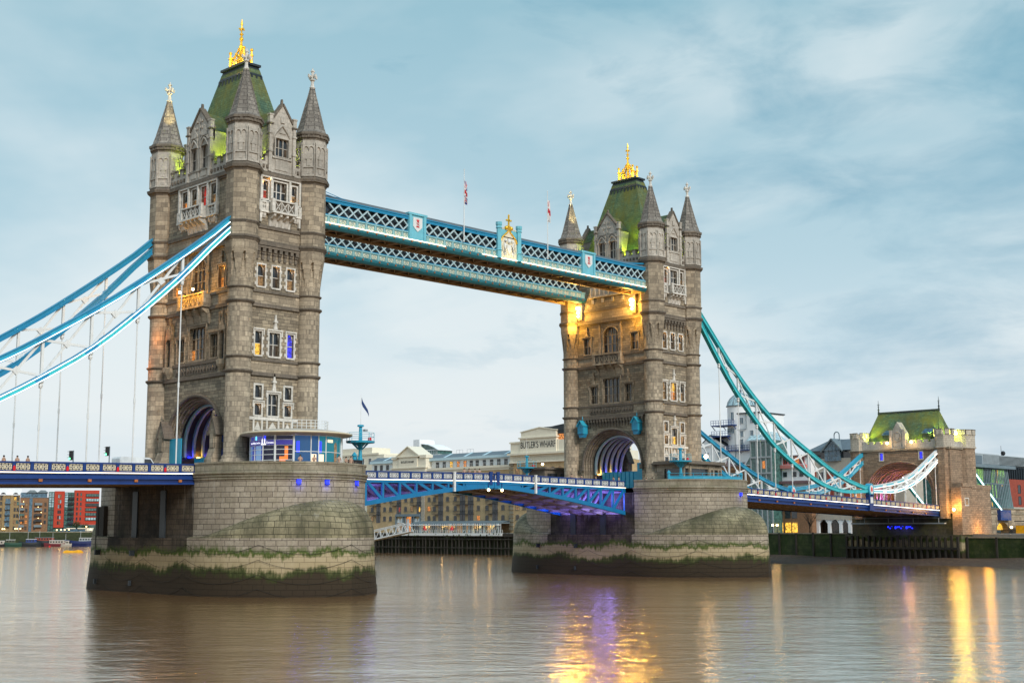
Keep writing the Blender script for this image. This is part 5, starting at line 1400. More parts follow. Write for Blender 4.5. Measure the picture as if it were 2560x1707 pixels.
plight((GX+2.5, 0, 10.5), (1.0, .40, .16), 800, .3); plight((GX+2.5, 5.5, 8.0), (.65, .2, 1.0), 700, .3); plight((GX+8.5, -3, 8), (1, .42, .1), 900, .3)
for y in (11.0, -11.4): plight((GX+4.8, y, 23.4), (.85, 1, .10), 900, .3)
for y in (8.2, -8.2): plight((GX-.4, y, 22.2), (.85, 1, .10), 2600, .3, spot=75, aim=(GX+3, y*.9, 26.5))
for y in (8.6, -8.9): plight((GX+.9, y, 20.8), (.80, 1, .08), 2200, .3)
plight((GX+.8, 4.6, 20.9), (.80, 1, .08), 1100, .3); plight((GX+.8, -4.6, 20.9), (.8, 1, .1), 1100, .3)
for i, (x, y, q, lb) in enumerate(((GX-.8, 2.3, 21.5, 'bright warm lamp on the gatehouse battlement, left of its gable'), (GX-.8, -3.6, 21.5, 'bright warm lamp on the gatehouse battlement, right of its gable'), (GX-1.0, -13.0, 6.4, 'bright yellow floodlamp at the right deck end of the gatehouse'))):
    t_ = thing('wall_lamp', lb, 'lamp', (x, y, q), 'warm lamps on the gatehouse')
    b = MB(); b.beam((x+1, y, q-.2), (x, y, q), .1, .1); b.build('bracket', 'blackiron', t_); b = MB(); b.ball((x, y, q), .32, 8); b.build('bulb', 'lampyellow', t_); plight((x-.7, y, q), (1, .55, .15), 90, .2)

# ---------------------------------------------------------------- entrance pavilion
PX, PY = -.4, -15.0
V = thing('entrance_pavilion', 'round glass entrance pavilion with oval overhanging roof at the foot of the left tower', 'pavilion', (PX, PY, 9.05))
def pc(a, r, q): return (PX+r*cos(a), PY+r*sin(a), q)
R0, R1 = 6.75, 5.5
m_ = MB(); m_.smooth = True; m_.loft(PX, PY, [(13.55, 5.4), (13.72, R0-.1), (13.86, R0), (13.98, R0-.06), (14.25, R0-1.6), (14.45, R0-3.2), (14.5, .5)], 56); m_.smooth = False; m_.build('roof', 'concrete', V)
m_ = MB(); m_.smooth = True; m_.loft(PX, PY, [(13.80, R0-.02), (13.84, R0+.03), (13.93, R0+.03), (13.96, R0-.02)], 56, cap=False); m_.build('roof_edge', 'creampaint', V)
ang = [R(a) for a in (143.8, 170.8, 188.2, 206.7, 230.3, 251.6, 261.8, 272.8, 309.8, 330)]; NB = len(ang)-1     # columns of the glazed arc
fr = MB()
def arc_beam(mb, a, b, r, q, w, h):
    n = max(1, int((b-a)/.12))
    for k in range(n): mb.beam(pc(a+(b-a)*k/n, r, q), pc(a+(b-a)*(k+1)/n, r, q), w, h)
for i, a in enumerate(ang):
    r_ = .14 if i in (0, 3, 4, 8, 9) else .07
    fr.loft(pc(a, R1, 0)[0], pc(a, R1, 0)[1], [(9.05, r_), (13.6, r_)], 8)
    if i == NB: break
    for q in ((10.0, 10.6, 11.25, 11.85, 12.36, 12.98, 13.5) if i < 4 else (11.6, 13.5) if i != 8 else (13.5,)): arc_beam(fr, a, ang[i+1], R1, q, .07, .075)
fr.build('window_frame', 'whitepaint', V)
for i in range(NB):
    p = MB(); a, b = ang[i], ang[i+1]
    nm = ('pavviolet', 'pavviolet', 'pavdark', 'pavdark', 'pavblue', 'pavblue', 'pavteal', 'pavteal', 'concrete')[i]
    p.grid([[pc(a+(b-a)*k/6, R1-.04, q) for k in range(7)] for q in (9.05, 11.3, 13.5)]); o = p.build('glass_pane', nm, V)
    def strip(mb, k, q0, q1, w, r=R1-.02):
        c = a+(b-a)*k; mb.beam(pc(c, r, q0), pc(c, r, q1), w, .03, (cos(c), sin(c), 0))
    if i < 2:
        p = MB(); strip(p, .5, 9.1, 12.3, 1.0 if i else .9); p.build('display', 'pavpale', o)
    if i in (1, 2):
        p = MB(); strip(p, .15, 13.0, 13.45, .22); p.build('blue_tube', 'cyanlamp' if i == 1 else 'lampblue', o)
    if i == 3:
        p = MB(); strip(p, .42, 9.2, 11.0, .75); strip(p, .62, 10.6, 12.2, .4); p.build('display', 'displayorange', o)
    if i in (4, 6):
        p = MB(); strip(p, .25, 11.5, 12.8, .3); p.build('blue_tube', 'lampblue', o)
    if i in (5, 6):
        p = MB(); strip(p, .4, 10.3, 11.3, .62); p.build('display', 'displaycream', o)
    if i == 7:
        p = MB(); strip(p, .5, 10.0, 12.6, .55); strip(p, .5, 12.6, 12.8, .3); p.build('display', 'winwarm', o)
        p = MB(); strip(p, .2, 12.75, 13.1, .9); p.build('ceiling_lamp', 'displaycream', o)
sg = MB(); sg.grid([[pc(ang[0]+(ang[4]-ang[0])*i/24, R1+.07, q) for i in range(25)] for q in (12.38, 12.96)]); sign = sg.build('sign_band', 'signpurple', V)
def onarc(ac): return lambda u, q, w: pc(ac+u/(R1+.07), R1+.075+w, q)
text_mesh('sign_lettering', 'Tower Bridge London', 'signwhite', .36, onarc(R(171)), sign, 0, 12.66, 0, .01, .78)
text_mesh('sign_lettering', 'Entrance', 'signwhite', .42, onarc(R(200.6)), sign, 0, 12.66, 0, .01, .82)
e = MB(); fo = onarc(R(189.5))
for u in (-.3, .1): e.polyf(fo, [(u, 12.40), (u+.2, 12.40), (u+.2, 12.95), (u+.1, 13.2), (u, 12.95)], 0, .02)
e.boxf(fo, -.4, .42, 12.40, 12.55, 0, .02); e.build('sign_emblem', 'signwhite', sign)
ra = MB()
for i in range(15):
    a = pi*1.2+pi*.75*i/14; p = pc(a, 3.3, 0); ra.loft(p[0]+.6, p[1], [(14.3, .04), (15.55, .04)], 6)
    if i:
        for q in (14.8, 15.15, 15.52): ra.beam((l[0]+.6, l[1], q), (p[0]+.6, p[1], q), .05, .05)
    l = p
ra.build('roof_railing', 'whitepaint', V)
m_ = MB(); m_.loft(PX, PY, [(9.05, 3.2), (13.5, 3.2)], 24); m_.build('core_wall', 'glassblue', V)
plight((PX+2.5, PY-4.2, 12.8), (.25, .45, 1.0), 45, .2); plight((PX-3, PY-3.6, 12.8), (.4, .4, 1.0), 35, .2)
# side wing behind the pavilion
m_ = MB(); m_.box(4.5, 9.5, -9.0, -4.5, 9.05, 12.4); m_.box(4.2, 9.9, -9.3, -4.2, 12.4, 12.75); 
o = tag(m_.build('ticket_office', 'cream', None), 'low cream building with violet-lit window between pavilion and mast', 'building')
m_ = MB(); m_.box(5.2, 8.6, -9.06, -9.0, 10.2, 11.9); m_.build('window', 'facadepurple', o)

# ---------------------------------------------------------------- control cabin on the far pier
K = thing('control_cabin', 'low flat roofed stone control cabin with long dark window on the far pier', 'cabin', (SPAN-1, -15, 9.05))
x0, x1, y0, y1 = 75.9, 86.4, -16.0, -10.5
m_ = MB(); fy = FY(0, y0, -1); wall_holes(m_, fy, x0, x1, 9.05, 12.9, [(77.9, 82.6, 10.6, 12.2), (84.3, 85.3, 9.2, 12.1), (76.2, 77.3, 10.6, 12.2), (83.4, 83.9, 10.6, 12.1), (85.7, 86.1, 10.6, 12.1)], .3)
fx = FX(x0, 0, -1); wall_holes(m_, fx, y0, y1, 9.05, 12.9, [(-15.4, -12, 10.6, 12.2)], .3); m_.face([(x1, y0, 9.05), (x1, y1, 9.05), (x1, y1, 12.9), (x1, y0, 12.9)]); m_.face([(x0, y1, 9.05), (x1, y1, 9.05), (x1, y1, 12.9), (x0, y1, 12.9)])
for x in (77.6, 82.9): m_.boxf(fy, x-.22, x+.22, 9.05, 12.6, 0, .12)
m_.boxf(fy, x0, x1, 9.05, 10.3, 0, .06); m_.build('wall', 'ashlar', K)
m_ = MB(); m_.box(x0-.7, x1+.7, y0-.7, y1+.7, 12.9, 13.1); m_.box(x0-.45, x1+.45, y0-.45, y1+.45, 13.1, 13.45); m_.build('roof', 'cornice', K)
m_ = MB(); m_.box(x0+.1, x1-.1, y0+.28, y0+.32, 9.1, 12.4); m_.box(x0+.28, x0+.32, y0+.3, y1, 10.5, 12.3); m_.build('window', 'glassdark', K)
def globe_lamp(x, y, z0, z1, label, e, r=.2, group='warm globe lamps', mt='lampyellow', col=(1, .55, .18)):
    t_ = thing('street_lamp', label, 'lamp', (x, y, z0), group)
    b = MB(); b.loft(x, y, [(z0, .12), (z0+.5, .09), (z1-.3, .05), (z1-.25, .12), (z1-.15, .12)], 8); b.build('post', 'cyan' if y < 30 and x < 100 else 'blackiron', t_)
    b = MB(); b.ball((x, y, z1), r, 8); b.build('globe', mt, t_)
    if e: plight((x, y, z1+.5), col, e, .2)
globe_lamp(82.6, -15.6, 13.45, 14.3, 'very bright warm lamp on the roof of the far pier cabin', 160, .34, mt='lampwarm')
globe_lamp(SPAN-1.5, 20.0, 9.05, 14.2, 'warm lamp on a post left of the foot of the far tower', 60, .24)
K2 = thing('control_cabin', 'dark stone cabin behind the lifting span, left of the far tower', 'cabin', (SPAN-4.5, 15, 9.05))
m_ = MB(); m_.box(SPAN-8.2, SPAN-.8, 13.2, 17, 9.05, 12.9); m_.box(SPAN-8.6, SPAN-.4, 12.8, 17.4, 12.9, 13.25); m_.build('wall', 'cornice', K2)
m_ = MB(); m_.box(SPAN-7.5, SPAN-5, 13.13, 13.2, 10.5, 12.2); m_.box(SPAN-4, SPAN-1.6, 13.13, 13.2, 10.5, 12.2); m_.build('window', 'glassdark', K2)

# ---------------------------------------------------------------- signal masts
def mast(x, y, label, flag=None, zf=19.2):
    t_ = thing('signal_mast', label, 'mast', (x, y, 9.05), 'cyan signal masts')
    b = MB(); b.loft(x, y, [(9.05, .5), (10.2, .46), (10.4, .36), (11.2, .3), (11.3, .24), (12.3, .2), (12.7, .34), (13.0, .7), (13.1, .85)], 12)
    for k in range(6): 
        a = pi*2*k/6; b.beam((x+.25*cos(a), y+.25*sin(a), 12.3), (x+1.1*cos(a), y+1.1*sin(a), 13.1), .1, .12)
    b.loft(x, y, [(13.1, .26), (15.1, .2), (15.15, .42), (15.35, .42), (15.4, .2)], 10); b.build('column', 'cyan', t_)
    b = MB(); b.loft(x, y, [(13.1, 1.75), (13.28, 1.8), (13.34, 1.8), (13.36, .3)], 16); o = b.build('platform', 'cyan', t_)
    b = MB()
    for q in (13.85, 14.35): b.tube([(x+1.7*cos(2*pi*k/16), y+1.7*sin(2*pi*k/16), q) for k in range(17)], .025, 4)
    for k in range(8): a = 2*pi*k/8; b.beam((x+1.7*cos(a), y+1.7*sin(a), 13.3), (x+1.7*cos(a), y+1.7*sin(a), 14.37), .05, .05)
    b.build('railing', 'skyblue', o)
    b = MB(); b.box(x+.55, x+1.0, y-.2, y+.2, 14.6, 14.85); b.beam((x+.2, y, 14.7), (x+.8, y, 14.65), .06, .06); b.build('camera_housing', 'greypaint', t_)
    b = MB(); b.loft(x+.75, y-.9, [(13.36, .05), (13.4, .26), (13.8, .2)], 8); b.build('signal_lamp', 'redpaint', t_)
    b = MB(); b.loft(x, y, [(15.3, .035), (zf, .02)], 6); b.build('pole', 'whitepaint', t_)
    if flag:
        fl = MB()
        for k in range(4): fl.face([(x+.1+.3*k, y+.12*sin(k*1.6), zf-.35-.50*k), (x+.1+.3*(k+1), y+.12*sin((k+1)*1.6), zf-.35-.50*(k+1)), (x+.1+.3*(k+1), y+.12*sin((k+1)*1.6), zf-1.15-.40*(k+1)), (x+.1+.3*k, y+.12*sin(k*1.6), zf-1.15-.40*k)])
        fl.build('flag', 'flagnavy', t_)
    for k in range(1): pass
mast(7.2, -17.9, 'cyan signal mast with navy flag at the right end of the near pier', True)
mast(74.7, -16.3, 'cyan signal mast in front of the far pier cabin', None, 19.5)
mast(73.7, 17.2, 'cyan signal mast behind the lifting span, left of the far tower', None, 18.6)
def rail(label, cx, e, xa, xb, inset=.75, n=10, solid=True):
    t_ = thing('pier_railing', label, 'railing', (cx, -20, 9.05), 'cyan railings on the piers')
    b = MB(); pts = []
    for i in range(n+1):
        x = xa+(xb-xa)*i/n; p = pier_front(0, e, x); pts.append((cx+p[0]*(1-inset/RP), -PC+(p[1]+PC)*(1-inset/e)))
    for p in pts: b.beam((*p, 9.05), (*p, 11.35), .07, .07)
    for p, q in zip(pts, pts[1:]):
        for zq in (10.9, 11.32): b.beam((*p, zq), (*q, zq), .06, .06)
        if solid: b.beam((*p, 10.45), (*q, 10.45), .05, .72)
    b.build('rail', 'cyan', t_)
    for p in (pts[0], pts[-1]):
        b = MB(); b.loft(p[0], p[1], [(9.05, .25), (11.3, .22), (11.32, .34), (11.5, .3), (11.8, .06)], 8); b.build('gate_post', 'cyan', t_)
rail('solid cyan railing around the signal mast on the near pier', 0, EN, 5.0, 10.0, n=6)
rail('long cyan railing along the rim of the far pier', SPAN, ES, -9.6, 7.4, n=14)

# ---------------------------------------------------------------- traffic lights, van, people
for x, yq, lb, h in ((-25.6, -7.6, 'green traffic light on the left span, left of the pair', 11.25), (-21.2, -7.6, 'green traffic light on the left span, right of the pair', 11.9)):
    zb0 = zl(x)-1.05; t_ = thing('traffic_light', lb, 'traffic light', (x, yq, zb0), 'green traffic lights on the left span')
    b = MB(); b.loft(x, yq, [(zb0, .07), (h+.05, .06)], 8); b.build('pole', 'leadgrey', t_)
    b = MB(); b.box(x-.42, x-.14, yq-.2, yq+.2, h-1.05, h); b.box(x-.14, x-.06, yq-.06, yq+.06, h-.5, h-.4)
    for k in range(3): b.box(x-.66, x-.42, yq-.15, yq+.15, h-.12-.33*k, h-.09-.33*k)
    b.build('signal_head', 'blackiron', t_)
    b = MB(); b.ball((x-.44, yq, h-.88), .13, 8); b.build('green_lens', 'lampgreen', t_)
VX, VY = -15.2, -3.0; vz = zl(VX)-1.2
VN = thing('van', 'white van half hidden behind the blue parapet near the left tower arch', 'van', (VX, VY, vz))
m_ = MB(); m_.polyf(lambda u, q, w: (VX+u, VY+w, vz+q), [(-2.6, .35), (2.7, .35), (2.75, 1.0), (2.1, 1.2), (1.5, 2.0), (1.2, 2.12), (-2.5, 2.12), (-2.65, 1.9)], -.95, .95); m_.build('body', 'vanwhite', VN)
m_ = MB(); m_.polyf(lambda u, q, w: (VX+u, VY+w, vz+q), [(.6, 1.2), (1.95, 1.2), (1.4, 1.92), (.6, 1.92)], -.97, .97); m_.build('window', 'glassdark', VN)
for u in (-1.7, 1.8):
    for s in (-1, 1):
        m_ = MB(); m_.polyf(lambda a, q, w: (VX+u+a, VY+w, vz+q), [(.36*cos(2*pi*k/14), .36+.36*sin(2*pi*k/14)) for k in range(14)], s*.97-.12, s*.97+.12 if s < 0 else s*.97+.02); m_.build('wheel', 'blackiron', VN)

def person_mesh(sit=False):
    """one continuous skinned body; materials by height: 0 skin 1 top 2 trousers 3 shoes"""
    if not sit:
        J = {'pel': (0, 0, .95), 'che': (0, .01, 1.35), 'nek': (0, 0, 1.5), 'hd': (0, .02, 1.62), 'top': (0, .02, 1.73), 'ls': (-.19, 0, 1.42), 'le': (-.25, .02, 1.14), 'lh': (-.22, .14, .93), 'lf': (-.21, .2, .85), 'rs': (.19, 0, 1.42), 're': (.26, 0, 1.15), 'rh': (.25, .1, .92), 'rf': (.24, .14, .84),
             'lk': (-.1, .03, .5), 'la': (-.11, -.02, .08), 'lt': (-.12, .15, .04), 'rk': (.1, .05, .5), 'ra': (.12, .02, .08), 'rt': (.13, .19, .04)}
    else:
        J = {'pel': (0, 0, .5), 'che': (0, .04, .92), 'nek': (0, .06, 1.08), 'hd': (0, .1, 1.2), 'top': (0, .1, 1.31), 'ls': (-.19, .05, 1.0), 'le': (-.27, .12, .74), 'lh': (-.14, .34, .72), 'lf': (-.08, .42, .73), 'rs': (.19, .05, 1.0), 're': (.27, .12, .74), 'rh': (.14, .34, .72), 'rf': (.08, .42, .73),
             'lk': (-.12, .44, .5), 'la': (-.12, .42, .08), 'lt': (-.12, .58, .04), 'rk': (.12, .44, .5), 'ra': (.13, .4, .08), 'rt': (.13, .56, .04)}
    rad = dict(pel=(.17, .12), che=(.18, .12), nek=(.06, .06), hd=(.095, .11), top=(.06, .07), ls=(.065,)*2, le=(.05,)*2, lh=(.036,)*2, lf=(.03,)*2, rs=(.065,)*2, re=(.05,)*2, rh=(.036,)*2, rf=(.03,)*2, lk=(.068,)*2, la=(.045,)*2, lt=(.04,)*2, rk=(.068,)*2, ra=(.045,)*2, rt=(.04,)*2)
    E_ = [('pel', 'che'), ('che', 'nek'), ('nek', 'hd'), ('hd', 'top'), ('che', 'ls'), ('ls', 'le'), ('le', 'lh'), ('lh', 'lf'), ('che', 'rs'), ('rs', 're'), ('re', 'rh'), ('rh', 'rf'), ('pel', 'lk'), ('lk', 'la'), ('la', 'lt'), ('pel', 'rk'), ('rk', 'ra'), ('ra', 'rt')]
    ks = list(J); me = bpy.data.meshes.new('person'); me.from_pydata([J[k] for k in ks], [(ks.index(a), ks.index(b)) for a, b in E_], [])
    o = bpy.data.objects.new('person', me); C.objects.link(o)
    md = o.modifiers.new('skin', 'SKIN'); md.use_smooth_shade = True
    for i, k in enumerate(ks): me.skin_vertices[0].data[i].radius = rad[k]
    me.skin_vertices[0].data[0].use_root = True
    o.modifiers.new('sub', 'SUBSURF').levels = 1; o.modifiers['sub'].render_levels = 1
    out = bpy.data.meshes.new_from_object(o.evaluated_get(bpy.context.evaluated_depsgraph_get()))
    bpy.data.objects.remove(o); bpy.data.meshes.remove(me)
    for p in out.polygons:
        q = p.center; hz = (1.52 if not sit else 1.1); hand = q.z < (.95 if not sit else .76) and abs(q.x) > (.2 if not sit else .0) and (q.y > .08 if not sit else q.y > .33) and q.z > .6
        p.material_index = 0 if q.z > hz or hand else 3 if q.z < .1 else 2 if (q.z < .9 if not sit else q.z < .56) else 1
    return out
BODY = {False: person_mesh(False), True: person_mesh(True)}
HAIR = {}
for k in (False, True):
    b = MB(); c = (0, .0, 1.675) if not k else (0, .08, 1.255); b.ball(c, .115, 10, .95); HAIR[k] = b
def person(x, y, z0, rot, top, leg, label, sit=False, group=None):
    me = BODY[sit].copy(); me.materials.clear()
    for k in ('skin', top, leg, 'blackiron'): me.materials.append(M[k])
    o = bpy.data.objects.new('person', me); C.objects.link(o); o.location = (x, y, z0); o.rotation_euler = (0, 0, rot); tag(o, label, 'person', group)
    h = HAIR[sit].build('hair', 'hairdark'); h.parent = o
    return o
pg = 'people on the near pier terrace'
b = MB(); tp_ = [(x*.95, -PC+(y+PC)*.95) for x, y in end_upper(EN, 32)]; b.face([(x, y, 9.52) for x, y in tp_]); b.face([(tp_[0][0], tp_[0][1], 9.05), (tp_[-1][0], tp_[-1][1], 9.05), (tp_[-1][0], tp_[-1][1], 9.52), (tp_[0][0], tp_[0][1], 9.52)]); b.build('terrace', 'paving', PIER_N)
for (x, dx_, rot, tp, sit, lb) in ((-4.0, .9, 2.6, 'clothblack', True, 'person in black seated in front of the pavilion, leftmost on the terrace'), (-2.3, .9, 3.0, 'clothblack', True, 'person in black coat seated by the white pavilion column'), (1.6, 1.0, 2.8, 'clothgrey', False, 'person in grey standing before the pavilion doors'),
                          (2.9, .9, 3.4, 'clothblack', True, 'person in black seated left of the black planter box'), (4.2, 1.0, 3.0, 'clothgreen', False, 'person in olive jacket standing at the black planter box'), (5.0, .9, 3.2, 'clothred', True, 'person in red seated right of the olive jacket person')):
    p = pier_front(0, EN, x); person(p[0]*.93, -PC+(p[1]+PC)*.93, 9.52 if not sit else 9.82, rot, tp, 'clothblack', lb, sit, pg)
    if sit:
        st = thing('stool', 'small dark stool under the ' + lb.split(' seated')[0].replace('coat', '') + ' seated ' + ' '.join(lb.split('seated ')[1].split()[:5]), 'stool', (p[0]*.93, -PC+(p[1]+PC)*.93, 9.52), 'stools on the near pier terrace')
        b = MB(); b.loft(p[0]*.93, -PC+(p[1]+PC)*.93, [(10.09, .2), (10.19, .2)], 10); b.build('seat', 'timber', st)
        for k in range(4):
            a = pi/4+k*pi/2; b = MB(); b.beam((p[0]*.93+.14*cos(a), -PC+(p[1]+PC)*.93+.14*sin(a), 10.12), (p[0]*.93+.2*cos(a), -PC+(p[1]+PC)*.93+.2*sin(a), 9.52), .04, .04); b.build('leg', 'blackiron', st)
p = pier_front(0, EN, 5.2); b = MB(); b.box(p[0]*.93-1.1, p[0]*.93+.9, -PC+(p[1]+PC)*.93-.5, -PC+(p[1]+PC)*.93-.1, 9.52, 10.85); tag(b.build('planter_box', 'blackiron'), 'long black planter box on the near pier terrace', 'planter')
sr = rnd
LPL = [(-31.8, -7.0, 'clothred', 'person in red jacket walking on the left span pavement'), (-33.4, -7.2, 'clothgrey', 'person in grey at the left picture edge on the span pavement'), (-30.6, -7.0, 'clothblack', 'person in black right of the red jacket on the left span')]
for x, y, tp, lb in LPL: person(x, y, zl(x)-1.05, sr.random()*6, tp, 'clothblue', lb, False, 'people walking on the left span')
MID = [(23.0, 5.6, 'clothyellow', 'person in yellow jacket on the left half of the lifting span'), (27.0, 5.8, 'clothblack', 'person in black near the yellow jacket on the lifting span'), (36.6, -5.7, 'clothblack', 'first of four dark figures at mid span, leftmost'), (37.6, -5.7, 'clothblack', 'second of four dark figures at mid span'),
       (38.8, -5.7, 'clothgrey', 'third of four figures at mid span, in grey'), (39.8, -5.6, 'clothblack', 'rightmost of four dark figures at mid span'), (60.0, -5.8, 'clothgrey', 'person in grey on the right half of the lifting span'), (62.5, -5.7, 'clothblack', 'person in black on the lifting span left of the far arch'), (66.0, -5.7, 'clothblue', 'person in blue on the lifting span before the far arch'),
       (70.2, -5.9, 'clothred', 'person in bright red before the far arch'), (71.0, -6.4, 'clothgreen', 'person in green right of the bright red one at the far arch'), (74.2, -9.6, 'clothblue', 'person in blue at the foot of the far tower turret'), (75.0, -10.2, 'clothblack', 'person in black at the foot of the far tower turret')]
for x, y, tp, lb in MID: person(x, y, (zbz(x)-1.06 if x < 72 else 9.05), sr.random()*6, tp, 'clothblack', lb, False, 'people on the lifting span')
for x, tp, lb in ((9.0, 'clothblack', 'left one of two dark figures at the right rim of the far pier'), (9.6, 'clothgrey', 'right one of two dark figures at the right rim of the far pier')):
    p = pier_front(SPAN, ES, x); person(SPAN+x*.93, -PC+(p[1]+PC)*.9, 9.05, 2.5, tp, 'clothblack', lb, False, 'people at the far pier rim')
# ---------------------------------------------------------------- ground, water
m, t = new_mat('riverwater'); p = pos(t)
b1 = t.noise(t.mapping(p, (.30, .30, .3), (0, 0, 0), (0, 0, R(-44))), 1.0, 3, .5)
v = t.mapping(p, (1, 1, 1), (0, 0, 0), (0, 0, R(-44)))
w1 = t.noise(t.mapping(v, (.60, .30, 1)), 1.0, 4, .6, .6); w2 = t.noise(t.mapping(v, (1.8, 1.0, 1)), 1.0, 4, .6, .4); w3 = t.noise(t.mapping(v, (.07, .022, 1)), 1.0, 3, .55, .8)
hgt = t.math('ADD', t.math('ADD', t.math('MULTIPLY', w1, .55), t.math('MULTIPLY', w2, .16)), t.math('MULTIPLY', w3, 1.1))
mud = t.ramp(t.noise(t.mapping(v, (.03, .012, 1)), 1.0, 4, .6, .5), [(.35, (.34, .17, .055)), (.65, (.42, .22, .08))])
bn = t.n('ShaderNodeBump', None, Height=hgt, Strength=.40, Distance=.5).outputs[0]
fr_ = t.n('ShaderNodeFresnel', None, IOR=1.45, Normal=bn).outputs[0]
fr_ = t.math('MINIMUM', t.math('MULTIPLY', fr_, 2.3), .88)
df = t.n('ShaderNodeBsdfDiffuse', None, Color=mud, Normal=bn).outputs[0]
gs = t.n('ShaderNodeBsdfGlossy', None, Color=(1.0, .925, .84), Roughness=.13, Normal=bn).outputs[0]
mx = t.n('ShaderNodeMixShader', None, i0=fr_, i1=df, i2=gs)
t.n('ShaderNodeOutputMaterial', None, Surface=mx.outputs[0])
mb = MB(); mb.face([(-3000, -3000, WATER), (3500, -3000, WATER), (3500, 3500, WATER), (-3000, 3500, WATER)]); structure(mb.build('river_water', 'riverwater'))
mb = MB(); mb.face([(-3000, -3000, -14), (3500, -3000, -14), (3500, 3500, -14), (-3000, 3500, -14)]); structure(mb.build('riverbed_ground', 'paving'))
m, t = new_mat('shingle'); p = pos(t)
finish(t, t.ramp(t.noise(p, 1.3, 8, .7), [(.3, (.028, .019, .013)), (.55, (.07, .048, .033)), (.75, (.2, .155, .12))]), .85, bump=t.noise(p, 3, 6, .7), bstr=.8, bdist=.3)
def slab(name, pts, z1, mt, z0=-14):
    mb = MB(); mb.face([(x, y, z1) for x, y in pts])
    n = len(pts)
    for i in range(n):
        a, b = pts[i], pts[(i+1) % n]; mb.face([(*a, z0), (*b, z0), (*b, z1), (*a, z1)])
    return structure(mb.build(name, mt))
slab('south_bank_ground', [(181.5, -700), (900, -700), (900, 500), (300, 330), (181.5, 240)], 1.15, 'paving')
slab('north_bank_ground', [(20, 525), (128, 472), (222, 428), (330, 410), (700, 700), (-200, 1200)], 1.0, 'paving')
mb = MB(); rows = []
for i in range(30):
    y = 62-i*8; row = []
    for j in range(10):
        x = 181-j*5.5; k = j/9; q = -3.9-k*2.3+.25*sin(y*.7+j)+.15*sin(y*1.9+j*2)-.3*max(0, (y-40)/20)
        row.append((x-3*sin(y*.11)*k, y, q))
    rows.append(row)
mb.grid(rows); structure(mb.build('shingle_beach', 'shingle'))
# quay walls
def quay(label, x, y0, y1, z1, pile, mt='timber', wall='quaystone', dz=.0):
    Q = thing('quay_wall', label, 'quay wall', (x, (y0+y1)/2, WATER), 'quay walls of the south bank')
    b = MB(); b.box(x, x+3.6, y0, y1, -8, z1); b.build('wall', wall, Q)
    n = int((y1-y0)/pile); b = MB()
    for i in range(n+1):
        y = y0+(y1-y0)*i/n; b.box(x-.38, x-.01, y-.2, y+.2, -8, z1+.12+rnd.random()*.25)
    b.build('timber_pile', mt, Q)
    b = MB(); b.box(x-.15, x+.9, y0, y1, z1+.001, z1+.22); b.build('coping', 'pierparapet', Q)
    return Q
quay('dark weedy quay wall with posts under the right hand span', 178.4, 14.2, 66, 1.1, 4.6, 'timber', 'weedwall')
quay('low mossy quay wall at the right picture edge', 178.4, -120, -14.6, .3, 6.5, 'timber', 'weedwall')
J = thing('river_jetty', 'dark piled wharf with white trimmed terrace deck below the yellow brick warehouses', 'wharf', (177, 150, WATER))
b = MB(); b.box(177.2, 184, 118, 196, .1, 1.0); b.build('deck', 'timber', J)
b = MB()
for i in range(47):
    y = 119+i*1.62; b.loft(177.4+rnd.random()*.5, y+rnd.random()*.5, [(-8, .24), (1.1+rnd.random()*.3, .2)], 6)
    if i % 2: b.loft(179.5, y, [(-8, .24), (.1, .22)], 6)
for q in (-3.2, -.6): b.box(177.25, 177.5, 119, 195, q-.15, q+.15)
b.build('timber_pile', 'timber', J)
b = MB(); b.box(180.8, 181.4, 118, 196, -8, .05); b.build('wall', 'timbergreen', J)
b = MB(); b.box(177.0, 177.2, 126.5, 171, .35, 1.15)
b.build('edge_board', 'whitepaint', J)
b = MB()
for i in range(46): y = 126.5+i*.98; b.beam((177.3, y, 1.0), (177.3, y, 2.1), .06, .06)
for q in (1.55, 2.1): b.beam((177.3, 126.5, q), (177.3, 171, q), .07, .07)
b.build('railing', 'whitepaint', J)
b = MB()
for i in range(9):
    y = 129+i*4.6
    for k in range(5): b.ball((177.5+rnd.random()*.3, y+rnd.random()*.7-.35, 1.3+k*.28), .3-.03*k, 6)
for k in range(26): b.ball((177.0, 127+rnd.random()*44, .2+rnd.random()*.8), .18+rnd.random()*.14, 5)
for k in range(20): b.ball((176.95, 127+rnd.random()*44, -1.2+rnd.random()*1.4), .1+rnd.random()*.1, 5)
m, t = new_mat('foliage'); p = pos(t); finish(t, t.ramp(t.noise(p, 2.5, 4), [(.35, (.012, .028, .012)), (.65, (.06, .09, .025))]), .8)
b.build('planting', 'foliage', J)
GW = thing('gangway', 'white lattice truss gangway sloping down to the left behind the near pier', 'gangway', (165, 160, 1))
A0, A1 = Vector((166.0, 154.0, 1.6)), Vector((166.0, 181, -2.4)); b = MB()
for dx in (-1.1, 1.1):
    o = Vector((dx, 0, 0)); hgt_ = Vector((0, 0, 2.7)); n = 9
    a_, b_ = A0+o, A1+o; b.beam(a_, b_, .2, .42); b.beam(a_+hgt_+Vector((0, 2.0, -.2)), b_+hgt_, .2, .26)
    for i in range(n):
        p0, p1 = a_.lerp(b_, i/n), a_.lerp(b_, (i+1)/n); tp0 = p0+hgt_+Vector((0, 2.0*(1-i/n), -.2)); tp1 = p1+hgt_+Vector((0, 2.0*(1-(i+1)/n), -.2))
        b.beam(p0, tp0, .1, .14); b.beam(tp0, p1, .1, .14)
b.build('truss', 'whitepaint', GW); b = MB(); b.beam(A0, A1, 2.1, .14); b.build('walkway_deck', 'greypaint', GW)

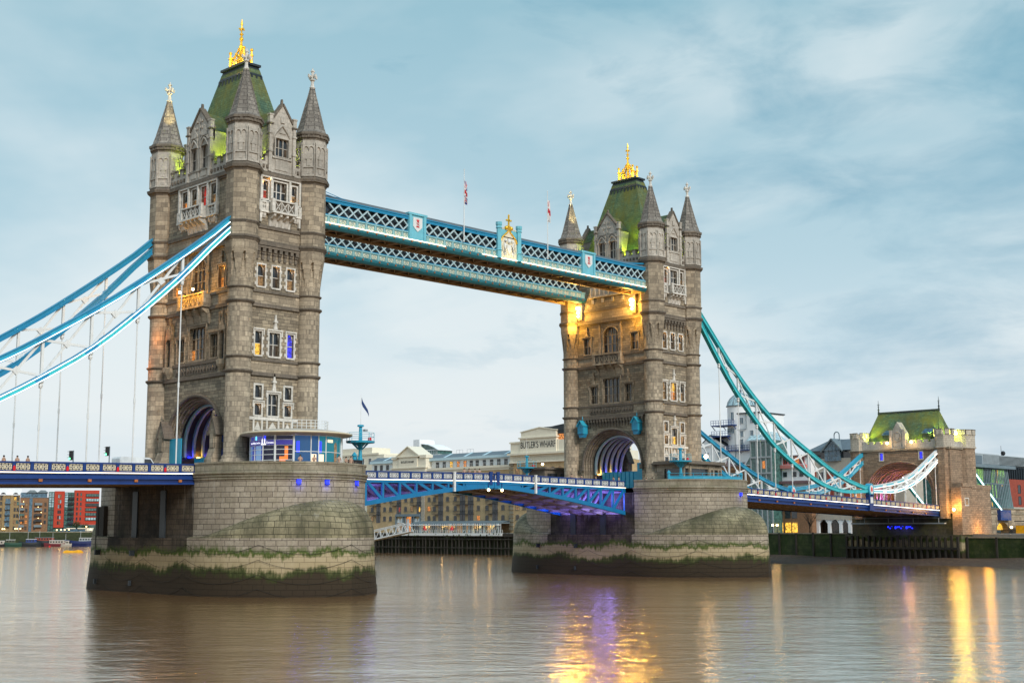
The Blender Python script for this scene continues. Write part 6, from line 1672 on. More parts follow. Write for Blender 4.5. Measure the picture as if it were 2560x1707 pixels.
# ---------------------------------------------------------------- warehouse row on the south bank
def yf(px):
    P = [(40, 202), (440, 188.6), (895, 173.4), (1640, 150.5), (2195, 134.5), (2400, 128.8)]
    for (a, ya), (b, yb) in zip(P, P[1:]):
        if px <= b: return ya+(yb-ya)*(px-a)/(b-a)
    return P[-1][1]
BW = 190.0
fW = lambda yc: (lambda u, q, w: (BW-w, yc-u, q))
def arched_window(parent, f, u, q, hw, h, pane, trim='pierparapet', fr='leadblack'):
    b = MB(); rise = h*.22; top = q+h
    o = [(u-hw, q)]+arch_pts(u, hw, top-rise, rise, 8)[0:0]+[(u+hw, q)]+list(reversed(arch_pts(u, hw, top-rise, rise, 8)))
    ring = arch_pts(u, hw+.12, top-rise, rise+.14, 8); inn = arch_pts(u, hw, top-rise, rise, 8)
    for i in range(8):
        b.polyf(f, [inn[i], ring[i], ring[i+1], inn[i+1]], -.02, .06)
    b.boxf(f, u-hw-.2, u+hw+.2, q-.16, q-.002, -.02, .14)
    b.mat(1).boxf(f, u-.04, u+.04, q, top, -.02, .05).boxf(f, u-hw, u+hw, q+h*.5-.03, q+h*.5+.03, -.02, .05)
    for s in (-1, 1): b.boxf(f, u+s*(hw-.04)-.04, u+s*(hw-.04)+.04, q, top-rise, -.02, .05)
    o_ = b.build('window', [trim, fr], parent)
    b = MB(); b.polyf(f, o, -.03, .025); b.build('pane', pane, o_)
def plain_window(parent, f, u, q, hw, h, pane, fr='whitepaint', tw=.09, bars=1):
    b = MB()
    for (a, c, d_, e) in ((u-hw-tw, u-hw, q-tw, q+h+tw), (u+hw, u+hw+tw, q-tw, q+h+tw), (u-hw, u+hw, q+h, q+h+tw), (u-hw, u+hw, q-tw, q)): b.boxf(f, a, c, d_, e, -.02, .1)
    for i in range(bars): x = u-hw+2*hw*(i+1)/(bars+1); b.boxf(f, x-.03, x+.03, q, q+h, -.02, .06)
    o = b.build('window', fr, parent); b = MB(); b.boxf(f, u-hw, u+hw, q, q+h, -.02, .02); b.build('pane', pane, o)
WR = thing('warehouse_row', 'long yellow brick riverside warehouse with arched windows, white attic storey and small pediment', 'warehouse', (BW+7, 168, 1.15))
b = MB(); b.box(BW, BW+16, 134.9, 204, 1.15, 21.0); b.build('wall', 'yellowbrick', WR)
b = MB(); b.box(BW-.5, BW+1, 134.9, 204, 21.0, 21.75); b.box(BW-.2, BW, 134.9, 204, 20.3, 21.0); b.build('ledge', 'cream', WR)
b = MB(); b.box(BW+2, BW+15, 134.9, 204, 21.75, 24.2); b.build('attic_wall', 'whitewall', WR)
b = MB(); b.box(BW+.9, BW+2.2, 134.9, 204, 24.2, 25.0); b.build('fascia', 'paleblue', WR)
b = MB(); b.face([(BW+.9, 134.9, 25.0), (BW+.9, 204, 25.0), (BW+4.4, 204, 26.4), (BW+4.4, 134.9, 26.4)]); b.face([(BW+15, 134.9, 25.0), (BW+15, 204, 25.0), (BW+4.4, 204, 26.4), (BW+4.4, 134.9, 26.4)])
ro = b.build('roof', 'slategrey', WR)
b = MB()
for y in (139, 148.5, 157, 166.5, 196.5):
    b.hexa([(BW+.9, y-.5, 25.02), (BW+.9, y+.5, 25.02), (BW+4.4, y+.5, 26.42), (BW+4.4, y-.5, 26.42), (BW+.9, y-.5, 25.12), (BW+.9, y+.5, 25.12), (BW+4.4, y+.5, 26.52), (BW+4.4, y-.5, 26.52)])
b.build('roof_rib', 'paleblue', ro)
b = MB()
for y in (136, 158, 163): b.beam((BW+4.4, y, 26.4), (BW+4.4, y, 27.6), .06, .06); b.beam((BW+4.4, y-1.5, 27.5), (BW+4.4, y+1.5, 27.5), .06, .06); b.beam((BW+4.4, y-1.5, 27.5), (BW+4.4, y-1.5, 26.4), .06, .06); b.beam((BW+4.4, y+1.5, 27.5), (BW+4.4, y+1.5, 26.4), .06, .06)
b.build('roof_railing', 'greypaint', ro)
fA = lambda u, q, w: (BW+2-w, -u, q)
cols = {164.2: 'winyellow', 161.0: 'winorange', 157.9: 'winorange'}
for y in [136.5, 139.6, 142.7, 145.9, 149.1, 152.3, 155.0, 157.9, 161.0, 164.2, 167.6, 170.8, 192.5, 195.8, 199.0, 202]:
    plain_window(WR, fA, -y, 21.9, .62, 1.75, cols.get(y, 'glassdark'), 'blackiron', .06)
b = MB()
for i in range(22):
    y = 135.2+i*1.75; b.beam((BW-.3, y, 21.75), (BW-.3, y, 22.7), .05, .05)
b.beam((BW-.3, 135, 22.7), (BW-.3, 173, 22.7), .07, .07); b.beam((BW-.3, 135, 22.3), (BW-.3, 173, 22.3), .05, .05)
b.build('balcony_rail', 'whitepaint', WR)
# pediment block
fP = lambda u, q, w: (BW-.8-w, 182.2-u, q)
b = MB(); b.boxf(fP, -8.2, 8.7, 20.4, 22.2, -6, .0); b.boxf(fP, -8.0, 8.5, 22.2, 25.2, -6, -.2); b.boxf(fP, -4.6, 4.6, 22.4, 25.7, -6, .1)
b.boxf(fP, -8.4, -5.6, 25.2, 25.8, -3, .1); b.boxf(fP, 5.8, 8.9, 25.2, 26.2, -3, .1); b.boxf(fP, -5.6, 5.6, 25.7, 26.0, -6, .4); b.polyf(fP, [(-5.4, 26.0), (5.4, 26.0), (0, 29.0)], -6, .0)
for s in (-1, 1): b.beam(fP(s*5.8, 26.0, -2.8), fP(0, 29.2, -2.8), 6.4, .3)
b.boxf(fP, -8.6, 9.0, 22.0, 22.4, -1, .35); o = b.build('pediment', 'cream', WR)
text_mesh('sign_lettering', "BUTLER'S WHARF", 'blackiron', 1.0, fP, o, -.1, 24.1, .13, .02, .82)
floors = [(5.0, 1.5), (8.05, 1.5), (11.05, 1.4), (14.1, 1.4), (17.2, 1.4)]
litw = {(0, 1655): 'winorange', (1, 920): 'winorange', (1, 667): 'winwarm', (1, 1207): 'glassbrown', (1, 1668): 'glassbrown', (0, 65): 'winwarm'}
for px in (65, 258, 348, 577, 668, 922, 1005, 1207, 1325, 1668, 1800, 2040, 2150):
    for k, (q, h) in enumerate(floors):
        if px in (577, 668) and k == 0: continue
        lw = next((v for (kk, pp), v in litw.items() if kk == k and abs(pp-px) < 14), 'glassdark')
        arched_window(WR, fW(yf(px)), 0, q, .68, h, lw)
for a, c in ((130, 192), (440, 508), (740, 806), (1065, 1140), (1392, 1470), (1512, 1592), (1880, 1962)):
    ya, yb = yf(a), yf(c); b = MB(); f = fW((ya+yb)/2); hw = (ya-yb)/2
    z0 = 7.2 if a in (440, 740) else 4.4
    b.boxf(f, -hw, hw, z0, 18.6, -.02, .03)
    for q in (7.2, 10.2, 13.2, 16.2): b.boxf(f, -hw, hw, q-.12, q+.12, .02, .1)
    b.boxf(f, -.06, .06, z0, 18.6, .02, .09); b.build('loading_door', ['glassdark'], WR)
    if a == 740 or a == 440:
        g = MB(); g.boxf(f, .0, hw*.6, 7.9, 9.4, .03, .06); g.build('pane', 'winyellow' if a == 740 else 'winred', WR)
for a, c in ((65, 200), (385, 510), (685, 808), (1008, 1140), (1332, 1600), (1815, 1965)):
    ya, yb = yf(a), yf(c); f = fW((ya+yb)/2); hw = (ya-yb)/2
    for q in (7.0, 10.0, 13.0, 16.0):
        if a in (385, 685) and q < 8: continue
        b = MB(); b.boxf(f, -hw, hw, q-.14, q, 0, 1.3); b.boxf(f, -hw, hw, q+1.0, q+1.07, 1.22, 1.3)
        n = max(4, int(hw*2/.35))
        for i in range(n+1): u = -hw+2*hw*i/n; b.boxf(f, u-.03, u+.03, q, q+1.0, 1.23, 1.29)
        for s in (-1, 1): b.boxf(f, s*hw-.03, s*hw+.03, q+1.0, q+1.07, 0, 1.22); b.boxf(f, s*hw-.03, s*hw+.03, q+.5, q+.55, 0, 1.22)
        b.build('balcony', 'leadblack', WR)
for px in (840, 2217):
    b = MB(); f = fW(yf(px)); b.boxf(f, -.75, .75, 1.2, 20.3, -.1, .28)
    for i in range(14): b.boxf(f, -.82, .82, 1.8+i*1.3, 2.7+i*1.3, .1, .36)
    b.build('pilaster', 'paleashlar', WR)
f = fW(182.4); b = MB()
b.boxf(f, -6.2, 6.0, 6.4, 7.2, 0, .6); 
for u in (-6.1, -2.5, -1.3, 1.9, 2.9, 5.9): b.boxf(f, u-.2, u+.2, 1.15, 6.4, 0, .5)
o = b.build('entrance_frame', 'leadgrey', WR)
for u in (-4.3, 4.4):
    for s in (-.75, .75):
        b = MB(); b.boxf(f, u+s-.7, u+s+.7, 1.2, 4.3, .05, .12); b.polyf(f, arch_pts(u+s, .7, 4.3, 1.5, 10), .05, .12); ow = b.build('arched_window', 'whitepaint', WR)
        b = MB()
        for i in range(3):
            for j in range(5): b.boxf(f, u+s-.6+.42*i, u+s-.24+.42*i, 1.4+.6*j, 1.9+.6*j, .12, .14)
        b.build('pane', 'winwarm', ow)
b = MB(); b.boxf(f, -1.2, 1.8, 1.2, 6.3, .02, .06); b.build('doorway', 'winorange', WR); b = MB(); b.boxf(f, -.9, .2, 1.2, 5.6, .07, .1); b.build('door', 'whitepaint', WR)
# restaurant terrace under glass canopy
RT = thing('terrace_restaurant', 'glass fronted restaurant with white awning along the foot of the yellow warehouse', 'restaurant', (186, 155, 1.15))
b = MB(); b.box(185, BW-.05, 134.6, 175.8, 4.0, 4.35); b.face([(185, 134.6, 4.36), (185, 175.8, 4.36), (BW-.1, 175.8, 4.9), (BW-.1, 134.6, 4.9)]); b.build('canopy', 'leadgrey', RT)
b = MB(); b.box(183.6, 185, 135.2, 176.2, 3.45, 3.7); b.build('awning', 'whitepaint', RT)
b = MB()
for i in range(50): y = 135+i*.83; b.box(185.0, 185.12, y-.07, y+.07, 1.15, 4.0)
b.build('window_frame', 'whitepaint', RT)
b = MB(); names = ['glassblue', 'winwarm', 'glasspale', 'glassdark', 'winorange']
for i in range(49): b.mat(rnd.choice([0, 0, 1, 2, 2, 3, 1])); y = 135+i*.83; b.box(185.13, 185.2, y+.07, y+.76, 1.15, 4.0)
b.build('pane', names, RT)
for y in (163.5, 151.0):
    t_ = thing('terrace_umbrella', 'folded red parasol on the restaurant terrace, ' + ('left' if y > 160 else 'right') + ' of the pair', 'parasol', (180, y, 1.0), 'red parasols on the terrace')
    b = MB(); b.loft(180, y, [(1.0, .06), (3.6, .05)], 6); b.build('pole', 'whitepaint', t_); b = MB(); b.loft(180, y, [(1.9, .75), (2.5, .6), (3.1, .2), (3.5, .04)], 8); b.build('canopy', 'clothred', t_)
for y in (139, 145, 156, 160, 168):
    plight((184.2, y, 3.1), (1, .6, .2), 60, .2)
globe_lamp(182.5, 196.5, 1.15, 6.2, 'riverside lamp post by the gangway head', 0, .3, 'riverside lamp posts', 'whitepaint')
# large gabled warehouse
BG = thing('warehouse', 'large cream gabled warehouse front with its name in tall black letters beside the far tower', 'warehouse', (BW+6, 120, 1.15))
fB = lambda u, q, w: (BW-1.2-w, 123.0-u, q)
b = MB(); b.boxf(fB, -11.6, 26, 1.15, 22.3, -16, 0); b.build('wall', 'yellowbrick', BG)
b = MB(); b.boxf(fB, -11.7, 26, 21.9, 22.4, -8, .5); b.boxf(fB, -11.6, 26, 22.4, 24.3, -15, .1); b.boxf(fB, -12.2, 26, 24.3, 24.9, -15, .9); b.boxf(fB, -11.4, 8.2, 24.9, 28.4, -12, .1); b.boxf(fB, -11.7, -6.8, 27.9, 28.3, -12, .4)
b.boxf(fB, -7.2, 7.6, 24.9, 29.1, -12, .35); b.boxf(fB, -7.6, 8.0, 29.1, 29.5, -12, .7); b.polyf(fB, [(-6.9, 29.5), (7.4, 29.5), (7.4, 31.1), (.8, 32.1), (-6.9, 31.0)], -12, .2); b.polyf(fB, [(-7.2, 31.0), (.8, 32.1), (7.8, 31.1), (7.8, 31.35), (.8, 32.4), (-7.2, 31.25)], -12, .4)
b.boxf(fB, 8.2, 26, 24.9, 28.3, -12, .0); b.build('attic', 'cream', BG)
b = MB(); b.boxf(fB, 7.8, 26, 28.3, 30.0, -10, -.6); o = b.build('penthouse_window', 'winorange', BG)
b = MB(); b.boxf(fB, 2.0, 26, 31.0, 32.3, -10, -.3); b.boxf(fB, 7.8, 26, 30.0, 31.2, -10, -.4); b.polyf(fB, [(1.0, 32.2), (26, 32.3), (26, 33.0), (8, 33.0)], -10, -2); b.build('roof', 'leadblack', BG)
text_mesh('sign_lettering', "BUTLER'S WHARF", 'blackiron', 2.75, fB, BG, .2, 27.1, .38, .03, .66)
for i in range(12):
    u = -9.6+i*1.75; plain_window(BG, fB, u, 22.6, .45, 1.05, 'winorange' if i < 5 else 'glassdark', 'cream', .1, 0)
for i in range(8):
    for k, q in enumerate((18.6, 15.2, 11.05, 8.05, 5.0)): arched_window(BG, fB, -8.6+i*2.9, q, .75, 1.8 if k < 2 else 1.5, 'glassbrown' if (i+k) % 3 else 'winwarm')
b = MB()
for i in range(17): b.boxf(fB, -11.9, -10.2, 2+i*1.2, 2.9+i*1.2, 0, .3)
b.build('quoin', 'pierparapet', BG)
WL = thing('apartment_building', 'cream flat roofed block behind the near pier mast, left of the warehouse row', 'building', (240, 265, 1.15))
b = MB(); b.box(240, 252, 255, 300, 1.15, 31.6); b.box(239.7, 252, 258, 300, 31.6, 32.3); b.box(240.5, 250, 263, 300, 32.3, 34.6); b.build('wall', 'cream', WL)
fL = lambda u, q, w: (240-w, -u, q)
for y in (258, 263.5, 268, 272, 276): plain_window(WL, fL, -y, 28.0, .9, 2.2, 'glassdark', 'whitepaint')
SB = thing('glass_tower', 'pale glass block with sail curved roof above the warehouse roofs', 'building', (230, 217, 1.15))
b = MB(); b.box(228.5, 236, 221.0, 224.4, 1.15, 35.2); b.box(229, 240, 211, 225, 1.15, 29.4); b.build('wall', 'whitewall', SB)
b = MB(); fS = lambda u, q, w: (230-w, -u, q); b.polyf(fS, [(-221, 29.4), (-212.6, 29.4), (-212.2, 31.0), (-214, 32.0), (-217, 33.0), (-221, 33.5)], -7, .0); o = b.build('glass_wall', 'glassgreen', SB)
b = MB(); b.beam(fS(-221, 33.6, -3), fS(-217, 33.1, -3), 7.6, .25); b.beam(fS(-217, 33.1, -3), fS(-214, 32.1, -3), 7.6, .25); b.beam(fS(-214, 32.1, -3), fS(-211.6, 31.0, -3), 7.6, .25); b.boxf(fS, -221, -211.8, 31.0, 31.3, -.2, .3)
for i in range(9): b.boxf(fS, -221+i, -220.9+i, 29.4, 31.0, 0, .1)
b.build('roof', 'whitewall', SB); b = MB(); b.boxf(fS, -224.0, -222.6, 30.5, 35.0, 1.5, 1.7)
b = MB(); b.boxf(fS, -223.7, -221.7, 29.6, 31.0, 1.5, 1.6); b.build('window', 'glassdark', SB)

# ---------------------------------------------------------------- white brewhouse and neighbours
AB = thing('white_brewhouse', 'white riverside house with leaded dome and blue balconies right of the far tower', 'house', (204, 62, 1.15))
DX, DY = 203.6, 60.6
b = MB(); b.smooth = True; b.loft(DX, DY, [(18, 3.75), (35.3, 3.75)], 28); b.smooth = False
b.box(200.3, 212, 52.5, 60.2, 15, 33.0); b.box(201, 210, 60, 68.5, 15, 23.4); b.box(200, 208, 63.6, 71.8, 8, 24.6); b.box(202, 209, 61.5, 66, 23.4, 27.4); b.build('wall', 'whitewall', AB)
b = MB(); b.polyf(lambda u, q, w: (200-w, u, q), [(63.4, 24.6), (72, 24.6), (68.4, 27.6)], -8, .2); b.build('gable', 'whitewall', AB)
b = MB(); b.beam((204, 63.2, 24.7), (204, 68.4, 27.75), 8.6, .2); b.beam((204, 72.2, 24.7), (204, 68.4, 27.75), 8.6, .2); b.box(200, 212.3, 52.2, 60.5, 33.0, 33.3); b.build('roof', 'leadblack', AB)
b = MB(); b.smooth = True; b.loft(DX, DY, [(35.3, 4.0), (35.5, 4.0), (35.6, 3.75), (36.6, 3.5), (37.5, 2.9), (38.3, 2.0), (38.9, .9), (39.1, .4)], 28); b.smooth = False; b.build('dome', 'glasspale', AB)
b = MB()
for k in range(12):
    a = 2*pi*k/12; b.tube([(DX+r*cos(a), DY+r*sin(a), q) for q, r in ((35.6, 3.78), (36.6, 3.53), (37.5, 2.93), (38.3, 2.03), (38.9, .93))], .13, 4)
b.loft(DX, DY, [(35.25, 3.8), (35.28, 4.06), (35.5, 4.06), (35.55, 3.8)], 28); b.loft(DX, DY, [(39.0, .4), (39.4, .2), (39.7, .35), (39.9, .3), (40.1, .1), (41.2, .05)], 8); b.beam((DX, DY-.9, 41.0), (DX, DY+.9, 41.0), .06, .08)
b.build('dome_rib', 'leadgrey', AB)
fy_ = lambda u, q, w: (200.3-w, -u, q)
for y, q, h in ((58.2, 30.4, 1.6), (58.2, 26.9, 1.5), (58.3, 23.6, 2.6), (55.0, 30.4, 1.6), (55.0, 26.9, 1.5)): plain_window(AB, fy_, -y, q, .5, h, 'glassblue', 'whitepaint', .08)
fz_ = lambda u, q, w: (199.85-w, -u, q)
for y, q, h in ((60.9, 31.6, 2.0), (60.9, 27.9, 1.4), (62.0, 27.9, 1.4), (69.5, 21.5, 1.5), (65.5, 21.5, 1.5), (69.2, 17.2, 1.4), (66.0, 17.2, 1.4)): plain_window(AB, fz_, -y, q, .5, h, 'glassblue', 'whitepaint', .08)
for q, ya, yb, xx in ((30.2, 59.6, 67.2, 198.6), (27.3, 61.8, 67.2, 198.8), (23.3, 53.6, 63.6, 199.4)):
    b = MB(); b.box(xx, 203.4, ya, yb, q-.25, q); n = int((yb-ya)/.8)
    for i in range(n+1): y = ya+(yb-ya)*i/n; b.beam((xx, y, q), (xx, y, q+1.3), .09, .09)
    for zq in (.65, 1.28): b.beam((xx, ya, q+zq), (xx, yb, q+zq), .09, .09)
    for y in (ya+.3, (ya+yb)/2, yb-.3): b.beam((xx+.2, y, q-.3), (xx+1.6, y, q-1.3), .12, .2)
    b.build('balcony', 'royal', AB)
b = MB(); b.beam((199.6, 60.0, 15), (199.6, 60.0, 30), .16, .16); b.beam((200.1, 56.7, 28.8), (200.1, 56.7, 33), .14, .14); b.beam((200.1, 56.7, 28.8), (200.1, 60, 28.8), .14, .14); b.build('drainpipe', 'leadgrey', AB)
BR = thing('brick_house', 'brown brick riverside block with purple roof and attic windows below the white domed house', 'building', (200, 58, 1.15))
b = MB(); b.box(199.6, 212, 51.5, 70, 1.15, 19.0); b.box(199.4, 199.6, 51.5, 70, 17.9, 18.4); b.build('wall', 'brownbrick', BR)
b = MB(); b.hexa([(199.4, 56, 19), (212, 56, 19), (212, 64, 19), (199.4, 64, 19), (203, 56.4, 23.0), (212, 56.4, 23.0), (212, 63.6, 23.0), (203, 63.6, 23.0)]); b.build('roof', 'roofpurple', BR)
fb_ = lambda u, q, w: (199.6-w, -u, q)
b = MB(); b.polyf(fb_, [(-57.5, 19), (-51.6, 19), (-51.6, 22.6), (-55.0, 22.6)], -6, .1); o = b.build('attic', 'whitewall', BR)
b = MB(); b.polyf(fb_, [(-56.7, 19.3), (-53.0, 19.3), (-52.4, 21.7), (-55.0, 21.7)], .1, .16); b.build('window', 'glassgreen', o)
for y in (62, 65.5, 58.5): plain_window(BR, fb_, -y, 15.0, .6, 2.0, 'glassdark', 'whitepaint')
for y in (54, 58, 62, 66):
    for q in (3, 8, 11.5): plain_window(BR, fb_, -y, q, .5, 1.8, 'glassbrown', 'brownsteel')
GT = thing('glass_block', 'grey framed glass stair tower with pale green glass roof', 'building', (202, 51, 1.15))
b = MB(); fg = lambda u, q, w: (198.6-w, -u, q)
for y in (48.0, 49.6, 51.2, 52.6, 54.4): b.boxf(fg, -y-.16, -y+.16, 1.15, 25.6, 0, .25)
for q in (8.0, 12.5, 16.8, 21.0, 25.4): b.boxf(fg, -54.5, -47.9, q-.22, q+.22, 0, .3)
b.build('frame', 'greypaint', GT)
b = MB(); b.box(198.6, 206, 47.9, 54.5, 1.15, 25.4); b.build('glass_wall', 'glassgreen', GT)
b = MB(); b.hexa([(198.3, 47.6, 25.5), (206, 47.6, 25.5), (206, 55.5, 25.5), (198.3, 55.5, 25.5), (201.5, 51.0, 28.0), (206, 51.0, 28.0), (206, 55.4, 28.0), (201.5, 55.4, 28.0)]); b.build('roof', 'glasspale', GT)
for y, q, mt in ((50.4, 18.0, 'winorange'), (52.0, 14.0, 'winwarm'), (48.8, 9.0, 'winorange')): b = MB(); b.boxf(fg, -y-.4, -y+.4, q, q+2, .0, .05); b.build('lit_pane', mt, GT)
PB = thing('apartment_building', 'white and brown balcony block with pink fascia behind the teal chain', 'building', (204, 44, 1.15))
b = MB(); b.box(203, 214, 39.0, 47.8, 6.5, 21.0); b.build('wall', 'whitewall', PB); b = MB(); b.box(202.4, 214.4, 39, 47.9, 21.0, 21.4); b.box(201.6, 203, 39, 47.9, 14.0, 14.7); b.build('roof', 'roofpurple', PB)
b = MB(); b.box(202.2, 203, 40, 47.8, 18.0, 18.9); b.build('fascia', 'pinkpanel', PB)
fp_ = lambda u, q, w: (203-w, -u, q)
for y in (46.6, 45.0, 43.0, 41.5): plain_window(PB, fp_, -y, 19.2, .6, 1.6, 'winorange' if y == 43.0 else 'glassbrown', 'redpaint', .08)
for y in (46.8, 43.9, 41.8): plain_window(PB, fp_, -y, 15.9, .5, 1.1, 'glassdark', 'leadblack', .08)
b = MB(); b.box(202.8, 214, 39, 50, 1.15, 6.5); b.box(202.9, 214, 39, 50, 6.5, 13.0); o = b.build('lower_wall', 'brownbrick', PB)
for y in (48.6, 46.2, 44.2): 
    b = MB(); b.boxf(lambda u, q, w: (202.8-w, -u, q), -y-.85, -y+.85, 1.3, 3.9, .0, .06); b.build('lit_window', 'winyellow', PB); b = MB(); b.boxf(lambda u, q, w: (202.8-w, -u, q), -y-.8, -y+.8, 5.0, 8.6, .0, .06); b.build('window', 'glassdark', PB)
GB = thing('office_building', 'grey gabled office building with glazed gable, hoop on its ridge and pale arcade', 'building', (206, 31, 1.15))
fo_ = lambda u, q, w: (205-w, -u, q)
b = MB(); b.boxf(fo_, -42.5, -14, 4.6, 6.4, -10, .3); b.boxf(fo_, -42.5, -14, 6.4, 20.3, -10, 0); b.build('wall', 'concrete', GB)
b = MB(); b.boxf(fo_, -40, -14, 20.3, 22.4, -10, -.3); b.build('upper_glazing', 'glassdark', GB)
for y in (39.5, 34.5, 29.8, 25): 
    b = MB(); b.boxf(fo_, -y-.9, -y+.9, 8.5, 17.5, .0, .12); b.build('red_panel', 'redbrick', GB)
    for q in (7.2, 11.0, 14.6): plain_window(GB, fo_, -y+2.3, q, .75, 2.3, 'glassdark', 'whitepaint')
b = MB()
for y in (42.2, 38.6, 35.3, 32, 29.4, 26): b.boxf(fo_, -y-.4, -y+.4, 1.15, 4.6, -.6, .1); b.polyf(fo_, [(-y-1.2, 4.6), (-y+1.2, 4.6), (-y+.4, 3.5), (-y-.4, 3.5)], -.5, .05)
b.build('arcade_column', 'whitewall', GB); b = MB(); b.boxf(fo_, -42, -20, 1.15, 4.6, -3, -2.8); b.build('arcade_wall', 'glassbrown', GB)
b = MB(); b.hexa([(204.2, 13, 22.3), (216, 13, 22.3), (216, 41, 22.3), (204.2, 41, 22.3), (208.5, 13, 25.3), (211, 13, 25.3), (211, 36.2, 25.3), (208.5, 36.2, 25.3)]); b.build('roof', 'slategrey', GB)
b = MB(); b.polyf(fo_, [(-35.6, 19.6), (-31.2, 19.6), (-31.2, 22.6), (-33.4, 25.0), (-35.6, 22.6)], -5, .5); o = b.build('glazed_gable', 'glassblue', GB)
b = MB()
for y in (31.2, 32.3, 33.4, 34.5, 35.6): b.boxf(fo_, -y-.07, -y+.07, 19.6, 22.6 if y in (31.2, 35.6) else 24.0, .5, .6)
for q in (19.6, 21.0, 22.5): b.boxf(fo_, -35.6, -31.2, q-.07, q+.07, .5, .6)
b.beam(fo_(-36.6, 22.0, -2), fo_(-33.4, 25.3, -2), 6, .3); b.beam(fo_(-30.2, 22.0, -2), fo_(-33.4, 25.3, -2), 6, .3); b.build('gable_frame', 'leadgrey', o)
b = MB(); b.tube([fo_(-33.4-.75, 25.0, -2), fo_(-33.4-.75, 26.4, -2)]+[fo_(-33.4+.75*cos(a), 26.4+.8*sin(a), -2) for a in [pi-pi*i/8 for i in range(9)]]+[fo_(-33.4+.75, 25.0, -2)], .14, 6); b.build('roof_hoop', 'leadgrey', GB)
for y, lb in ((38.6, 'left'), (37.3, 'right')): globe_lamp(184, y, 1.15, 3.2, 'orange globe lamp on the quay wall by the arcade, %s of the pair' % lb, 50, .28, 'orange lamps on the quay')
# bare tree by the quay
TR = thing('bare_tree', 'small leafless tree on the quay in front of the pale arcade', 'tree', (184, 28, 1.15))
b = MB(); b.tube([(184, 28, 1.1), (184.05, 28.1, 2.6), (184, 28, 3.6)], [.2, .16, .12], 7); b.build('trunk', 'bark', TR); b = MB(); r2 = random.Random(3)
for k in range(16):
    a = r2.random()*6.3; h0 = 2.2+r2.random()*1.5; l = 1.1+r2.random()*1.2; e1 = (184+l*.5*cos(a), 28+l*.5*sin(a), h0+l*.7); e2 = (184+l*.9*cos(a+.3), 28+l*.9*sin(a+.3), h0+l*1.4)
    b.tube([(184, 28, h0), e1, e2], [.07, .045, .02], 4)
    for j in range(4): aa = r2.random()*6.3; q = r2.random(); s_ = Vector(e1).lerp(Vector(e2), q); b.tube([s_, s_+Vector((.5*cos(aa), .5*sin(aa), .5))], [.03, .012], 3)
b.build('crown', 'bark', TR)
# ---------------------------------------------------------------- right-hand edge: approach viaduct, glass block, red block
VI = thing('approach_viaduct', 'stone approach viaduct with lit arches right of the gatehouse', 'viaduct', (225, 0, 1.15))
fv = FY(0, -9.3, -1); b = MB(); ar = arch_pts(208.0, 3.1, 2.0, 1.8, 14); a2 = arch_pts(199.5, 2.4, 1.9, 2.6, 14)
b.boxf(fv, 191, 260, 5.0, 6.8, -18, .0); b.boxf(fv, 191, 196.9, 1.1, 5.0, -2, 0); b.boxf(fv, 202.1, 204.7, 1.1, 5.0, -2, 0); b.boxf(fv, 211.3, 260, 1.1, 5.0, -2, 0)
for A_ in (ar, a2):
    for i in range(14): b.polyf(fv, [A_[i], A_[i+1], (A_[i+1][0], 5.0), (A_[i][0], 5.0)], -2, 0)
b.build('wall', 'ashlar', VI); b = MB(); b.boxf(fv, 191, 260, 6.8, 7.0, -18.2, .25); b.boxf(fv, 191, 260, 5.6, 5.75, 0, .2); b.build('coping', 'pierparapet', VI)
b = MB(); b.polyf(fv, [(205.0, 2.0), (211.0, 2.0)]+list(reversed(ar)), -1.5, -1.4); b.build('lit_window', 'winyellow', VI); b = MB(); b.boxf(fv, 197, 202, 1.1, 4.6, -1.6, -1.5); b.build('archway', 'brownsteel', VI)
plight((199.5, -10.2, 2.6), (1, .35, .1), 90, .2)
KI = thing('market_kiosk', 'long bright yellow kiosk front at the lower right picture edge', 'kiosk', (214, -14, 1.15))
b = MB(); b.box(209, 226, -14.5, -12, 1.15, 3.0); b.build('counter', 'yellowpaint', KI); b = MB(); b.box(208.7, 226, -14.8, -11.8, 3.9, 4.1); 
for x in (209, 214, 220, 225): b.beam((x, -14.6, 1.15), (x, -14.6, 3.9), .12, .12)
b.build('canopy', 'leadblack', KI)
plight((213, -15.2, 3.2), (1, .65, .15), 40, .2)
for i, (x, tp, lb) in enumerate(((211.5, 'clothblue', 'person in blue before the yellow kiosk, left of two'), (214.5, 'clothblack', 'person in black before the yellow kiosk, right of two'))): person(x, -16.5, 1.15, 2.4, tp, 'clothblack', lb, False, 'people by the yellow kiosk')
globe_lamp(201.0, -14.5, 1.15, 2.6, 'glowing yellow lamp low on the quay left of the yellow kiosk', 15, .3, 'lamps by the viaduct')
globe_lamp(217.0, -13.5, 1.15, 5.3, 'orange street lamp above the yellow kiosk', 30, .3, 'lamps by the viaduct')
GL = thing('glass_office', 'tilted green-lit glass office front behind the land tie, right of the gatehouse', 'building', (253, 14, 1.15))
b = MB(); b.hexa([(240, 14.5, 7), (266, 13.2, 7), (266, 30, 7), (240, 30, 7), (240, 14, 18.6), (264, 14, 18.6), (264, 30, 18.6), (240, 30, 18.6)]); b.box(238, 268, 13, 30, 1.15, 7); b.build('glass_wall', 'glassgreen', GL)
b = MB(); names = ['wingreen', 'glassgreen', 'winyellow']
for i in range(24):
    x = 240.3+i
    for (q0, q1) in ((14.6, 18.2), (10.6, 14.2), (7.2, 10.2)):
        if rnd.random() < (.75 if q0 > 14 else .3): b.mat(0 if rnd.random() < .85 else 2); b.face([(x, 13.9-.02, q0), (x+.8, 13.9-.02, q0), (x+.8, 13.9-.02, q1), (x, 13.9-.02, q1)])
b.build('lit_pane', names, GL)
b = MB()
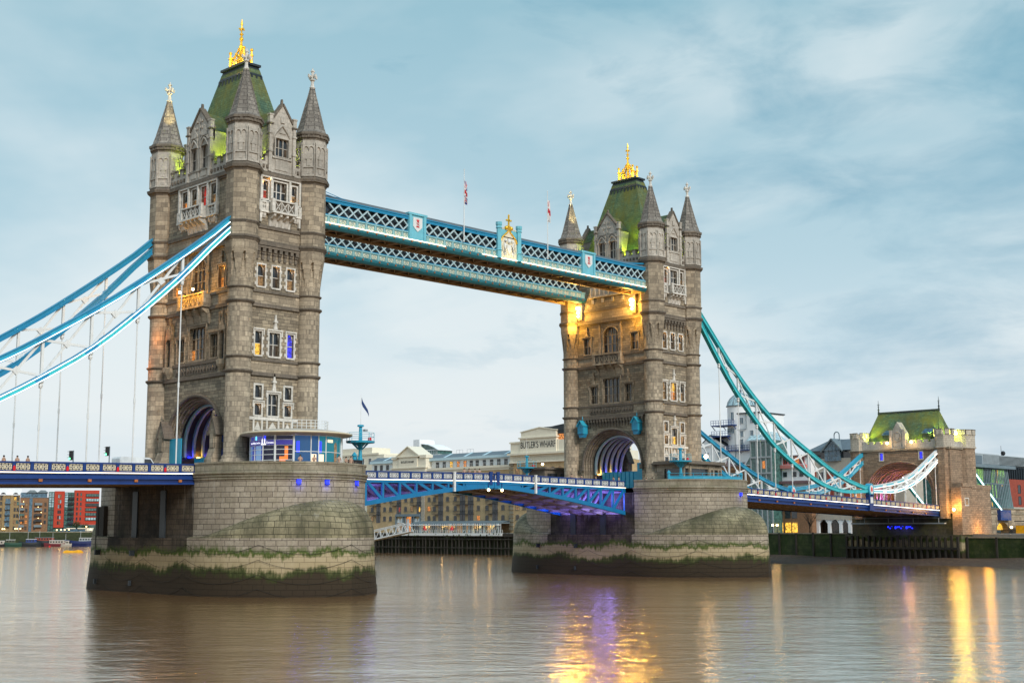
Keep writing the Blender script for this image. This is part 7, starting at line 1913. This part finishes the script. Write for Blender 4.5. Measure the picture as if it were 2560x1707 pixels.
for i in range(26): x = 240+i*.96; b.beam((x+i*.05, 14.3-i*.04, 7), (x, 13.85, 18.6), .16, .3)
for q in (10.4, 14.4): b.box(240, 265, 13.7, 13.9, q-.12, q+.12)
b.build('mullion', 'leadgrey', GL)
b = MB(); b.box(238.5, 267, 12.6, 30, 18.6, 19.5); b.build('roof', 'leadgrey', GL); b = MB(); b.box(241, 262, 15, 30, 19.5, 22.6); b.box(262, 300, 16, 30, 19.4, 22.6)
for i in range(8): b.box(252, 300, 14.85+.0, 15.0+(1.0), 19.9+i*.33, 20.05+i*.33)
o = b.build('plant_room', 'greypaint', GL)
b = MB(); b.box(245, 251, 14.8, 15, 19.8, 22.0); b.build('louvre', 'slategrey', o); b = MB(); b.loft(268, 17, [(22.6, .08), (25.5, .05)], 6); b.ball((269.2, 17, 23.4), .7, 8); b.build('antenna', 'blackiron', o)
RB = thing('red_block', 'plain red brick block at the right picture edge', 'building', (280, 16, 1.15))
b = MB(); b.box(266.2, 300, 15, 32, 8.2, 16.0); b.build('wall', 'redbrick', RB); b = MB(); b.box(266.2, 300, 14.9, 32, 1.15, 8.2); b.build('base', 'concrete', RB); b = MB(); b.box(264.5, 300, 15.2, 32, 16.0, 19.4)
for i in range(22): b.box(265+i*1.5, 265.3+i*1.5, 14.9, 15.2, 16.0, 19.4)
b.build('slatted_storey', 'leadblack', RB)
for x in (274, 280): 
    for q in (12.2, 9.0): plain_window(RB, FY(0, 15, -1), x, q, .8, 2.2, 'glassdark', 'leadblack')

# ---------------------------------------------------------------- far bank at the left
O = Vector((172.2, 445.0, 0)); EX = Vector((.9, -.432, 0)).normalized(); NX = Vector((-EX.y, EX.x, 0)); NX = -NX if NX.y > 0 else NX
def fN(off=0.0): return lambda u, q, w: tuple(O+EX*u+NX*(w+off)+Vector((0, 0, q)))
fn = fN()
def far_windows(parent, f, us, qs, hw, h, mats, fr='leadblack'):
    b = MB(); k = 0
    for u in us:
        for q in qs: plain_window(parent, f, u, q, hw, h, mats(u, q), fr, .06, 1)
T1 = thing('tan_apartments', 'tan brick riverside flats with balconies and white barrel roof at the left picture edge', 'apartment block', tuple(O+EX*-1))
b = MB(); b.boxf(fn, -14, 8.2, 1, 17.9, -12, 0); b.boxf(fn, 1.0, 2.0, 1, 17.9, 0, .5); b.boxf(fn, 4.2, 5.4, 1, 17.9, 0, .5); b.boxf(fn, -3.4, -2.4, 1, 17.9, 0, .5); b.build('wall', 'tanbrick', T1)
b = MB(); b.boxf(fn, -14, 8.2, 17.9, 18.3, -12, .4); b.polyf(fn, [(-14, 18.3), (9.2, 18.3), (9.0, 20.8), (-14, 20.8)], -10, -2); b.build('roof', 'whitewall', T1)
for u in (1.0, 6.3): b = MB(); b.polyf(fn, [(u-1.2, 17.4), (u+1.2, 17.4)]+list(reversed(arch_pts(u, 1.2, 18.0, 1.1, 8))), -2, .3); b.build('dormer', 'glassdark', T1)
pick = lambda a: (lambda u, q: rnd.choice(a))
far_windows(T1, fn, (-7.5, -5.5, .2, 6.2, 7.4), (2.2, 5, 7.8, 10.6, 13.4, 15.6), .38, 1.5, pick(['glassgreen', 'glassdark', 'glassdark', 'winwarm', 'winyellow']))
for q in (3.6, 6.2, 8.8, 11.4, 14.0):
    b = MB(); b.boxf(fn, 2.0, 4.2, q, q+.2, 0, 1.2); b.boxf(fn, 2.0, 4.2, q+.2, q+1.0, 1.1, 1.2); b.boxf(fn, 2.1, 4.1, q+.2, q+2.3, 0, .06); b.build('balcony', 'glassblue', T1)
T2 = thing('brown_apartments', 'brown brick flats with blue glass penthouse and cluttered balconies on the far bank', 'apartment block', tuple(O+EX*14))
b = MB(); b.boxf(fn, 8.4, 20.6, 1, 16.8, -12, .3); b.build('wall', 'brownbrick', T2)
b = MB(); b.boxf(fn, 8.6, 20.0, 16.8, 19.2, -10, -.6); b.build('penthouse', 'glassblue', T2); b = MB(); b.boxf(fn, 8.4, 20.6, 16.8, 17.0, -12, .5)
for u in (13.4, 18): b.polyf(fn, [(u-2.4, 19.2), (u+2.4, 19.2), (u+1, 20.3), (u-1, 20.3)], -9, .2)
b.build('roof', 'leadgrey', T2)
for u in (8.9, 12.2): pass
b = MB(); b.boxf(fn, 12.4, 13.7, 1.5, 16.6, .3, .5); b.build('glass_strip', 'glassblue', T2)
far_windows(T2, fN(.3), (9.2, 11.2, 14.9, 19.4), (2.2, 4.9, 7.6, 10.3, 13.0), .4, 1.5, pick(['glassdark', 'glassdark', 'glassbrown', 'winorange', 'winwarm']))
for u0, u1 in ((8.2, 10.4), (14.8, 18.0)):
    for q in (3.4, 5.9, 8.5, 11.0, 13.4):
        b = MB(); b.boxf(fn, u0, u1, q, q+.18, .3, 1.6); b.boxf(fn, u0, u1, q+.18, q+1.0, 1.5, 1.6); b.build('balcony', rnd.choice(['glassdark', 'leadgrey', 'glassgreen']), T2)
        if rnd.random() < .75: b = MB(); u = u0+rnd.random()*(u1-u0); b.ball(fn(u, q+1.6, 1.2), .22, 6); b.build('balcony_lamp', 'lampdim', T2)
T3 = thing('red_apartments', 'bright red clad flats with glass bays on the far bank left of the near pier', 'apartment block', tuple(O+EX*30))
b = MB(); b.boxf(fn, 23.2, 27.6, 3.2, 19.9, -10, .4); b.boxf(fn, 32.0, 43, 4.5, 20.4, -10, .2); b.build('wall', 'redclad', T3)
b = MB(); b.boxf(fn, 20.7, 23.2, 1, 19.6, -10, .0); b.boxf(fn, 27.6, 32.0, 1, 19.4, -10, .1); b.boxf(fn, 23.2, 43, 1, 4.4, -10, -.6); b.build('glass_bay', 'glassgreen', T3)
b = MB()
for q in (2, 4.3, 6.6, 8.9, 11.2, 13.5, 15.8, 18.1): b.boxf(fn, 20.7, 23.2, q, q+.25, 0, .15); b.boxf(fn, 27.6, 32.0, q, q+.22, .1, .3)
for u in (20.7, 22, 23.1, 27.7, 29.2, 30.6, 31.9): b.boxf(fn, u-.1, u+.1, 1, 19.4, 0, .25)
b.build('bay_frame', 'leadblack', T3)
b = MB()
for q in (2.4, 4.7, 7.0, 9.3, 11.6, 13.9, 16.2): b.boxf(fn, 29.4, 32.0, q, q+.16, .1, 1.5); b.boxf(fn, 29.4, 32.0, q+.16, q+1.0, 1.42, 1.5)
b.build('bay_balcony', 'glassdark', T3)
for k, q in enumerate((17.2, 14.9, 12.6)): b = MB(); b.boxf(fn, 20.9, 22.9, q, q+1.9, .05, .1); b.boxf(fn, 27.8, 29.3, q, q+1.9, .12, .2); b.build('bay_pane', 'glasspale', T3)
far_windows(T3, fN(.4), (25.1, 25.9), (4.6, 7.1, 9.6, 12.1, 14.4, 16.8), .26, 1.5, pick(['glassdark', 'glasspale', 'winwarm']))
far_windows(T3, fN(.2), (33.3, 34.9), (6.6, 8.9, 11.2, 13.4, 15.6, 17.8), .3, 1.3, pick(['glassdark', 'glassdark', 'glassgreen']))
for k, q in enumerate((6.6, 8.7, 10.9, 13.1, 15.3, 17.5)):
    b = MB(); b.boxf(fn, 37.0, 43, q-.12, q+1.3, .15, .6); o = b.build('ribbon_window', 'leadblack', T3); b = MB()
    for i in range(5): b.boxf(fn, 37.3+i*1.15, 38.2+i*1.15, q+.1, q+1.1, .6, .64)
    b.build('pane', ('glasspale', 'glassgreen', 'glassgreen', 'glassdark', 'glasspale', 'glassgreen')[k], o)
WLf = thing('embankment_wall', 'low stone embankment wall behind the moored boats on the far left bank', 'wall', tuple(O+EX*10+NX*12))
b = MB(); fe = fN(16.0); b.boxf(fe, -60, 46, -8, 1.0, -1.5, 0); b.build('wall', 'timbergreen', WLf); b = MB(); b.boxf(fe, -60, 46, 1.0, 1.4, -1.3, .1); b.build('coping', 'pierparapet', WLf)
PVl = thing('riverside_pavilion', 'low dark glazed hall with pale flat roofs at the foot of the red flats', 'pavilion', tuple(O+EX*33+NX*8))
fp = fN(9.0); b = MB(); b.boxf(fp, 26, 42, 1, 2.6, -4, 0); b.build('glass_wall', 'glassblue', PVl); b = MB(); b.boxf(fp, 28.8, 32.8, 2.6, 3.0, -5, .8); b.boxf(fp, 33.6, 37.5, 2.6, 3.0, -5, .8); b.boxf(fp, 37, 42, 1.6, 3.0, -4, .6); b.build('roof', 'cream', PVl)
for i in range(9): pass
def tree(u, off, h, r, label, group, seed):
    p = O+EX*u+NX*off; t_ = thing('tree', label, 'tree', (p.x, p.y, 1.0), group); rr = random.Random(seed)
    b = MB(); b.tube([(p.x, p.y, .8), (p.x+.1, p.y, 1+h*.45), (p.x, p.y, 1+h*.8)], [.25, .18, .06], 6)
    for k in range(5): a = rr.random()*6.3; b.tube([(p.x, p.y, 1+h*.4), (p.x+r*.7*cos(a), p.y+r*.7*sin(a), 1+h*.75)], [.12, .04], 5)
    b.build('trunk', 'bark', t_); b = MB(); c0 = Vector((p.x, p.y, 1+h*.65))
    for k in range(700):
        a = rr.random()*6.3; e = math.acos(2*rr.random()-1); q = r*(.35+.65*rr.random()**.5)*(1+.3*sin(3*a+2*e)); c = c0+Vector((q*sin(e)*cos(a), q*sin(e)*sin(a), q*.8*cos(e)))
        d1 = Vector((rr.random()-.5, rr.random()-.5, rr.random()-.5))*.7; d2 = Vector((rr.random()-.5, rr.random()-.5, rr.random()-.5))*.7; b.face([c, c+d1, c+d2])
    b.build('crown', 'foliage', t_)
tree(33.2, 5, 5.2, 1.9, 'round dark tree in front of the red flats, left of two', 'trees by the red flats', 5); tree(37.0, 6, 3.6, 1.7, 'low spreading tree in front of the red flats, right of two', 'trees by the red flats', 6)
def far_lamp(u, off, q, label):
    p = O+EX*u+NX*off; globe_lamp(p.x, p.y, 1.2, q, label, 0, .34, 'lamps along the far bank', 'lampdim')
for i, (u, off, q, lb) in enumerate(((1.6, 12, 2.6, 'far bank lamp leftmost, before the tan flats'), (2.4, 12, 2.6, 'far bank lamp second from the left, before the tan flats'), (6.9, 12, 2.7, 'far bank lamp before the right edge of the tan flats'), (7.8, 12, 2.7, 'far bank lamp left of the brown flats'), (9.1, 12, 2.7, 'far bank lamp before the brown flats'),
                                     (24.6, 14, 2.1, 'far bank lamp below the first red block'), (26.4, 14, 2.2, 'far bank lamp right of the red houseboat'), (28.0, 14, 2.2, 'far bank lamp below the glass bay'), (29.8, 14, 2.3, 'far bank lamp below the second red block'), (37.4, 10, 3.6, 'high far bank lamp by the low spreading tree'), (39.2, 14, 2.3, 'far bank lamp rightmost, beside the near pier'))):
    far_lamp(u, off, q, lb)
for u in (2, 8, 17, 26, 38): p = O+EX*u+NX*15; plight((p.x, p.y, 3.6), (1, .7, .25), 60, .4)
def boat(u, off, L0, wd0, hull, cab, cabmat, label, h=1.3, kind='narrowboat', cat='boat'):
    L, wd = L0*1.05, wd0*1.1; h *= 1.15; p = O+EX*u+NX*off; t_ = thing(kind, label, cat, (p.x, p.y, WATER), 'boats moored along the far bank'); f = lambda a, q, w: tuple(p+EX*a+NX*w+Vector((0, 0, WATER+q)))
    b = MB(); rows = []
    for i in range(11):
        k = i/10; a = (k-.5)*L; wv = wd/2*(1-abs(2*k-1)**3.0*.85); sh = h*(1+.35*(2*k-1)**2)
        rows.append([f(a*.95, -.2, -wv*.7), f(a, sh*.6, -wv), f(a*1.01, sh, -wv), f(a*1.01, sh, wv), f(a, sh*.6, wv), f(a*.95, -.2, wv*.7)])
    b.grid(rows, True); b.face(rows[0]); b.face(rows[-1]); o = b.build('hull', hull, t_)
    b = MB(); a0, a1 = cab; b.polyf(f, [(a0*L, h*.95), (a1*L, h*.95), (a1*L-.3, h+1.35), (a0*L+.25, h+1.35)], -wd*.34, wd*.34); c = b.build('cabin', cabmat, t_)
    b = MB(); b.boxf(f, a0*L+.1, a1*L-.1, h+1.351, h+1.5, -wd*.4, wd*.4); b.build('roof', 'whitepaint' if cabmat != 'redbrick' else 'leadgrey', c)
    n = max(2, int((a1-a0)*L/1.2)); b = MB()
    for i in range(n): a = a0*L+.5+i*1.15; b.boxf(f, a, a+.65, h+.45, h+1.1, wd*.34, wd*.34+.03)
    b.build('window', 'glassdark', c)
    b = MB(); b.tube([f(a0*L*.5, h+1.2, 0), f(a0*L*.5, h+4.6, 0)], .05, 5); b.build('mast', 'whitepaint', t_)
boat(1.2, 22, 5.5, 2.2, 'clothblack', (-.25, .35), 'concrete', 'small pale cabined boat at the left picture edge', 1.0, 'motor_boat')
boat(6.6, 22, 9, 2.8, 'hullgreen', (-.35, .1), 'clothgreen', 'barge with green sheer and low cabin, second boat from the left', 1.4, 'barge')
boat(13.5, 22, 9, 2.8, 'leadblack', (-.2, .3), 'clothblue', 'dark barge with blue cover, left of the red houseboat', 1.6, 'barge')
boat(19.5, 19, 9.5, 3.6, 'leadblack', (-.42, .42), 'redbrick', 'red houseboat with grey roof below the brown flats', 2.2, 'houseboat')
boat(24.5, 23, 10, 2.6, 'maroon', (-.3, .35), 'concrete', 'long low maroon boat with pale cabin, right of the red houseboat', 1.1, 'narrowboat')
boat(28.6, 24, 4.6, 1.9, 'concrete', (-.1, .3), 'concrete', 'small pale cruiser before the navy boat', .9, 'motor_boat')
boat(35.5, 22, 15, 3.6, 'navydark', (-.1, .4), 'greypaint', 'large navy hulled boat beside the near pier', 2.0, 'river_boat')
BY = thing('mooring_buoy', 'long low yellow mooring float on the water left of the near pier', 'buoy', (116, 261, WATER))
b = MB(); f = lambda a, q, w: tuple(Vector((114.0, 262.0, WATER))+EX*a+NX*w+Vector((0, 0, q)))
b.polyf(f, [(-3.4, -.2), (3.4, -.2), (3.3, .25), (2.6, .85), (1.6, .95), (.6, .7), (-.8, .7), (-1.8, .9), (-2.6, .7)], -.9, .9); b.build('float_body', 'yellowpaint', BY); b = MB(); b.boxf(f, -3.5, 3.5, -.25, .04, -.95, .95); b.build('base', 'blackiron', BY)
FB = thing('red_buoy', 'tiny red buoy on the water before the far left boats', 'buoy', tuple(O+EX*21.5+NX*42+Vector((0, 0, WATER))))
p = O+EX*21.5+NX*42; b = MB(); b.loft(p.x, p.y, [(WATER-.2, .4), (WATER+.4, .4), (WATER+.7, .1)], 8); b.build('float_body', 'redpaint', FB)
b = MB(); b.box(158, 163, 178.0, 180.0, WATER-.3, WATER+.35); tag(b.build('mooring_raft', 'timber'), 'small dark timber raft floating below the gangway', 'raft')
